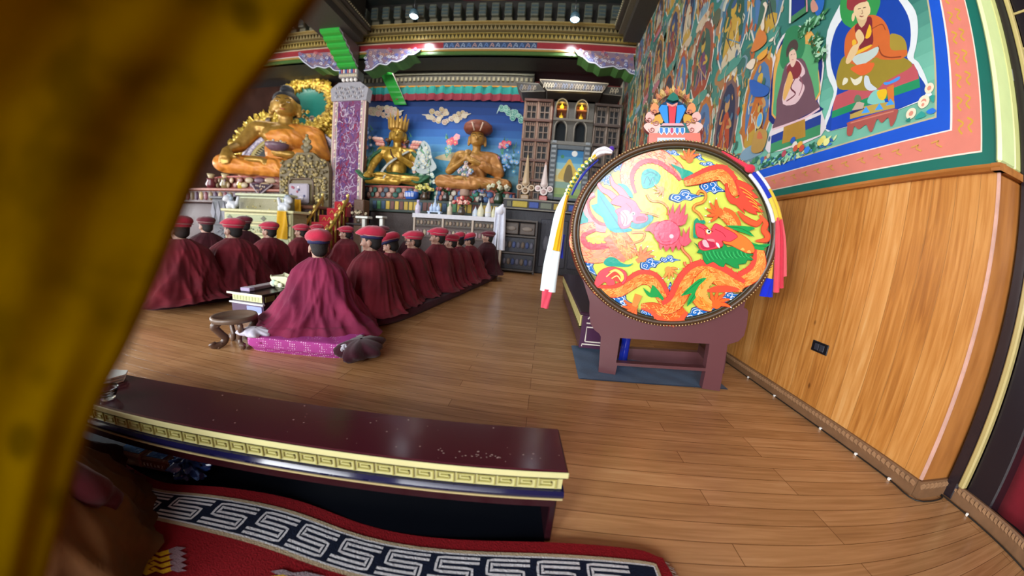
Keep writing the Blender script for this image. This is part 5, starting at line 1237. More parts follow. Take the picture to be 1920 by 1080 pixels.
# ------------------------------------------------------------------ the great dragon drum on its stand
DA = rad(10); DN = V((-sin(DA), -cos(DA), 0)); DU = V((cos(DA), -sin(DA), 0)); DZ = V((0, 0, 1)); DO = V((.90, 2.14, 1.0))
def dpl(px, py, off=0.0):
    """photo pixel to the drum-face plane moved off metres towards the viewer"""
    v = ray(px, py); o = DO+DN*off; return CAM+v*((o-CAM).dot(DN)/v.dot(DN))
DC = dpl(1258, 441); RXD, RZD = .697, .642
def dface(q, kx, kz, off): return DC+DU*(RXD*kx*cos(q))+DZ*(RZD*kz*sin(q))+DN*off
drum = thing('drum', 'huge drum painted with two orange dragons on yellow, standing on a brown stand', 'drum', (DC.x-DN.x*.25, DC.y-DN.y*.25, DC.z-RZD), 0)
b = MB()
prof = [(.93, .0), (.965, .018), (1.0, .012), (1.012, -.02), (1.045, -.13), (1.055, -.24), (1.045, -.35), (1.012, -.46), (.97, -.48), (.0, -.48)]
vs = []; n = 96
for k, o in prof:
    for i in range(n): vs.append(dface(2*pi*i/n, k, k, o))
b.add(vs, [(j*n+i, j*n+(i+1) % n, (j+1)*n+(i+1) % n, (j+1)*n+i) for j in range(len(prof)-1) for i in range(n)], '#8a3e2a', True)
b.build('shell', mat('red_brown_lacquer', attr=True, rough=.3, var=.2), drum, fix=True)
b = MB()
pts = [dface(2*pi*i/n, .965, .965, .012) for i in range(n+1)]; b.tube(pts, .021, '#4a3420', 8, caps=False)
pts = [dface(2*pi*i/n, .93, .93, .008) for i in range(n+1)]; b.tube(pts, .013, '#2f2a18', 6, caps=False)
b.build('dark_rim', mat('dark_rim_lacquer', attr=True, rough=.35, var=.2), drum)
b = MB()
for i in range(200): q = 2*pi*i/200; b.ell(dface(q, .995, .995, .020), .0075, '#b89a6a', 4)
b.build('tack_row', mat('brass_tacks', attr=True, rough=.35, metal=.6, var=.2), drum)
F = Paint(lambda px, py: dpl(px, py), DN, .004, .00003)
def fe(k): return [(lambda p: p)(i) for i in range(0)]
# ground of the drum head, painted on the ellipse itself
def ring_fill(k, col):
    F.o += F.st; F.add([dface(2*pi*i/72, k, k, F.o) for i in range(72)], [tuple(range(72))], col)
ring_fill(.95, '#5f5a2e'); ring_fill(.925, '#7d7842'); ring_fill(.885, '#a8a450'); ring_fill(.870, '#ccd858')
qa = lambda l: [(1060+x/6, 265+y/6) for x, y in l]
qb = lambda l: [(1250+x/6, 265+y/6) for x, y in l]
qc = lambda l: [(1060+x/6, 435+y/6) for x, y in l]
qd = lambda l: [(1250+x/6, 435+y/6) for x, y in l]
ORG, DOR, RED, PNK, PEA, GRN, TEA, BLU, WHT, LIN = '#ee8a40', '#e4662c', '#e84a3c', '#e8505e', '#f0a04a', '#169a4a', '#1aa08a', '#1668b8', '#dfe8ee', '#c42f22'
def scroll_cloud(cx, cy, w, h, ang=0, k=0):
    w *= 1.15; h *= 1.2
    ca, sa = cos(ang), sin(ang)
    T = lambda l: [(cx+x*w*ca-y*h*sa, cy+x*w*sa+y*h*ca) for x, y in l]
    o = T([(-.5, .1), (-.4, -.25), (-.18, -.2), (-.05, -.5), (.18, -.42), (.25, -.15), (.5, .02), (.62, .12), (.35, .22), (.2, .38), (0, .28), (-.2, .45), (-.38, .28)])
    F.poly(T([(x*1.16, y*1.2) for x, y in [(-.5, .1), (-.4, -.25), (-.18, -.2), (-.05, -.5), (.18, -.42), (.25, -.15), (.5, .02), (.66, .12), (.35, .22), (.2, .38), (0, .28), (-.2, .45), (-.38, .28)]]), '#123f7a'); F.poly(o, '#b8d0e4')
    F.poly([(cx+(x-cx)*.9, cy+(y-cy)*.87) for x, y in o], BLU)
    for sx, sy, r in ((-.28, .06, .16), (.02, -.14, .2), (.14, .16, .13)):
        F.stroke(T([(sx+r*t/7*cos(t*1.1), sy+1.2*r*t/7*sin(t*1.1)) for t in range(1, 8)]), max(.7, w*.03), WHT, 3)
for a in ((1136, 336, 18, 18, .8), (1162, 313, 22, 18, .3), (1262, 287, 22, 8, .25), (1308, 294, 22, 9, .45), (1328, 308, 26, 7, .1), (1333, 350, 34, 24, .2), (1282, 368, 44, 18, -.1), (1100, 495, 36, 22, .75), (1218, 494, 30, 20, -.3), (1254, 486, 26, 11, 0), (1160, 562, 44, 20, .25), (1216, 590, 26, 16, .6), (1253, 547, 12, 26, .2), (1366, 556, 34, 15, -.25), (1304, 588, 44, 18, -.35), (1336, 580, 20, 9, -.1)): scroll_cloud(*a)
def body(path, w, dorsal=1, c1=ORG, c2=RED, scales=True, k=0):
    """a length of dragon body: outline, belly colour, scales, and a spiny dorsal ridge on one side"""
    W_ = w if hasattr(w, '__len__') else [w, w]
    F.stroke(path, [x+2.4 for x in W_], LIN); F.stroke(path, W_, c1)
    P = crs([(x, y, 0) for x, y in path], False, 6); m = len(P); L = 0
    dor, sp = [], []
    for i in range(m):
        t = (P[min(i+1, m-1)]-P[max(i-1, 0)]).normalized(); nn = V((t.y, -t.x, 0))*dorsal; f = i/(m-1)*(len(W_)-1); j = min(int(f), len(W_)-2); ww = W_[j]+(W_[j+1]-W_[j])*(f-j)
        dor.append(P[i]+nn*ww*.36)
        if scales:
            L += (P[i]-P[i-1]).length if i else 0
            for s in (-.38, -.12, .14):
                if hsh(i, s, k) < .62: c = P[i]+nn*ww*s; r = ww*.13; F.stroke([(c.x-t.x*r-nn.x*r, c.y-t.y*r-nn.y*r), (c.x+t.x*r, c.y+t.y*r), (c.x-t.x*r+nn.x*r, c.y-t.y*r+nn.y*r)], .8, ['#d8541c', '#f6c468'][int(hsh(i, s)*2)], 2)
        if i % 3 == 1: e = P[i]+nn*ww*.62; sp.append([(P[i]+nn*ww*.42-t*ww*.14), e, (P[i]+nn*ww*.42+t*ww*.14)])
    for q in sp: F.poly([(p.x, p.y) for p in q], c2, 0)
    F.stroke([(p.x, p.y) for p in dor], [x*.30 for x in W_], c2, 0)
def claw(cx, cy, s, a, col=DOR):
    for k in range(5):
        q = a+(k-2)*.55; e = (cx+s*cos(q), cy+s*sin(q)); mm = (cx+s*.55*cos(q-.15), cy+s*.55*sin(q-.15))
        F.stroke([(cx, cy), mm, e], [s*.36, s*.30, s*.10], LIN); F.stroke([(cx, cy), mm, e], [s*.28, s*.24, s*.06], col); F.stroke([e, (e[0]+s*.16*cos(q+.5), e[1]+s*.16*sin(q+.5))], [s*.1, .3], WHT, 2)
    F.disc((cx, cy), s*.34, col)
# left dragon (head towards the pearl, loops to the upper and left sides)
body(qa([(760, 600), (705, 480), (700, 340), (790, 210), (930, 160), (1080, 190), (1190, 270)])+qb([(120, 330), (180, 420)]), [14, 24, 28, 28, 26, 24, 16], -1, '#f0a88a', PNK, k=1)
F.poly(qb([(40, 260), (110, 280), (200, 320), (280, 350), (320, 410), (260, 440), (170, 430), (140, 360)]), TEA, 3)
F.poly(qa([(860, 360), (960, 310), (1070, 390), (1010, 500), (870, 530)]), '#24a4a0', 3)
for s in ([(880, 480), (920, 400), (960, 480)], [(940, 500), (980, 410), (1000, 460)], [(890, 380), (960, 350), (1030, 390)]): F.stroke(qa(s), 1.4, '#0e6a80')
body(qa([(330, 600), (250, 640), (225, 720), (260, 850), (350, 950), (460, 980)]), [7, 10, 13, 16, 18, 16], 1, '#f0949a', PNK, False)
F.poly(qa([(180, 730), (220, 830), (260, 880), (230, 960), (140, 1010), (120, 960), (150, 840)]), '#1c9a98', 3)
body(qc([(330, -60), (170, 0), (140, 120), (240, 230), (400, 240), (560, 200)]), [16, 24, 30, 34, 34, 30], 1, '#f29a78', PNK, True, 3)
body(qc([(520, 10), (600, 110), (680, 220), (720, 300)]), [34, 42, 40, 26], -1, '#f09058', '#f0826a', True, 4)
F.poly(qc([(430, 340), (480, 285), (560, 290), (620, 340), (700, 365), (760, 350), (700, 390), (560, 385), (470, 380)]), TEA, 3)
claw(*qc([(870, 290)])[0], 22, -1.2, '#ee8450'); F.stroke(qc([(800, 330), (860, 290)]), 9, '#ee8450')
F.poly(qa([(360, 540), (430, 600), (500, 690), (560, 760), (590, 850), (600, 960), (720, 980), (740, 1010), (560, 1030), (460, 960), (420, 860), (340, 800), (290, 720), (360, 700)]), '#14a4b0', 2)
for i in range(16): a = (380+i*14, 600+i*22); F.stroke(qa([a, (a[0]+30, a[1]+60), (a[0]+80, a[1]+130-i*2)]), .9, '#0c7c94', 3)
F.poly(qa([(730, 930), (780, 900), (900, 890), (930, 810), (990, 860), (940, 930), (830, 990), (740, 970)]), '#12909c', 2); F.poly(qa([(580, 490), (670, 490), (740, 570), (755, 640), (680, 600)]), '#16a8a0', 3)
for p, w in (([(700, 680), (620, 560), (540, 490), (510, 400)], [13, 11, 8, 2]), ([(600, 690), (500, 590), (410, 540), (350, 440)], [12, 10, 8, 2])): F.stroke(qa(p), [x+2 for x in w], LIN); F.stroke(qa(p), w, '#f07a90')
F.out(qa([(510, 690), (600, 610), (690, 640), (780, 680), (830, 760), (880, 810), (925, 860), (900, 905), (800, 925), (740, 900), (720, 960), (640, 985), (595, 930), (590, 840), (560, 780), (630, 740), (560, 720)]), '#ef6a8c', '#b82848', 1)
F.poly(qa([(620, 800), (700, 780), (760, 860), (740, 900), (690, 950), (640, 940)]), '#f4a0b0', 3); F.poly(qa([(800, 850), (890, 850), (900, 890), (800, 900)]), '#e02f5a', 3); F.disc(qa([(760, 815)])[0], 3.4, WHT); F.disc(qa([(762, 818)])[0], 1.7, '#101820')
for s in ([(600, 800), (660, 870), (640, 950)], [(640, 790), (690, 860), (680, 940)], [(680, 700), (740, 760), (720, 820)]): F.stroke(qa(s), .9, '#b8304a')
for s in (qa([(910, 600), (960, 670), (1080, 690), (1150, 760), (1140, 830)]), qc([(740, 10), (880, 10), (860, 90), (740, 130)]), qa([(840, 800), (960, 820), (1050, 850)])): F.stroke(s, 4, LIN); F.stroke(s, 2.4, PEA)
claw(*qa([(1080, 540)])[0], 15, 2.6, '#f0a06a'); claw(*qb([(250, 210)])[0], 20, -1.6, '#ee7a3a')
# left dragon's tail across the bottom
body(qc([(330, 640), (470, 660), (600, 650), (720, 580), (840, 510), (960, 520), (1040, 600), (1100, 720), (1190, 830), (1290, 850)]), [14, 22, 24, 24, 26, 26, 26, 26, 26, 22], 1, ORG, RED, True, 6)
for s, c in (([(330, 640), (340, 530), (400, 430), (520, 390), (660, 430), (690, 510), (640, 590), (600, 500), (520, 470), (560, 580), (480, 600), (440, 560)], PNK), ([(480, 450), (560, 410), (640, 450), (660, 520), (620, 560), (600, 480), (520, 450)], '#e8e060')): F.out(qc(s), c, LIN, .9)
F.poly(qc([(480, 470), (560, 440), (620, 500), (600, 560), (520, 520)]), RED, 3); F.stroke(qc([(460, 500), (560, 430), (650, 480)]), 2, '#f4e488'); F.stroke(qc([(520, 520), (580, 490), (620, 540)]), 2, '#f4e488')
F.poly(qc([(870, 620), (950, 680), (970, 590), (1040, 650), (1130, 790), (1040, 730), (960, 730), (910, 700)]), GRN, 2)
claw(*qc([(770, 830)])[0], 22, 2.6); F.stroke(qc([(820, 700), (790, 780), (770, 830)]), [14, 12, 8], ORG)
body(qc([(850, 830), (980, 850), (1080, 910), (1180, 950), (1260, 920), (1330, 860)]), [8, 20, 30, 32, 28, 18], -1, DOR, '#ea5a38', True, 8)
claw(*qc([(1150, 420)])[0], 18, 1.0, '#f0964a')
# right dragon
body(qb([(190, 470), (320, 430), (460, 380), (600, 360), (690, 440), (740, 540), (770, 620)]), [12, 20, 26, 28, 26, 22, 10], 1, ORG, RED, True, 9)
F.out(qb([(640, 500), (660, 480), (700, 600), (770, 650), (805, 600), (760, 480), (770, 440), (880, 480), (960, 540), (930, 560), (1010, 640), (950, 650), (1050, 730), (980, 720), (1070, 800), (980, 790), (1000, 830), (900, 800), (840, 760), (860, 820), (760, 720), (700, 700), (650, 620)]), '#ec4a34', LIN, 1, 2)
for i in range(10): a = (800+i*18, 520+i*26); F.stroke(qb([a, (a[0]+60, a[1]+30), (a[0]+140-i*4, a[1]+90)]), 1.1, ['#f6b83a', '#c02a1c'][i % 2], 3)
for w, c in ((12, LIN), (9, '#ee5a30')): F.stroke(qb([(780, 790), (870, 880), (990, 930), (1050, 870)]), [3, w, w, w*.5], c); F.stroke(qb([(1020, 830), (1090, 920), (1070, 1000), (1110, 1060)])+qd([(1090, 90), (980, 100)]), [3, w, w, w, 3], c)
F.stroke(qb([(330, 610), (360, 565), (415, 585), (425, 640), (390, 690), (310, 720), (290, 770), (350, 820), (395, 890)]), 5, LIN); F.stroke(qb([(330, 610), (360, 565), (415, 585), (425, 640), (390, 690), (310, 720), (290, 770), (350, 820), (395, 890)]), 3.2, '#f09a3c')
F.stroke(qd([(160, 130), (170, 200), (250, 290), (260, 360), (200, 370), (190, 330)]), 5, LIN); F.stroke(qd([(160, 130), (170, 200), (250, 290), (260, 360), (200, 370), (190, 330)]), 3, '#ee8a5a')
body(qb([(600, 800), (680, 850), (740, 930), (780, 1010)]), [18, 24, 22, 14], 1, ORG, DOR, True, 10); claw(*qb([(570, 800)])[0], 24, 3.4)
body(qd([(1010, 190), (1015, 340), (960, 450), (850, 520), (760, 560), (640, 590)]), [16, 26, 30, 30, 26, 20], -1, ORG, RED, True, 11)
body(qd([(840, 600), (720, 560), (600, 490), (460, 430), (330, 430), (220, 520), (150, 640), (90, 760), (0, 830), (-60, 840)]), [20, 34, 38, 36, 34, 34, 34, 32, 28, 22], -1, ORG, RED, True, 12)
body(qd([(480, 460), (380, 560), (340, 680), (390, 780), (500, 830)]), [26, 30, 28, 26, 16], 1, '#f0963a', '#f0a850', True, 13); claw(*qd([(540, 800)])[0], 26, -.9)
F.poly(qd([(430, 660), (520, 600), (700, 600), (800, 640), (700, 665), (560, 670)]), '#ee5236', 3)
F.poly(qd([(145, 710), (250, 600), (350, 520), (430, 515), (350, 590), (300, 690), (310, 730), (210, 830), (240, 720), (260, 680)]), GRN, 2)
for s in ([(180, 690), (280, 600), (380, 530)], [(230, 800), (280, 720), (300, 690)]): F.stroke(qd(s), 1.2, '#0c6a3c')
F.out(qd([(290, 120), (350, 190), (320, 230), (380, 240), (390, 300), (430, 360), (500, 330), (560, 370), (620, 390), (640, 345), (720, 390), (790, 405), (780, 360), (860, 350), (880, 310), (950, 310), (900, 270), (955, 250), (880, 240), (800, 200), (760, 160), (660, 170), (610, 120), (600, 180), (520, 195), (380, 205), (340, 160)]), '#159048', '#0c6a3c', .9, 2)
for i in range(22): a = (390+i*22, 215+8*sin(i)); F.stroke(qd([a, (a[0]+20, a[1]+50), (a[0]+50, a[1]+95-i*1.5)]), 1, ['#0b6e38', '#3cc06a'][i % 2], 3)
F.poly(qb([(290, 900), (330, 870), (345, 895), (400, 890), (415, 930), (350, 940), (330, 1000), (310, 960)])+qd([(300, 20), (340, 60), (280, 60)]), '#16906a', 2)
F.poly(qb([(640, 955), (760, 950), (930, 965), (960, 990), (900, 1010), (960, 1075), (860, 1040), (740, 1000)]), GRN, 2); F.poly(qd([(790, 95), (900, 105), (1000, 140), (1140, 135), (1060, 185), (1080, 205), (960, 190), (850, 130)]), GRN, 2)
F.stroke(qb([(660, 965), (800, 980), (920, 1040)]), 1.2, '#0b6e38'); F.stroke(qd([(820, 105), (960, 150), (1090, 160)]), 1.2, '#0b6e38')
F.out(qb([(620, 970), (700, 985), (790, 1040)])+qd([(860, 60), (930, 130), (960, 220), (880, 235), (800, 200), (700, 150), (610, 110)]), '#ef7a30', LIN, .9)
for p in ([(800, 200), (830, 175), (850, 205)], [(870, 225), (900, 200), (920, 235)]): F.poly(qd(p), '#f4b05a', 2)
F.out(qb([(310, 930), (400, 945), (470, 995), (520, 930), (585, 950), (640, 985), (720, 1025), (770, 1070)])+qd([(740, 80), (680, 110), (600, 100), (610, 150), (560, 175), (500, 190), (400, 205), (350, 180), (340, 120), (400, 80), (340, 60), (315, 20)]), '#ea4658', '#b8202c', 1.1)
F.poly(qd([(365, 100), (420, 80), (500, 110), (530, 160), (470, 185), (390, 190), (360, 150)]), '#b82448', 3); F.poly(qd([(380, 100), (420, 90), (460, 170), (400, 160)]), '#f2b0b8', 2); F.poly(qd([(530, 120), (560, 130), (575, 180), (545, 160)]), WHT, 2); F.poly(qd([(430, 80), (500, 80), (520, 110), (450, 100)]), '#f08a90', 2)
F.disc(qb([(450, 1015)])[0], 5.2, '#f2c23a'); F.disc(qb([(450, 1015)])[0], 4, WHT); F.disc(qb([(455, 1018)])[0], 2, '#101018'); F.stroke(qb([(400, 985), (440, 990), (500, 1020)]), 1.4, '#8a1420')
for s in ([(330, 960), (400, 1000), (420, 1060)], [(520, 990), (600, 1030), (640, 1080)]): F.stroke(qb(s), 1, '#a81a2c')
# flaming pearl
for s in (qb([(0, 740), (20, 830), (60, 700), (70, 820), (140, 700), (130, 830), (200, 700), (180, 840), (220, 820), (190, 930), (100, 950), (20, 900)]), qc([(1040, 120), (1060, 200), (1090, 150), (1120, 220), (1170, 160), (1190, 230), (1230, 150), (1260, 210), (1290, 100), (1200, 40), (1080, 40)]), qd([(120, 20), (160, 60), (170, -40), (200, 30), (240, -60), (230, 60), (260, 100), (190, 160), (130, 120)]), qa([(880, 1010), (960, 930), (1080, 910), (1100, 1050), (1000, 1060), (940, 1010)])): F.out(s, '#e8556a', '#c03048', .9, 2)
F.disc(qb([(-10, 1030)])[0], 25, '#c03048', 24); F.disc(qb([(-10, 1030)])[0], 23.5, '#ea5a78', 22); F.disc(qb([(40, 1070)])[0], 4, '#f4c0c8'); F.stroke(qb([(-110, 1040), (-60, 1130), (40, 1120)]), 2, '#c83a58')
F.build('drum_head', mat('glossy_painted_drumhead', attr=True, rough=.2, var=.08, scale=20, bump=.06, bscale=30), drum)

# carved finial on top
def fin(label, name, pts, off, d, col, side=None, sm=4):
    P = [dpl(q[0], q[1], off) for q in (crs([(x, y, 0) for x, y in pts], True, sm) if sm else pts)]
    return MB().prism(P, DN*d, col, side=side)
fin_t = thing('drum_finial', 'carved flaming jewel ornament with pale scrolls on top of the drum', 'ornament', tuple(dpl(1259, 272, -.12)))
KF = lambda l: [(1180+x*.18056, 150+y*.18056) for x, y in l]
fin('', '', KF([(185, 600), (690, 600), (700, 700), (180, 700)]), -.16, .1, '#d87060', sm=0).build('base_board', LACQ(), fin_t)
fin('', '', KF([(290, 602), (575, 602), (575, 665), (290, 665)]), -.058, .006, '#b8c8dc', sm=0).build('pale_inset', LACQ(), fin_t)
for s in (1, -1):
    b = MB(); X = lambda l: [(1180+(440+s*(x-440))*.18056, 150+y*.18056) for x, y in l]
    for pts, c in (([(140, 510), (175, 470), (230, 460), (300, 480), (320, 530), (270, 580), (200, 575)], '#dcb4ac'), ([(160, 400), (190, 360), (240, 380), (250, 430), (220, 460), (170, 440)], '#d8a8a0'), ([(210, 480), (260, 400), (330, 390), (330, 470), (260, 480)], '#c89a3a'), ([(210, 330), (240, 270), (290, 300), (300, 360), (240, 370)], '#d88a5a')):
        P = [dpl(q.x, q.y, -.13) for q in crs([(x, y, 0) for x, y in X(pts)], True, 4)]; b.prism(P, DN*.05, c, side='#8a4a44')
        m = X([(sum(p[0] for p in pts)/len(pts), sum(p[1] for p in pts)/len(pts))])[0]
        sp = [dpl(m[0]+t*.75*cos(t*1.2)*1.1, m[1]+t*.75*sin(t*1.2), -.077) for t in range(1, 9)]; b.tube(crs(sp, False, 3), .004, '#a8685e', 5)
    b.build('scroll_cloud', LACQ(), fin_t, fix=True)
b = MB(); q = random.Random(3)
for i in range(23):
    a = pi*(.02+.96*i/22); cx, cy = 440+170*cos(a), 330-150*sin(a); ex, ey = 440+(205+28*(i % 2))*cos(a), 320-(160+55*sin(a)+32*(i % 2))*sin(a); nx, ny = -sin(a), -cos(a)
    P = [dpl(1180+x*.18056, 150+y*.18056, -.14) for x, y in ((cx-nx*26, cy-ny*26), ((cx+ex)/2-nx*18+8, (cy+ey)/2-ny*18), (ex, ey), ((cx+ex)/2+nx*16, (cy+ey)/2+ny*16), (cx+nx*26, cy+ny*26))]
    b.prism(P, DN*.04, ['#b8904a', '#b8744c', '#a86050', '#c0a068'][i % 4])
b.build('flames', LACQ(), fin_t, fix=True)
b = MB().prism([dpl(*p, -.10) for p in KF([(375, 230), (400, 190), (440, 160), (480, 190), (500, 235), (440, 250)])], DN*.05, '#1d6a5c')
b.build('jewel_tip', LACQ(), fin_t, fix=True)
b = MB().prism([dpl(*p, -.11) for p in KF([(290, 310), (310, 280), (375, 235), (440, 260), (500, 235), (575, 280), (590, 310), (520, 465), (360, 465)])], DN*.03, '#123a5a')
for pts, c in (([(300, 312), (330, 270), (390, 275), (400, 465), (365, 455)], '#2a86d8'), ([(580, 312), (550, 270), (490, 275), (475, 465), (515, 455)], '#2a86d8'), ([(400, 270), (440, 290), (485, 270), (465, 460), (410, 460)], '#c83a48'), ([(380, 245), (440, 270), (495, 245), (490, 280), (440, 300), (390, 280)], '#d88a80')): b.prism([dpl(*p, -.08) for p in KF(pts)], DN*.018, c, side='#1a4a6a')
b.build('jewel', LACQ(), fin_t, fix=True)
b = MB().prism([dpl(*p, -.13) for p in KF([(280, 575), (320, 480), (560, 480), (600, 575), (590, 600), (290, 600)])], DN*.06, '#1f6a70')
for i in range(5):
    x = 330+55*i; b.prism([dpl(*p, -.07) for p in KF([(x-24, 500), (x+24, 500), (x+26, 545), (x, 578), (x-26, 545)])], DN*.01, '#d8e4f0'); b.prism([dpl(*p, -.06) for p in KF([(x-14, 500), (x+14, 500), (x+15, 538), (x, 560), (x-15, 538)])], DN*.006, '#2f7ac8' if i != 2 else '#b83a6a')
b.prism([dpl(*p, -.08) for p in KF([(345, 465), (535, 465), (560, 490), (320, 490)])], DN*.03, '#d8a0a8')
b.build('lotus_base', LACQ(), fin_t, fix=True)

# stand
S = lambda l: [(1040+x*.20375, 540+y*.2037) for x, y in l]
stand = thing('drum_stand', 'brown painted wooden cradle stand carrying the great drum', 'stand', (DC.x, DC.y+.25, .012))
def dbl(px, py, off): p = dpl(px, py, off); return p
zf = .012
def panel(off, name):
    arc = [dface(q, 1.02, 1.02, off) for q in [rad(215+i*(110/24)) for i in range(25)]]
    left = [dpl(*p, off) for p in S([(322, 130), (318, 220), (330, 330), (368, 388), (410, 420), (425, 450), (390, 848)])]
    mid = [dpl(*p, off) for p in S([(548, 848), (562, 790), (1370, 846), (1362, 893)])]
    right = [dpl(*p, off) for p in S([(1530, 906), (1590, 522), (1690, 492), (1742, 440), (1768, 340), (1782, 215), (1765, 188), (1742, 186)])]
    L0 = dface(rad(213), 1.02, 1.02, off); R0 = dface(rad(326), 1.02, 1.02, off)
    out = [L0]+left+mid+right[:-1]+[right[-1]]
    lo = min(p.z for p in out)
    sc = lambda p: V((p.x, p.y, zf+(p.z-lo)*1.0)) if p.z < .12 else p
    out = [sc(p) for p in out]
    for p in out:
        if p.z < .075: p.z = zf
    op = [dpl(*p, off) for p in S([(600, 460), (1425, 515), (1390, 738), (566, 688)])]
    # stitch the opening in: left half and right half as two prisms meeting above and below the opening
    b = MB()
    iL = left; iR = right
    tl, tr, br_, bl = op
    # top cradle
    top = [L0]+[sc(p) for p in left[:6]]+[tl, tr]+[sc(p) for p in right[1:]]
    half = [p for p in arc if True]
    cradle = [sc(p) for p in left[:6]]+[tl, tr]+[sc(p) for p in right[1:]]+half[::-1]
    b.prism(cradle, -DN*.07, '#61393d')
    ll = [sc(left[5]), sc(left[6]), sc(mid[0]), sc(mid[1]), bl, tl]; ll[1].z = zf; ll[2].z = zf
    b.prism(ll, -DN*.07, '#61393d')
    rr = [sc(right[1]), tr, br_, sc(mid[2]), sc(mid[3]), sc(right[0])]; rr[4].z = zf; rr[5].z = zf
    b.prism(rr, -DN*.07, '#61393d')
    b.prism([bl, sc(mid[1]), sc(mid[2]), br_], -DN*.06, '#5c3639')
    return b.build(name, mat('brown_stand_paint', attr=True, rough=.35, var=.08, scale=5), stand, fix=True), sc(left[6]), sc(right[0])
_, Lf, Rf = panel(-.03, 'front_frame'); panel(-.42, 'back_frame')
for i, (A, s) in enumerate(((Lf, 1), (Rf, -1))):
    a = A+DU*s*.04-DN*.03; MB().prism([V((a.x, a.y, .16))-DU*.03, V((a.x, a.y, .16))+DU*.03, V((a.x, a.y, .23))+DU*.03, V((a.x, a.y, .23))-DU*.03], -DN*.40, '#54302f').build('side_rail', MATS['brown_stand_paint'], stand, fix=True)
# blue grey mat under the stand
c0 = [at_z(*p) for p in ((1084, 680), (1094, 712), (1368, 733), (1330, 690))]
ml = [at_z(1090, 711), at_z(1370, 731)]; dv = (ml[1]-ml[0])
P0, P1 = ml[0], ml[1]; back = V((.18, .75, 0))
def matf(u, w): p = P0.lerp(P1, u)+V((-.02+.0*w, .72*w, .0)); p.z = .009+.004*sin(u*23)*sin(w*17) if 0 < u < 1 else .002; return p
b = MB().grid(matf, 40, 14, '#5a6e86'); b.grid(lambda u, w: V((matf(u, w).x, matf(u, w).y, .001)), 4, 2, '#4a5a70')
prop(b.build('floor_mat', mat('blue_grey_cloth', attr=True, rough=.6, var=.15, bump=.2, bscale=90)), 'thin blue-grey cloth mat spread on the floor under the drum stand', 'mat')
p = at_z(1166, 690); p = V((p.x+.02, p.y+.08, 0))
t = thing('bottle', 'tall glossy blue bottle standing behind the front frame of the drum stand', 'bottle', (p.x, p.y, .014))
MB().lathe([(0, .014), (.035, .014), (.037, .03), (.036, .30), (.02, .35), (.014, .40), (0, .40)], '#1a2ea8', 18, Matrix.Translation((p.x, p.y, 0))).build('bottle_body', mat('blue_gloss', attr=True, rough=.12, var=.1), t)
MB().lathe([(.015, .40), (.017, .40), (.017, .43), (0, .43)], '#101a50', 12, Matrix.Translation((p.x, p.y, 0))).build('cap', MATS['blue_gloss'], t)

# ribbons and scarves tied to the drum
def strip(pts, w, th, col, off=None, folds=3, k=0, tw=0):
    """soft hanging band along world points, w widths"""
    P = crs(pts, False, 6); m = len(P); W_ = w if hasattr(w, '__len__') else [w, w]; b = MB(); nn = 26
    def f(u, v):
        g = v*(m-1); i = min(int(g), m-2); c = P[i].lerp(P[i+1], g-i); t = (P[i+1]-P[i]).normalized(); e = t.cross(DN).normalized(); g2 = v*(len(W_)-1); j = min(int(g2), len(W_)-2); ww = W_[j]+(W_[j+1]-W_[j])*(g2-j)
        a = 2*pi*u; fold = .55+.45*cos(folds*2*a+k+3*v)
        return c+e*(ww/2*cos(a))+DN*(th*sin(a)*(1+1.1*fold))
    b.grid(f, nn, m*2, col, cu=True); return b
def dp(l, off): return [dpl(x, y, off) for x, y in l]
t = thing('white_scarf', 'long white silk scarf with pink end hanging down the left side of the drum', 'scarf', tuple(dpl(1025, 575, .03)))
strip(dp([(1062, 366), (1050, 400), (1042, 450), (1033, 500), (1027, 546)], .035), [.03, .075, .10, .115, .118], .014, '#dcebee', folds=2).build('scarf_cloth', CLOTH(), t)
strip(dp([(1027, 542), (1024, 560), (1021, 577)], .035), [.085, .07, .06], .013, '#d84a5e', folds=2, k=1).build('pink_end', CLOTH(), t)
t = thing('yellow_tassel', 'yellow ribbon tassel hanging beside the white scarf on the drum', 'tassel', tuple(dpl(1045, 470, .04)))
strip(dp([(1064, 366), (1056, 400), (1049, 435), (1043, 470)], .055), [.018, .026, .045, .055], .012, '#e0a818', folds=3).build('ribbon', CLOTH(), t)
t = thing('blue_ribbon', 'deep blue ribbon end below the yellow tassel, left of the drum', 'ribbon', tuple(dpl(1050, 480, .0)))
strip(dp([(1058, 440), (1053, 460), (1051, 484)], .0), [.015, .03, .04], .01, '#1a2a9a', folds=3).build('ribbon', CLOTH(), t)
t = thing('braided_garland', 'yellow, white and blue braided garland on the upper left edge of the drum', 'garland', tuple(dpl(1085, 330, .02)))
b = MB(); L = crs(dp([(1112, 296), (1094, 312), (1078, 334), (1066, 356), (1061, 372)], .03), False, 12)
for i, p in enumerate(L): b.ell(p+DU*.008*sin(i*1.5)+DZ*.006*cos(i*1.5), (.014, .012, .014), ['#d8c84a', '#d8dcd0', '#3f6a4a', '#c8b83a'][i % 4], 5)
b.build('braid', CLOTH(), t)
b = strip(dp([(1122, 300), (1100, 320), (1084, 342), (1072, 366)], .03), [.012, .018, .012], .008, '#2a34a0'); b.build('blue_band', CLOTH(), t)
t = thing('white_wrap', 'white cloth wrap with purple knot tied at top left of the drum', 'cloth', tuple(dpl(1128, 290, .0)))
strip(dp([(1110, 300), (1120, 288), (1134, 283), (1148, 287)], .02), [.03, .06, .06, .02], .02, '#d8d4d8').build('wrap', CLOTH(), t)
b = MB().ell(dpl(1147, 279, .02), .02, '#4a2a90', 6).ell(dpl(1144, 283, .02), .014, '#5a3aa0', 6); b.build('purple_knot', CLOTH(), t); MB().ell(dpl(1114, 294, .04), (.022, .016, .02), '#d8b020', 6).build('yellow_knot', CLOTH(), t)
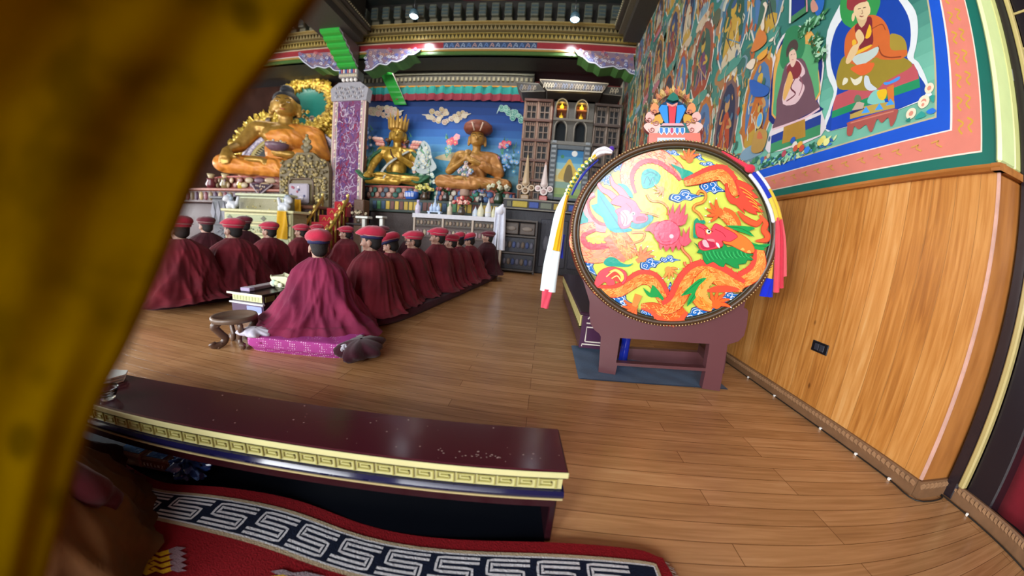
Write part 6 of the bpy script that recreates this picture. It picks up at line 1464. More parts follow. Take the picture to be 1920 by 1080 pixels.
t = thing('pink_ribbon', 'pink ribbon tied with a knot at the upper right edge of the drum', 'ribbon', tuple(dpl(1405, 318, .02)))
strip(dp([(1352, 284), (1375, 297), (1398, 311), (1412, 322)], .03), [.006, .02, .028, .03], .009, '#d83a50').build('ribbon', CLOTH(), t); MB().ell(dpl(1406, 316, .04), (.035, .022, .028), '#d03048', 8).build('knot', CLOTH(), t)
t = thing('braided_garland', 'blue, white and yellow braided garland down the right edge of the drum', 'garland', tuple(dpl(1440, 370, .03)))
b = MB(); L = crs(dp([(1414, 326), (1428, 344), (1442, 368), (1452, 392), (1457, 412)], .03), False, 12)
for i, p in enumerate(L):
    b.ell(p, (.015, .012, .015), '#1f34b0' if i < 26 else '#d8c04a', 5); b.ell(p-DU*.022-DZ*.012, (.012, .011, .012), '#d8dce8', 5); b.ell(p+DU*.02+DZ*.01, (.011, .01, .011), ['#d8dce8', '#d8b83a'][i > 18], 5)
b.build('braid', CLOTH(), t)
t = thing('pink_tassel', 'bundle of pink silk tails hanging at the right of the drum', 'tassel', tuple(dpl(1462, 540, .02)))
for i, (xa, xb, yb) in enumerate(((1456, 1455, 548), (1460, 1463, 540), (1463, 1469, 518))): strip(dp([(xa, 408), ((xa+xb)/2+2, 450), (xb, yb)], .03-.01*i), [.012, .03, .034], .011, ['#d84a58', '#cc3a4c', '#e0606a'][i], k=i).build('silk_tail', CLOTH(), t)
t = thing('blue_tassel', 'bright blue silk tassel end with yellow top at lower right of the drum', 'tassel', tuple(dpl(1437, 556, .0)))
strip(dp([(1450, 440), (1447, 480), (1442, 528)], .0), [.02, .03, .03], .01, '#d8a83a').build('yellow_ribbon', CLOTH(), t); strip(dp([(1443, 522), (1439, 540), (1436, 556)], .0), [.04, .075, .085], .014, '#1428c0', folds=4).build('blue_end', CLOTH(), t)

# low lacquered table along the wall, behind the drum
a = at_z(1084, 657); ztop = at_y(1084, 583, a.y).z
t = thing('low_table', 'long low dark lacquered table behind the drum, cream pattern on its side', 'table', (a.x+.2, a.y+1.5, 0))
x0, y0 = a.x, a.y; x1_, y1_ = a.x+.42, 5.6
MB().box((x0-.03, y0-.03, ztop-.03), (x1_+.03, y1_, ztop), '#3a2030', b=.008).build('tabletop', LACQ(), t)
MB().box((x0, y0, .03), (x1_, y1_-.03, ztop-.03), '#4a2a44').build('body', LACQ(), t)
b = MB()
for i in range(int((y1_-y0)/.09)): y = y0+.03+i*.09; b.box((x0-.018, y, ztop-.15), (x0, y+.07, ztop-.045), '#c8bc7c', b=.006)
b.box((x0-.022, y0, ztop-.04), (x0, y1_-.04, ztop-.03), '#d8d0a0').box((x0-.022, y0, ztop-.17), (x0, y1_-.04, ztop-.155), '#3a2a20'); b.build('key_frieze', LACQ(), t)
p = Paint(lambda x, z: V((x, y0, z)), V((0, -1, 0)), .001)
w = x1_-x0
for q in ([(.12, .25), (.12, .62), (.88, .62), (.88, .25), (.12, .25)], [(.06, .12), (.06, .18), (.9, .18)], [(.1, .72), (.3, .72)], [(.12, .82), (.2, .95)]): p.stroke([(x0+w*u, ztop*v) for u, v in q], .012, '#d8ccc0', 0)
p.build('line_decoration', LACQ(), t)

# ------------------------------------------------------------------ people
SKIN = lambda: mat('skin', '#a8826e', .55, var=.12, scale=14, col2='#8f6656')
HAIR = lambda: mat('short_black_hair', '#1c1818', .8, var=.2, bump=.3, bscale=120)
def robe_mat(name, c1, c2): return mat(name, c1, .85, var=.25, scale=3.5, col2=c2, bump=.25, bscale=9, sheen=.06, spec=.2)
RB_NEAR = lambda: robe_mat('maroon_wool_robe', '#8a2a4a', '#641c38')
RB_FAR = lambda: robe_mat('dark_maroon_wool_robe', '#7c2430', '#561822')
RB_DARK = lambda: robe_mat('deep_maroon_wool_robe', '#44151f', '#300e16')
RB_BROWN = lambda: robe_mat('brown_wool_robe', '#6a4420', '#482c16')
def head_prims(b, turn, bow, lean):
    h = MB()
    h.ell((-.012, 0, .045), (.098, .076, .098)); h.ell((.028, 0, .015), (.070, .064, .100)); h.ell((.038, 0, -.045), (.052, .047, .045))
    h.cap((.088, 0, .035), (.108, 0, -.002), .010, .015); h.ell((.098, 0, -.004), (.014, .02, .011)); h.ell((.087, 0, -.037), (.014, .024, .007)); h.ell((.084, 0, -.050), (.014, .02, .008)); h.ell((.074, 0, -.074), (.022, .024, .018))
    for s in (1, -1): h.cap((.082, s*.012, .047), (.070, s*.048, .050), .010, .009); h.ell((.072, s*.031, .030), (.014, .018, .012)); h.ell((.060, s*.047, -.004), (.022, .017, .022)); h.ell((-.004, s*.078, .006), (.021, .010, .034)); h.ell((.0, s*.082, -.02), (.011, .009, .014))
    M = Matrix.Translation((lean, 0, .680)) @ Matrix.Rotation(turn, 4, 'Z') @ Matrix.Rotation(bow, 4, 'Y')
    b.add([M @ p for p in h.v], h.f); return M
def person_body(turn, bow, lean):
    b = MB(); M = head_prims(b, turn, bow, lean)
    b.cap((lean*.75, 0, .52), (lean+.0, 0, .64), .060, .055)
    b.ell((0, 0, .11), (.17, .19, .13)); b.ell((lean*.35, 0, .31), (.115, .155, .21)); b.ell((lean*.6+.01, 0, .43), (.105, .17, .115)); b.cap((lean*.7, -.125, .485), (lean*.7, .125, .485), .062, .062)
    for s in (1, -1):
        b.cap((.02, s*.10, .10), (.30, s*.175, .085), .095, .068); b.cap((.30, s*.175, .08), (.25, -s*.08, .055), .066, .048); b.ell((.24, -s*.13, .048), (.045, .08, .036))
        b.cap((lean*.7+.01, s*.145, .48), (.06+lean*.5, s*.175, .27), .055, .046); b.cap((.06+lean*.5, s*.19, .27), (.22, s*.06, .20), .044, .034)
        w, d, u = V((.22, s*.06, .20)), V((.55, -s*.6, -.35)).normalized(), V((.6, s*.5, .2)).normalized()
        b.cap(w, w+d*.07, .032, .038)
        for i, L in enumerate((.052, .066, .062, .046)): a = w+d*.07+u*(.03-.02*i); e = a+d*L*.55; b.cap(a, e, .0095, .009); b.cap(e, e+(d+V((-.3, 0, -.5)))*L*.42, .009, .0075)
        b.cap(w+d*.02+u*.03, w+d*.055+u*.065, .012, .009)
    return remesh(b, .0075, 2), M
RKEY = [(-.010, .50, .36, .54), (.004, .475, .33, .505), (.035, .46, .295, .485), (.10, .42, .265, .43), (.20, .345, .24, .375), (.32, .275, .225, .335), (.43, .225, .21, .305), (.505, .175, .19, .265), (.555, .13, .155, .195), (.590, .095, .12, .125), (.612, .072, .088, .085)]
def robe(seed, lean, nu=128, nv=64, wide=1, amp=1, top=1, knee=0, drape=0):
    r = random.Random(seed); ph = [r.uniform(0, 6.28) for _ in range(8)]; dr = [r.uniform(-3, 3) for _ in range(8)]; fr = [5, 7, 9, 13, 16, 21]
    def f(u, v):
        q = 2*pi*u; g = (v**1.0)*(len(RKEY)-1); i = min(int(g), len(RKEY)-2); t = g-i; A, B = RKEY[i], RKEY[i+1]; t2 = t
        z, af, ab, bb = [a+(c-a)*t2 for a, c in zip(A, B)]
        hw = max(0, min(1, z/.45)); bb *= wide+(top-wide)*hw; ab *= 1+(top-1)*hw*.5
        zz = max(0, min(1, z/.6)); amp_z = (.050*(1-zz)**1.2+.010)*amp*((.35+.65*min(1, g/2.5)) if drape else 1)
        fo = 0
        for k, n in enumerate(fr):
            s = sin(q*n/2+ph[k]+dr[k]*zz*1.4+.7*sin(q*2+ph[k+1])); fo += ((1-abs(s))**2.2)*(1.2 if k < 3 else .7)
        fo = (fo/3.0-.35)
        c, s = cos(q), sin(q); e = .82
        a = af if c > 0 else ab
        pw = 3.0-.8*zz; rr = (abs(c/a)**pw+abs(s/bb)**pw)**(-1/pw)
        rr *= 1+.05*sin(2*q+ph[6])*(1-zz); rr += amp_z*fo*(1.25 if z < .3 else 1)
        if knee: rr *= 1+knee*math.exp(-((q-1.25)/.5)**2)*max(0, 1-abs(z-.10)/.22)
        if drape and c < .2: k_ = max(0, 1-g/3.2)*min(1, (.2-c)*2); rr *= 1+drape*k_; z -= .060*max(0, 1-g/1.6)*min(1, max(0, -c+.1)*2.2)
        sag = .012*sin(q*9+ph[2])*(1-zz) if i < 2 else 0
        zc = z+(.02*fo*(1-zz) if i >= 2 else abs(sag)*.8)
        lx = lean*max(0, zz)**1.3*.95
        return V((lx+rr*c, rr*s, zc))
    b = MB().grid(f, nu, nv, cu=True); return b
def hat_parts(M, tilt=0.0, shape=0):
    T = M @ Matrix.Translation((-.012, 0, .085)) @ Matrix.Rotation(tilt, 4, 'Y')
    if shape == 0: crown = [(.090, -.006), (.104, .0), (.114, .018), (.114, .040), (.102, .066), (.075, .088), (.04, .100), (0, .104)]
    else: crown = [(.092, .0), (.100, .004), (.110, .018), (.108, .038), (.092, .060), (.06, .078), (.03, .085), (0, .087)]
    c = MB().lathe(crown, None, 28, T, sx=1.30, sy=1.0)
    for i, p in enumerate(c.v):      # a soft crease and a peak towards the back
        q = T.inverted() @ p; up = max(0, min(1, (q.z-.0)/.03)); f_ = max(0, q.x/.13); q.z += -.020*f_*f_*up+.012*max(0, -q.x/.12)*up+.003*sin(7*math.atan2(q.y, q.x)); q.x += .022*f_*f_*max(0, 1-abs(q.z-.02)/.05); c.v[i] = T @ q
    band = MB().lathe([(.084, -.030), (.094, -.030), (.103, .004), (.092, .008), (.084, -.02)], None, 28, T, sx=1.22, sy=.96)
    pipe = MB(); pts = [T @ V((1.28*.106*cos(2*pi*i/40), 1.0*.106*sin(2*pi*i/40), .003+.014*max(0, cos(2*pi*i/40)))) for i in range(41)]; pipe.tube(pts, .0030, None, 6, caps=False)
    return c, band, pipe
def hair_part(M):
    b = MB().ell((-.018, 0, .05), (.098, .080, .100)).ell((-.035, 0, .0), (.072, .070, .07)); b = remesh(b, .012, 1); b.v = [M @ p for p in b.v]; return b
def eye_part(M, s):
    b = MB(); b.ell((.084, s*.030, .030), (.006, .013, .005), '#f0e8e0', 5).ell((.0885, s*.030, .030), (.003, .005, .0045), '#120c0a', 5).tube([(.088, s*.012, .052), (.088, s*.030, .057), (.076, s*.05, .052)], .0035, '#1a1210', 5)
    b.v = [M @ p for p in b.v]; return b
HATRED = lambda: mat('red_felt', '#b02440', .85, var=.15, sheen=.3, spec=.2, bump=.15, bscale=90)
HATDK = lambda: mat('dark_maroon_felt', '#5c1526', .85, var=.15, sheen=.3, spec=.2, bump=.15, bscale=90)
BLUE = lambda: mat('dark_blue_band', '#1c2250', .8, var=.1)
PIPE = lambda: mat('pale_piping', '#b89a94', .6)
PROTO = {}
def make_person(key, turn, bow, lean, seed, rm, hm, bandm, tilt=0, glasses=False, wide=1, amp=1, piping=True, shape=0, **kw):
    t = thing('person', '', 'person')
    bd, M = person_body(turn, bow, lean); bd.build('body', SKIN(), t, local=True)
    robe(seed, lean, wide=wide, amp=amp, **kw).build('robe', rm, t, local=True)
    hair_part(M).build('hair', HAIR(), t, local=True); [eye_part(M, s_).build('eye', mat('eye_colours', attr=True, rough=.3, var=.02), t, local=True) for s_ in (1, -1)]
    c, bn, pp = hat_parts(M, tilt, shape)
    h = c.build('hat', hm, t, local=True); bn.build('hat_band', bandm, h, local=True)
    if piping: pp.build('hat_piping', PIPE(), h, local=True)
    if glasses:
        g = MB()
        for s in (1, -1): pts = [(.104, s*.034+.024*cos(q*pi/8), .026+.019*sin(q*pi/8)) for q in range(17)]; g.tube(pts, .0028, None, 6, caps=False); g.tube([(.104, s*.058, .03), (.06, s*.082, .032), (-.005, s*.088, .025)], .0028, None, 6)
        g.tube([(.104, -.011, .03), (.110, 0, .034), (.104, .011, .03)], .0028, None, 6); g.v = [M @ p for p in g.v]; g.build('glasses', mat('black_spectacle_frame', '#181416', .3), t, local=True)
    PROTO[key] = [t, False]; return t
def person(key, px, py, rz, label, scale=1, z=.12, group='robed people seated in rows', floor=False):
    p = at_z(px, py, z); t, used = PROTO[key]
    if not used: PROTO[key][1] = True; t.location = p; t.rotation_euler = (0, 0, rz); t.scale = (scale,)*3; t['label'] = label; t['group'] = group; XF[t.name] = None; r = t
    else: r = dup(t, p, rz, label, scale)
    r['group'] = group; r.location.z = z+.012
    if floor: r.location.z = .012; r.scale = (scale*1.12,)*3
    return r
D = rad
make_person('near', D(25), D(4), .04, 11, RB_NEAR(), HATRED(), BLUE(), D(-3), wide=.98, amp=1.35, piping=False, top=.82, knee=.16, drape=.15)
make_person('prof', D(8), D(6), .05, 23, RB_FAR(), HATRED(), BLUE(), D(-8), wide=.72, top=.86)
make_person('bowed', D(-4), D(22), .12, 37, RB_FAR(), HATRED(), BLUE(), D(-4), wide=.72, top=.86)
make_person('spec', D(10), D(10), .07, 41, RB_FAR(), HATRED(), HATRED(), D(-10), True, wide=.72, shape=1, top=.86)
make_person('plain', D(6), D(5), .04, 53, RB_FAR(), HATRED(), HATRED(), D(-6), shape=1, wide=.92, top=.92)
make_person('aisle', D(6), D(5), .04, 59, RB_FAR(), HATRED(), HATRED(), D(-6), shape=1, wide=.72, top=.86)
make_person('dark', D(5), D(2), .02, 67, RB_DARK(), HATDK(), HATDK(), D(-4), shape=1, wide=.78, top=.86)
# right-hand row beside the aisle, nearest first
person('near', 600, 606, D(118), 'nearest seated person, back turned, wide maroon robe and red hat with dark blue band', .94)
person('prof', 704, 578, D(184), 'person in profile with large red hat, second along the aisle row', 1.0)
person('bowed', 748, 562, D(188), 'bowed person with blue-edged red cap, between the large-hatted person and the one in glasses', .92)
person('spec', 782, 548, D(186), 'person wearing black glasses and red cap in the aisle row', .98)
person('aisle', 822, 538, D(192), 'upright bare-necked person in red cap, tallest head of the aisle row', 1.06)
person('aisle', 846, 531, D(186), 'red-capped robed person just behind the tallest head of the aisle row', .95)
person('bowed', 868, 525, D(184), 'bowed robed person far along the aisle row, third from its far end', .97)
person('bowed', 888, 518, D(190), 'bowed robed person far along the aisle row, second from its far end', .97)
person('dark', 912, 511, D(184), 'dark-robed person at the far end of the aisle row, before the white scarf', 1.08)
# left-hand row
person('plain', 352, 558, D(176), 'maroon-robed person at the left, partly hidden by the yellow cloth', 1.05, .10)
person('plain', 449, 541, D(180), 'maroon-robed person in bright red cap, left of the low table with books', 1.05, .10)
person('plain', 513, 522, D(184), 'maroon-robed person with light-edged cap in front of the yellow scarf', 1.02, .10)
person('plain', 570, 508, D(190), 'maroon-robed person just left of the nearest back-turned person', 1.0, .10)
# rows beyond
person('dark', 393, 500, D(170), 'dark-robed person beyond the left row, before the dark grey altar table', 1.05, .12, floor=True)
person('dark', 462, 492, D(176), 'dark-robed person seen from behind against the carved cream table', 1.1, .12, floor=True)
person('plain', 598, 488, D(200), 'red-capped person behind the nearest person, below the stair', 1.0, .10, floor=True)
person('plain', 652, 500, D(196), 'robed person glimpsed between the nearest person and the large hat', 1.0, .10, floor=True)
person('dark', 717, 493, D(215), 'dark-capped person far back beside the dark altar base, left of the offering table', 1.05, .10, floor=True)
person('dark', 766, 490, D(200), 'dark-robed person seated low behind the bowed person and glasses', .95, .10, floor=True)
# cushions
def slab(name, label, cat, A, B, depth, h, m, up=None, sag=.012, k=0):
    A, B = V(A), V(B); A.z = B.z = 0; e = (B-A).normalized(); nrm = V((-e.y, e.x, 0)) if up is None else V(up); L = (B-A).length
    t = thing(name, label, cat, tuple((A+B)/2+nrm*depth/2)); r = .035; b = MB()
    def f(u, v):
        q = 2*pi*u; n = 7; c, s = cos(q), sin(q); x = (abs(c)**(2/n))*(1 if c > 0 else -1); y = (abs(s)**(2/n))*(1 if s > 0 else -1)
        if v < .2: k_, z = .93+.07*(v/.2), h*.5*(v/.2)**.7*.7
        elif v < .5: k_, z = 1.0, h*(.35+.3*(v-.2)/.3)
        elif v < .75: t_ = (v-.5)/.25; k_, z = 1-.04*t_*t_, h*(.65+.35*sin(t_*pi/2))
        else: t_ = (v-.75)/.25; k_, z = .96*(1-t_), h-sag*sin(t_*pi)*.3
        p = A+e*(L/2+L/2*x*k_)+nrm*(depth/2+depth/2*y*k_); return V((p.x, p.y, z+.004*sin(p.x*31+k)*sin(p.y*27)*(v > .4)))
    b.grid(f, 96, 28, cu=True).build('pad', m, t); return t
def dotted(name, c1, c2, sc):
    def fn(N, L, b):
        tc = N.new('ShaderNodeTexCoord'); vo = N.new('ShaderNodeTexVoronoi'); vo.inputs['Scale'].default_value = sc; vo.inputs['Randomness'].default_value = .25; L.new(tc.outputs['Object'], vo.inputs['Vector'])
        r = ramp(N, [(0, c2), (.22, c2), (.34, c1), (1, c1)]); r.color_ramp.interpolation = 'LINEAR'; L.new(vo.outputs['Distance'], r.inputs[0]); L.new(r.outputs[0], b.inputs['Base Color'])
    return node_mat(name, fn, .85, .2)
M_mag = dotted('magenta_brocade', '#a8408a', '#d8a8c8', 55)
A, B = at_z(452, 657), at_z(655, 677)
slab('floor_cushion', 'magenta patterned floor cushion under the nearest seated person', 'cushion', A, B, .62, .12, M_mag)
M_mat = robe_mat('maroon_mattress_cloth', '#4a1a2a', '#35121e')
d0 = V((B-A).normalized()); nr = V((-d0.y, d0.x, 0))
far = at_z(941, 519); st_ = B+nr*.66
A2 = A+nr*.66; rowdir = (far-st_); Lr = rowdir.length; rowdir.normalize(); perp = V((-rowdir.y, rowdir.x, 0))
slab('floor_mattress', 'long maroon floor mattress under the aisle row of people', 'mattress', st_, far, .86, .11, M_mat, up=tuple(perp), k=2)
A, B = at_z(268, 590), at_z(431, 566); e = (B-A).normalized(); B2 = at_z(620, 535)
slab('floor_mattress', 'long dark maroon floor mattress under the left-hand row of people', 'mattress', A, A+(B2-A), .95, .10, M_mat, up=tuple(V((-(B2-A).normalized().y, (B2-A).normalized().x, 0))), k=5)
def bundle(name, label, cat, px, py, z, r, col, k):
    p = at_z(px, py, z); t = thing(name, label, cat, (p.x, p.y, z-r[2])); q = random.Random(k)
    def f(u, v):
        a = 2*pi*u; th = pi*(.02+.96*v); n = 1+.16*sin(a*5+q.random()*.0+k)+.12*sin(a*9+v*8); return p+V((r[0]*sin(th)*cos(a)*n, r[1]*sin(th)*sin(a)*n, -r[2]*cos(th)))
    MB().grid(f, 48, 16, col, cu=True).build('folds', CLOTH(), t)
bundle('white_cloth', 'folded white cloth showing at the left corner of the magenta cushion', 'cloth', 480, 622, .135, (.13, .09, .035), '#c8c4d4', 1)
bundle('folded_shawl', 'dark maroon folded shawl bundle at the right corner of the magenta cushion', 'shawl', 678, 652, .075, (.15, .20, .075), '#3c1622', 2)
bundle('white_cloth', 'scrap of white cloth tucked between the magenta cushion and dark shawl', 'cloth', 647, 652, .10, (.03, .04, .03), '#c4c0cc', 3)

# ------------------------------------------------------------------ things by the nearest person
c = at_z(441, 648); 
t = thing('stool', 'small round carved wooden stool left of the magenta cushion', 'stool', (c.x, c.y+.02, 0)); zt = at_y(440, 590, c.y+.02).z
Tm = Matrix.Translation((c.x, c.y+.02, 0)); RS = .155
M_st = mat('brown_carved_stool', attr=True, rough=.35, var=.25, scale=12)
MB().lathe([(0, zt-.006), (RS*.86, zt-.006), (RS*.88, zt), (RS, zt), (RS*1.04, zt-.015), (RS, zt-.04), (RS*.9, zt-.045), (0, zt-.045)], '#6a5648', 32, Tm).build('seat', M_st, t)
for i in range(4):
    q = pi/4+i*pi/2+.35; d = V((cos(q), sin(q), 0)); o = V((c.x, c.y+.02, 0)); H_ = zt-.045
    pts = [o+d*.11+V((0, 0, H_)), o+d*.135+V((0, 0, H_*.85)), o+d*.10+V((0, 0, H_*.55)), o+d*.075+V((0, 0, H_*.35)), o+d*.10+V((0, 0, H_*.16)), o+d*.15+V((0, 0, H_*.14)), o+d*.165+V((0, 0, H_*.25))]
    lg = MB().tube(crs(pts, False, 6), [.026]*8+[.022]*29, '#5c4438', 8, flat=(.8, 1.2)); lg.tube([o+d*.10+V((0, 0, H_*.2)), o+d*.12+V((0, 0, .02)), o+d*.13+V((0, 0, 0))], [.02, .016, .012], '#6a5244', 8); lg.build('leg', M_st, t)
    MB().ell(o+d*.13+V((0, 0, .016)), .015, '#b8a89a', 6).build('foot_cap', M_st, t)
# row of low tables in front of the aisle row
a = at_z(437, 598); z1 = at_y(434, 545, a.y).z
def low_row(label, x, y, w, L, z1, k=0):
    t = thing('low_table', label, 'table', (x+w/2, y+L/2, 0))
    MB().box((x-.02, y-.02, z1-.02), (x+w+.02, y+L, z1), '#1c1416', b=.006).build('tabletop', LACQ(), t)
    MB().box((x, y+.015, .0), (x+w, y+L-.01, z1-.02), '#2c1a28').build('body', LACQ(), t)
    b = MB().box((x-.022, y-.024, z1-.022), (x+w+.022, y-.018, z1-.002), '#d8d8c0').box((x+.02, y+.002, z1-.085), (x+w-.01, y+.015, z1-.03), '#c4c898').box((x-.015, y-.01, z1-.115), (x+w+.01, y+.015, z1-.10), '#d0d0d8').box((x, y+.004, z1-.24), (x+w, y+.015, z1-.12), '#4a3452')
    for i in range(9): b.box((x+.03+i*(w-.06)/9, y-.001, z1-.078), (x+.03+(i+.6)*(w-.06)/9, y+.003, z1-.038), '#a8ac7c')
    n = int(L/.14)
    for i in range(n): b.box((x+w, y+.03+i*.14, z1-.085), (x+w+.006, y+.14+i*.14, z1-.03), '#6a6038')
    b.box((x+w*.45, y-.012, z1-.20), (x+w*1.0, y+.0, z1-.19), '#d8dce8').box((x+w*.5, y-.004, z1-.23), (x+w*.96, y+.006, z1-.13), '#8a96c8'); b.build('painted_border', LACQ(), t); return t
xw = at_y(491, 548, a.y).x-a.x
low_row('low dark lacquered table with cream border, books and a basket on it', a.x, a.y, xw, 1.45, z1)
low_row('second low lacquered table along the row, mostly hidden by the nearest person', a.x+.12, a.y+1.5, xw, 1.6, z1)
p = at_z(468, 540, z1); t = thing('scripture_book', 'long narrow wrapped scripture book lying on the low table', 'book', (p.x, p.y, z1))
M = Matrix.Translation((a.x+.10, a.y+.03, z1+.001)) @ Matrix.Rotation(D(3), 4, 'Z')
MB().box((0, 0, 0), (.11, .5, .035), '#6a4a54', b=.008, M=M).build('wrapper', CLOTH(), t); MB().box((-.002, -.006, .002), (.112, .06, .038), '#a89ab8', b=.006, M=M).build('end_flap', CLOTH(), t)
p = at_z(523, 541, z1); t = thing('basket', 'cream open basket lined with cloth on the low table', 'basket', (p.x, p.y, z1)); b = MB()
wb = .15
def bk_(u, v):
    q = 2*pi*u; c_, s_ = cos(q), sin(q); x = (abs(c_)**.35)*(1 if c_ > 0 else -1); y = (abs(s_)**.35)*(1 if s_ > 0 else -1)
    vv = v if v < .55 else 1.1-v; k_ = .72+.28*min(vv/.55, 1); k_ *= (1 if v < .55 else .93); return V((p.x+wb*x*k_+.006*sin(q*7), p.y+.12+.12*y*k_, z1+.003+.125*min(vv/.55, 1)+.008*sin(q*5+2)*min(vv, .5)*2))
b.grid(bk_, 56, 18, '#d8d8b4', cu=True); o = len(b.v); b.add([V((p.x+wb*.66*sx, p.y+.12+.08*sy, z1+.012)) for sx, sy in ((-1, -1), (1, -1), (1, 1), (-1, 1))], [(0, 1, 2, 3)], '#b8b890'); b.build('basket_body', CLOTH(), t)
b = MB()
for i in range(7): q = i*.9; b.ell((p.x-wb*.75+.03*cos(q)+.02*i, p.y+.0+.01*sin(q), z1+.05+.012*sin(q*2)), (.03, .018, .028), ['#e0e0c8', '#b8d0c0', '#d0d4b0'][i % 3], 5)
b.build('cloth_lining', CLOTH(), t)

# ------------------------------------------------------------------ foreground: long table, rug and what lies by it
ang = D(6.04); E1 = V((-cos(ang), -sin(ang), 0)); E2 = V((-sin(ang), cos(ang), 0)); TO = V((.142, .759, 0)); ZT = .333; LT = 2.6; DT = .218
MT = Matrix(((E1.x, E2.x, 0, TO.x), (E1.y, E2.y, 0, TO.y), (0, 0, 1, 0), (0, 0, 0, 1)))   # x runs left along the front edge, y away from us
t = thing('long_table', 'long low maroon lacquered table with cream carved border in the foreground', 'table', tuple(TO+E1*1.0+E2*.1))
def tb(lo, hi, col, b=0, mb=None): return (mb or MB()).box(lo, hi, col, b=b, M=MT)
M_top = mat('maroon_lacquer', attr=True, rough=.16, var=.12, scale=4)
tb((0, 0, ZT-.016), (LT, DT, ZT), '#471722', .006).build('tabletop', M_top, t, fix=True)
b = tb((-.001, -.006, ZT-.022), (LT, 0, ZT-.001), '#cfca92', .004); b.build('cream_edge', LACQ(), t, fix=True)
b = tb((.012, .010, ZT-.075), (LT, .03, ZT-.028), '#c4bf84'); tb((.004, .002, ZT-.030), (LT, .012, ZT-.022), '#14100c', 0, b)
n = int((LT-.05)/.062)
for i in range(n):
    x = .03+i*.062
    for lo, hi in (((x, .004, ZT-.070), (x+.004, .010, ZT-.034)), ((x, .005, ZT-.040), (x+.05, .010, ZT-.036)), ((x+.014, .005, ZT-.062), (x+.054, .010, ZT-.058)), ((x+.05, .005, ZT-.060), (x+.054, .010, ZT-.036)), ((x+.014, .005, ZT-.060), (x+.018, .010, ZT-.047)), ((x+.014, .005, ZT-.050), (x+.042, .010, ZT-.047))): tb(lo, hi, '#a49e5c', 0, b)
b.build('key_border', LACQ(), t, fix=True)
b = MB(); pr = [(.03, ZT-.076), (.002, ZT-.078), (-.006, ZT-.088), (-.002, ZT-.100), (.01, ZT-.108), (.03, ZT-.11)]
b.prism([MT @ V((.004, y, z)) for y, z in pr], E1*(LT-.01), '#16163c'); b.build('navy_moulding', mat('navy_gloss', attr=True, rough=.08, var=.05), t, fix=True)
b = tb((.004, .004, ZT-.116), (LT, .02, ZT-.110), '#b8a878'); b.build('gold_line', LACQ(), t, fix=True)
tb((.02, .030, ZT-.17), (LT, .05, ZT-.11), '#2c0c12').build('apron', LACQ(), t, fix=True)
tb((.012, .036, 0), (.034, DT-.01, ZT-.016), '#220a10', .003).build('end_panel', LACQ(), t, fix=True)
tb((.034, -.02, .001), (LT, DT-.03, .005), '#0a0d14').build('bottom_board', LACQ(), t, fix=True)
tb((1.05, DT-.036, .08), (1.42, DT-.028, .17), '#1a2030', .004).build('painted_reflection', LACQ(), t, fix=True)  # paler rectangle painted as a reflection on the dark back panel
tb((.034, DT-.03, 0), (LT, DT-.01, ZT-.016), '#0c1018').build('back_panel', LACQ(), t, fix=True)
p_ = Paint(lambda x, y: MT @ V((x, y, ZT)), V((0, 0, 1)), .0004, .00004); q = random.Random(6)
for i in range(60): x, y = (.28+.12*q.gauss(0, 1), .05+.012*q.gauss(0, 1)) if i < 36 else (q.uniform(.05, 1.4), q.uniform(.03, .2)); x = max(.02, x); y = max(.015, min(y, DT-.02)); s = q.uniform(.0008, .003); p_.poly([(x-s, y), (x, y-s*.6), (x+s*1.4, y), (x, y+s)], '#b89a94', 2)
p_.build('paint_scuffs', PAINT(), t, kind='stuff')
# papers and glass bowl at the table's left end
p = at_z(208, 716, ZT); t = thing('paper_sheets', 'white folded papers at the left end of the maroon table', 'paper', (p.x, p.y, ZT+.001))
b = MB()
for k in range(3):
    c = [at_z(x, y, ZT) for x, y in ((165, 708), (196, 706), (236, 708), (232, 716), (205, 724), (165, 730))]; b.prism([V((q_.x+.004*k, q_.y+.004*k, ZT+.002+k*.012)) for q_ in c], (0, 0, .006), '#d8dcd8')
b.build('sheets', mat('white_paper', attr=True, rough=.7, var=.04), t, fix=True)
p = at_z(192, 752, ZT); t = thing('glass_bowl', 'small clear glass bowl on the maroon table in front of the papers', 'bowl', (p.x, p.y+.02, ZT))
mg = mat('clear_glass', '#f0f4f4', .04, trans=1, var=0); MB().lathe([(0, .001), (.022, .001), (.024, .006), (.036, .03), (.04, .045), (.037, .045), (.033, .03), (.02, .010), (0, .008)], None, 24, Matrix.Translation((p.x, p.y+.02, ZT))).build('bowl', mg, t)
# rug
RO = V((.505, .782, 0)); ra = D(3.2); R1 = V((-cos(ra), -sin(ra), 0)); R2 = V((sin(ra), -cos(ra), 0)); RL, RWD = 2.35, 1.25
def rz_(u, v): return .016+.010*math.exp(-((u-.0)/.1)**2)*0+.028*math.exp(-((u-1.62)/.20)**2)*max(0, 1-v/.5)+.010*sin(u*4.2+.6)*math.exp(-v/.35)
def rpt(u, v, o=0.0):
    e = .022*math.exp(-((u-1.28)/.22)**2)-.05*math.exp(-((u-1.75)/.25)**2)+.012*sin(u*5.5)
    w = v+(-e)*math.exp(-v/.3); cr = .02*math.exp(-(u/.05)**2)*math.exp(-(v/.05)**2); p = RO+R1*(u+cr*.5)+R2*(w+cr); p.z = rz_(u, v)+o; return p
t = thing('rug', 'red woollen rug with navy and white key-pattern border in the foreground', 'rug', tuple(RO+R1+R2*.5))
mr = mat('rug_wool', attr=True, rough=.95, var=.22, scale=60, bump=.4, bscale=220, sheen=.03, spec=.1)
b = MB().grid(lambda u, v: rpt(u*RL, v*RWD), 260, 120, '#7c1018'); b.grid(lambda u, v: rpt(u*RL, v*RWD)*1 - V((0, 0, rz_(u*RL, v*RWD)-.001)), 20, 10, '#6a1418')
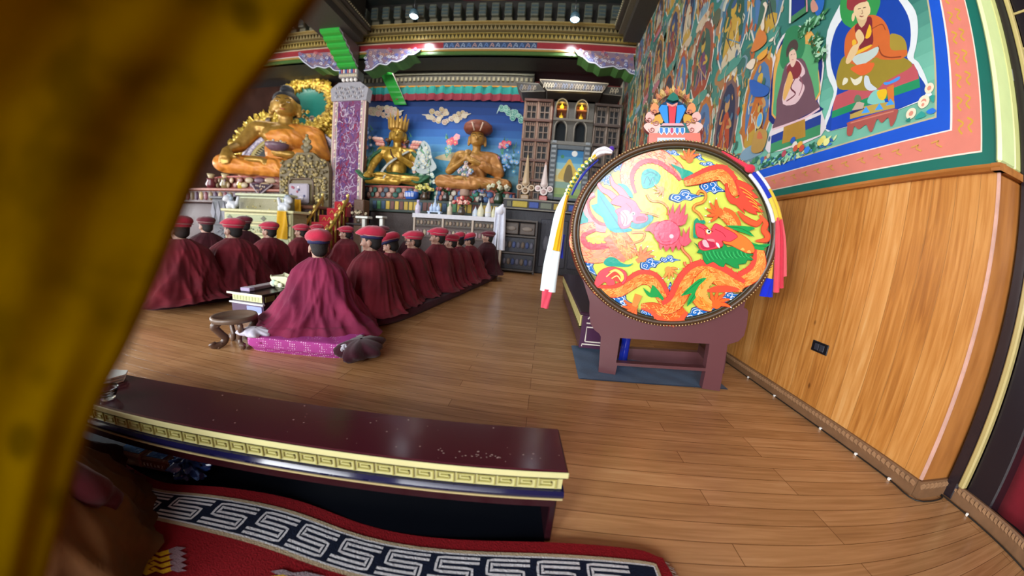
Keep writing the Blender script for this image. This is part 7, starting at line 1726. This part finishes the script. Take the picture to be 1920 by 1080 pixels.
b.grid(lambda u, v: rpt(u*RL, 0)-V((0, 0, v*(rz_(u*RL, 0)-.001))), 150, 1, '#6e1418'); b.grid(lambda u, v: rpt(0, u*RWD)-V((0, 0, v*(rz_(0, u*RWD)-.001))), 60, 1, '#6e1418')
pr = Paint(lambda u, v: rpt(u, v), V((0, 0, 1)), .0025, .00003)
def dens(U):
    o = []
    for a_, c_ in zip(U, U[1:]): n_ = max(1, int(math.hypot(c_[0]-a_[0], c_[1]-a_[1])/.012)); o += [(a_[0]+(c_[0]-a_[0])*i/n_, a_[1]+(c_[1]-a_[1])*i/n_) for i in range(n_)]
    return o+[U[-1]]
def band(v0, v1, c, m0, m1):
    """mitred L-shaped band: along the far edge and down the right edge"""
    pr.o += pr.st; o_ = pr.o; lerp = lambda a_, c_, f_: a_+(c_-a_)*f_
    pr.grid(lambda u, w: rpt(lerp(lerp(v0, v1, w), RL, u), lerp(v0, v1, w), o_), 200, 8, c, smooth=False)
    pr.grid(lambda u, w: rpt(lerp(v0, v1, w), lerp(lerp(v0, v1, w), RWD, u), o_), 110, 8, c, smooth=False)
band(.040, .170, '#a8967a', 0, 0); band(.050, .158, '#c8c8cc', 0, 0); band(.055, .153, '#10182c', 0, 0)
PU = .155
def meander(fn, n):
    for i in range(n):
        s = i*PU; U = [(s+PU*x, .058+.092*y) for x, y in ((.06, .16), (.86, .16), (.86, .5), (.22, .5), (.22, .84), (1.02, .84))]
        U = fn(U); pr.stroke(dens(U), .0225, '#d0d0d4', 0); pr.stroke(dens(U), .0065, '#10182c', 0)
meander(lambda l: [(u+.13, v) for u, v in l], 14)
meander(lambda l: [(v, u+.15) for u, v in l], 6)
pr.stroke([(RL-.0, .104), (RL-.02, .104)], .01, '#d4d4d8', 0)
def rp(px, py):
    p = at_z(px, py, .03); d = p-RO; return (d.dot(R1), d.dot(R2))
for pts, c in (([(258, 1010), (284, 1004), (307, 1011), (276, 1026)], '#a89a5a'), ([(266, 1011), (284, 1008), (298, 1012), (278, 1020)], '#7a6a3c'), ([(276, 1026), (282, 1024), (290, 1034), (282, 1034)], '#8a8488')): pr.put([rp(*p) for p in pts], c)
for k in range(4):
    y = 1036+k*11; pr.put([rp(*p) for p in ((268-2*k, y), (290, y-6), (300, y), (322, y-6), (320, y+2), (304, y+7), (292, y+2), (274, y+9))], '#d8a820'); pr.put([rp(*p) for p in ((318, y-5), (332, y-10), (348, y-7), (336, y-2), (346, y+3), (330, y+5), (318, y+1))], '#8a7078'); pr.put([rp(*p) for p in ((278, y+9), (292, y+4), (302, y+8), (286, y+12))], '#6a1a1e')
for k in range(2): y = 1072+k*9; pr.put([rp(*p) for p in ((500, y), (525, y-5), (545, y), (570, y-4), (610, y+2), (575, y+6), (545, y+5), (520, y+7))], ['#8a7a80', '#c8a030'][k])
b.v += []; o = len(b.v); b.v += pr.v; b.f += [tuple(i+o for i in f) for f in pr.f]; b.c += pr.c; b.s += pr.s; b.mi += pr.mi
b.build('pile', mr, t)
bb = MB(); q = random.Random(9)
for i in range(70): v = .01+i*.0085; p = rpt(0, v); bb.tube([p+V((0, 0, -.004)), p+V((.012+q.random()*.008, q.uniform(-.004, .004), -.012)), V((p.x+.022+q.random()*.01, p.y+q.uniform(-.006, .006), .003))], .0018, '#c8b8a8', 4)
fr = bb.build('fringe', mr, t); fr['kind'] = 'stuff'
# biscuit packet and blue bag on the rug's far edge, under the table
p = at_z(270, 868, .02); pa = at_z(224, 866, .016); pb = at_z(322, 887, .016); ex = (pb-pa); ex.z = 0; Lx = ex.length; ex.normalize(); ey = V((-ex.y, ex.x, 0))
zb = .008
MP = Matrix(((ex.x, ey.x, 0, pa.x), (ex.y, ey.y, 0, pa.y), (0, 0, 1, zb), (0, 0, 0, 1)))
t = thing('biscuit_packet', 'tan and brown biscuit packet with blue top lying under the maroon table', 'packet', (p.x, p.y, zb))
b = MB().box((0, 0, 0), (Lx*.45, .07, .06), '#a89a80', b=.008, M=MP).box((Lx*.45, 0, 0), (Lx, .07, .058), '#7a4a34', b=.008, M=MP).box((0, .012, .0595), (Lx*.4, .066, .0615), '#4a86c8', M=MP).box((Lx*.55, .01, .058), (Lx*.85, .06, .0600), '#3a6ab0', M=MP)
b.build('wrapper', mat('glossy_wrapper', attr=True, rough=.25, var=.12, bump=.2, bscale=60), t)
pp = Paint(lambda x, z: MP @ V((x, 0, z)), -ey, .001, .0001)
for k, ch in enumerate(([(0, 0), (0, 1), (0, .5), (.6, 1), (0, .5), (.6, 0)], [(0, 0), (0, 1), (.5, .8), (.5, .6), (0, .5), (.6, 0)], [(.6, 1), (0, 1), (0, .5), (.5, .5), (0, .5), (0, 0), (.6, 0)], [(0, 0), (.3, 1), (.6, 0)], [(0, 0), (0, 1), (.3, .4), (.6, 1), (.6, 0)], [(0, 1), (.6, 1), (0, 0), (.6, 0)])): pp.stroke([(Lx*(.52+.065*k)+.011*x, .022+.014*y) for x, y in ch], .0022, '#d8d0c8', 0)
pp.stroke([(Lx*.52, .016), (Lx*.9, .016)], .0015, '#5a8ac8', 0); pp.poly([(Lx*.08, .01), (Lx*.36, .012), (Lx*.36, .04), (Lx*.2, .048), (Lx*.08, .04)], '#8a7a60', 3); pp.build('printing', PAINT(), t)
p = at_z(355, 882, .03); t = thing('plastic_bag', 'crumpled shiny blue plastic bag beside the biscuit packet', 'bag', (p.x, p.y+.0, .008))
def bag(u, v):
    a_ = 2*pi*u; th = pi*(.02+.96*v); n = 1+.22*sin(a_*5+v*9)+.15*sin(a_*8-v*13)+.1*sin(a_*13+v*21); return V((p.x+.085*sin(th)*cos(a_)*n, p.y+.0+.045*sin(th)*sin(a_)*n, .048-.040*cos(th)))
MB().grid(bag, 60, 26, lambda u, v: ['#2a4a8a', '#1c2a50', '#5a7ab0', '#243a6a'][int(hsh(int(u*12), int(v*9))*4)], cu=True, smooth=False).build('bag_film', mat('shiny_film', attr=True, rough=.1, var=.2), t)
# person in a brown robe at the left, mostly out of view
make_person('brown', D(20), D(5), .04, 71, RB_BROWN(), HATRED(), HATRED(), 0, wide=1.0, amp=1.2)
t = PROTO['brown'][0]; t.location = (-1.50, .10, .05); t.rotation_euler = (0, 0, D(70)); t['label'] = 'person in a brown robe at bottom left, mostly hidden by the yellow cloth'
XF[t.name] = Matrix.Translation((-1.50, .10, .05)) @ Matrix.Rotation(D(70), 4, 'Z')
q0 = at_z(160, 912, .26); q1 = at_z(212, 946, .16)
MB().tube(crs([q0+V((-.12, -.04, .05)), q0, q0.lerp(q1, .6)+V((0, 0, .01)), q1], False, 4), [.05]*4+[.048]*4+[.042]*4+[.03], '#4a1018', 10).build('sleeve', CLOTH(), t)
# yellow silk cloth hanging right by the viewer
EDGE = [(660, -90), (600, 0), (565, 50), (532, 96), (492, 145), (458, 188), (396, 292), (345, 410), (293, 540), (245, 648), (196, 742), (160, 832), (132, 930), (90, 1078), (62, 1180)]
EP = crs([(x, y, 0) for x, y in EDGE], False, 5)
def cloth_pt(u, v, back):
    g = v*(len(EP)-1); i = min(int(g), len(EP)-2); e = EP[i].lerp(EP[i+1], g-i)
    px = e.x+(-170-e.x)*u; py = e.y+30*u*sin(v*5)
    d = .235+.006*sin(u*6.5+v*3.2)*min(1, u*4)+.0025*sin(u*14-v*6)*min(1, u*3)+.04*u
    d += .012*(max(0, 1-u/.05))**2
    if back: d += .006*(1 if 0 < u else .0)
    return CAM+ray(px, py)*d
t = thing('yellow_cloth', 'out-of-focus yellow silk cloth hanging close to the viewer at the left', 'cloth', tuple(cloth_pt(.5, .95, 0)))
b = MB().grid(lambda u, v: cloth_pt(u, v, 0), 70, 60); b.grid(lambda u, v: cloth_pt(1-u, v, 1), 70, 60)
def ysilk(N, L, bs):
    tc = N.new('ShaderNodeTexCoord'); n1 = N.new('ShaderNodeTexNoise'); n1.inputs['Scale'].default_value = 22; n1.inputs['Detail'].default_value = 3; L.new(tc.outputs['Object'], n1.inputs['Vector'])
    n2 = N.new('ShaderNodeTexVoronoi'); n2.inputs['Scale'].default_value = 20; L.new(tc.outputs['Object'], n2.inputs['Vector'])
    r = ramp(N, [(0, '#342600'), (.36, '#523c00'), (.5, '#644a00'), (1, '#765a00')]); L.new(n1.outputs[0], r.inputs[0])
    r2 = ramp(N, [(0, '#1c1808'), (.14, '#4a3a10'), (.24, '#ffffff'), (1, '#ffffff')]); L.new(n2.outputs['Distance'], r2.inputs[0])
    mx = N.new('ShaderNodeMix'); mx.data_type = 'RGBA'; mx.blend_type = 'MULTIPLY'; mx.inputs[0].default_value = .55; L.new(r.outputs[0], mx.inputs[6]); L.new(r2.outputs[0], mx.inputs[7]); L.new(mx.outputs[2], bs.inputs['Base Color'])
    bs.inputs['Sheen Weight'].default_value = .0
b.build('silk', node_mat('yellow_brocade_silk', ysilk, 1.0, .0), t)
cam.data.dof.use_dof = True; cam.data.dof.focus_distance = 2.3; cam.data.dof.aperture_fstop = 6.5

# ------------------------------------------------------------------ light
w = bpy.data.worlds.new('sky'); SC.world = w; w.use_nodes = True
w.node_tree.nodes['Background'].inputs[0].default_value = (.80, .90, 1.0, 1); w.node_tree.nodes['Background'].inputs[1].default_value = 1.6
def area(name, loc, rot, sx, sy, e, col=(1, 1, 1), spread=pi):
    d = bpy.data.lights.new(name, 'AREA'); d.shape = 'RECTANGLE'; d.size = sx; d.size_y = sy; d.energy = e; d.color = col; d.spread = spread
    o = bpy.data.objects.new(name, d); COL.objects.link(o); o.location = loc; o.rotation_euler = rot; return o
for i, (a0, a1, z0, z1) in enumerate(REAR):
    area('rear_window_daylight', ((a0+a1)/2, YN-.05, (z0+z1)/2), (pi/2, 0, 0), a1-a0, z1-z0, 430 if i < 3 else 235, (.93, .97, 1))
for a0, a1, z0, z1 in LEFT:
    area('left_window_daylight', (XL-.05, (a0+a1)/2, (z0+z1)/2), (pi/2, 0, -pi/2), a1-a0, z1-z0, 520, (.93, .97, 1))
SC.view_settings.view_transform = 'Standard'; SC.view_settings.look = 'None'; SC.view_settings.gamma = 1; SC.view_settings.use_curve_mapping = False
SC.view_settings.exposure = 0.2

# unseen strip lamps added behind the beam to brighten the altar
for xa, xb, e in ((-5.2, -.9, 20), (-11.5, -6.7, 24), (-.6, 1.6, 5)):
    t = thing('fill_strip', 'added unseen strip lamp behind the carved beam, brightening the '+('two statues' if e == 20 else 'great Buddha' if e == 24 else 'cabinets'), 'lamp', ((xa+xb)/2, BY+.8, 5.80))
    MB().box((xa, BY+.765, 5.80), (xb, BY+.81, 5.86), '#d8d8d8', b=.01).build('fill_housing', LACQ(), t)
    area('fill_strip_light', ((xa+xb)/2, BY+.80, 5.79), (.3, 0, 0), xb-xa, .08, e, (1, .93, .80))
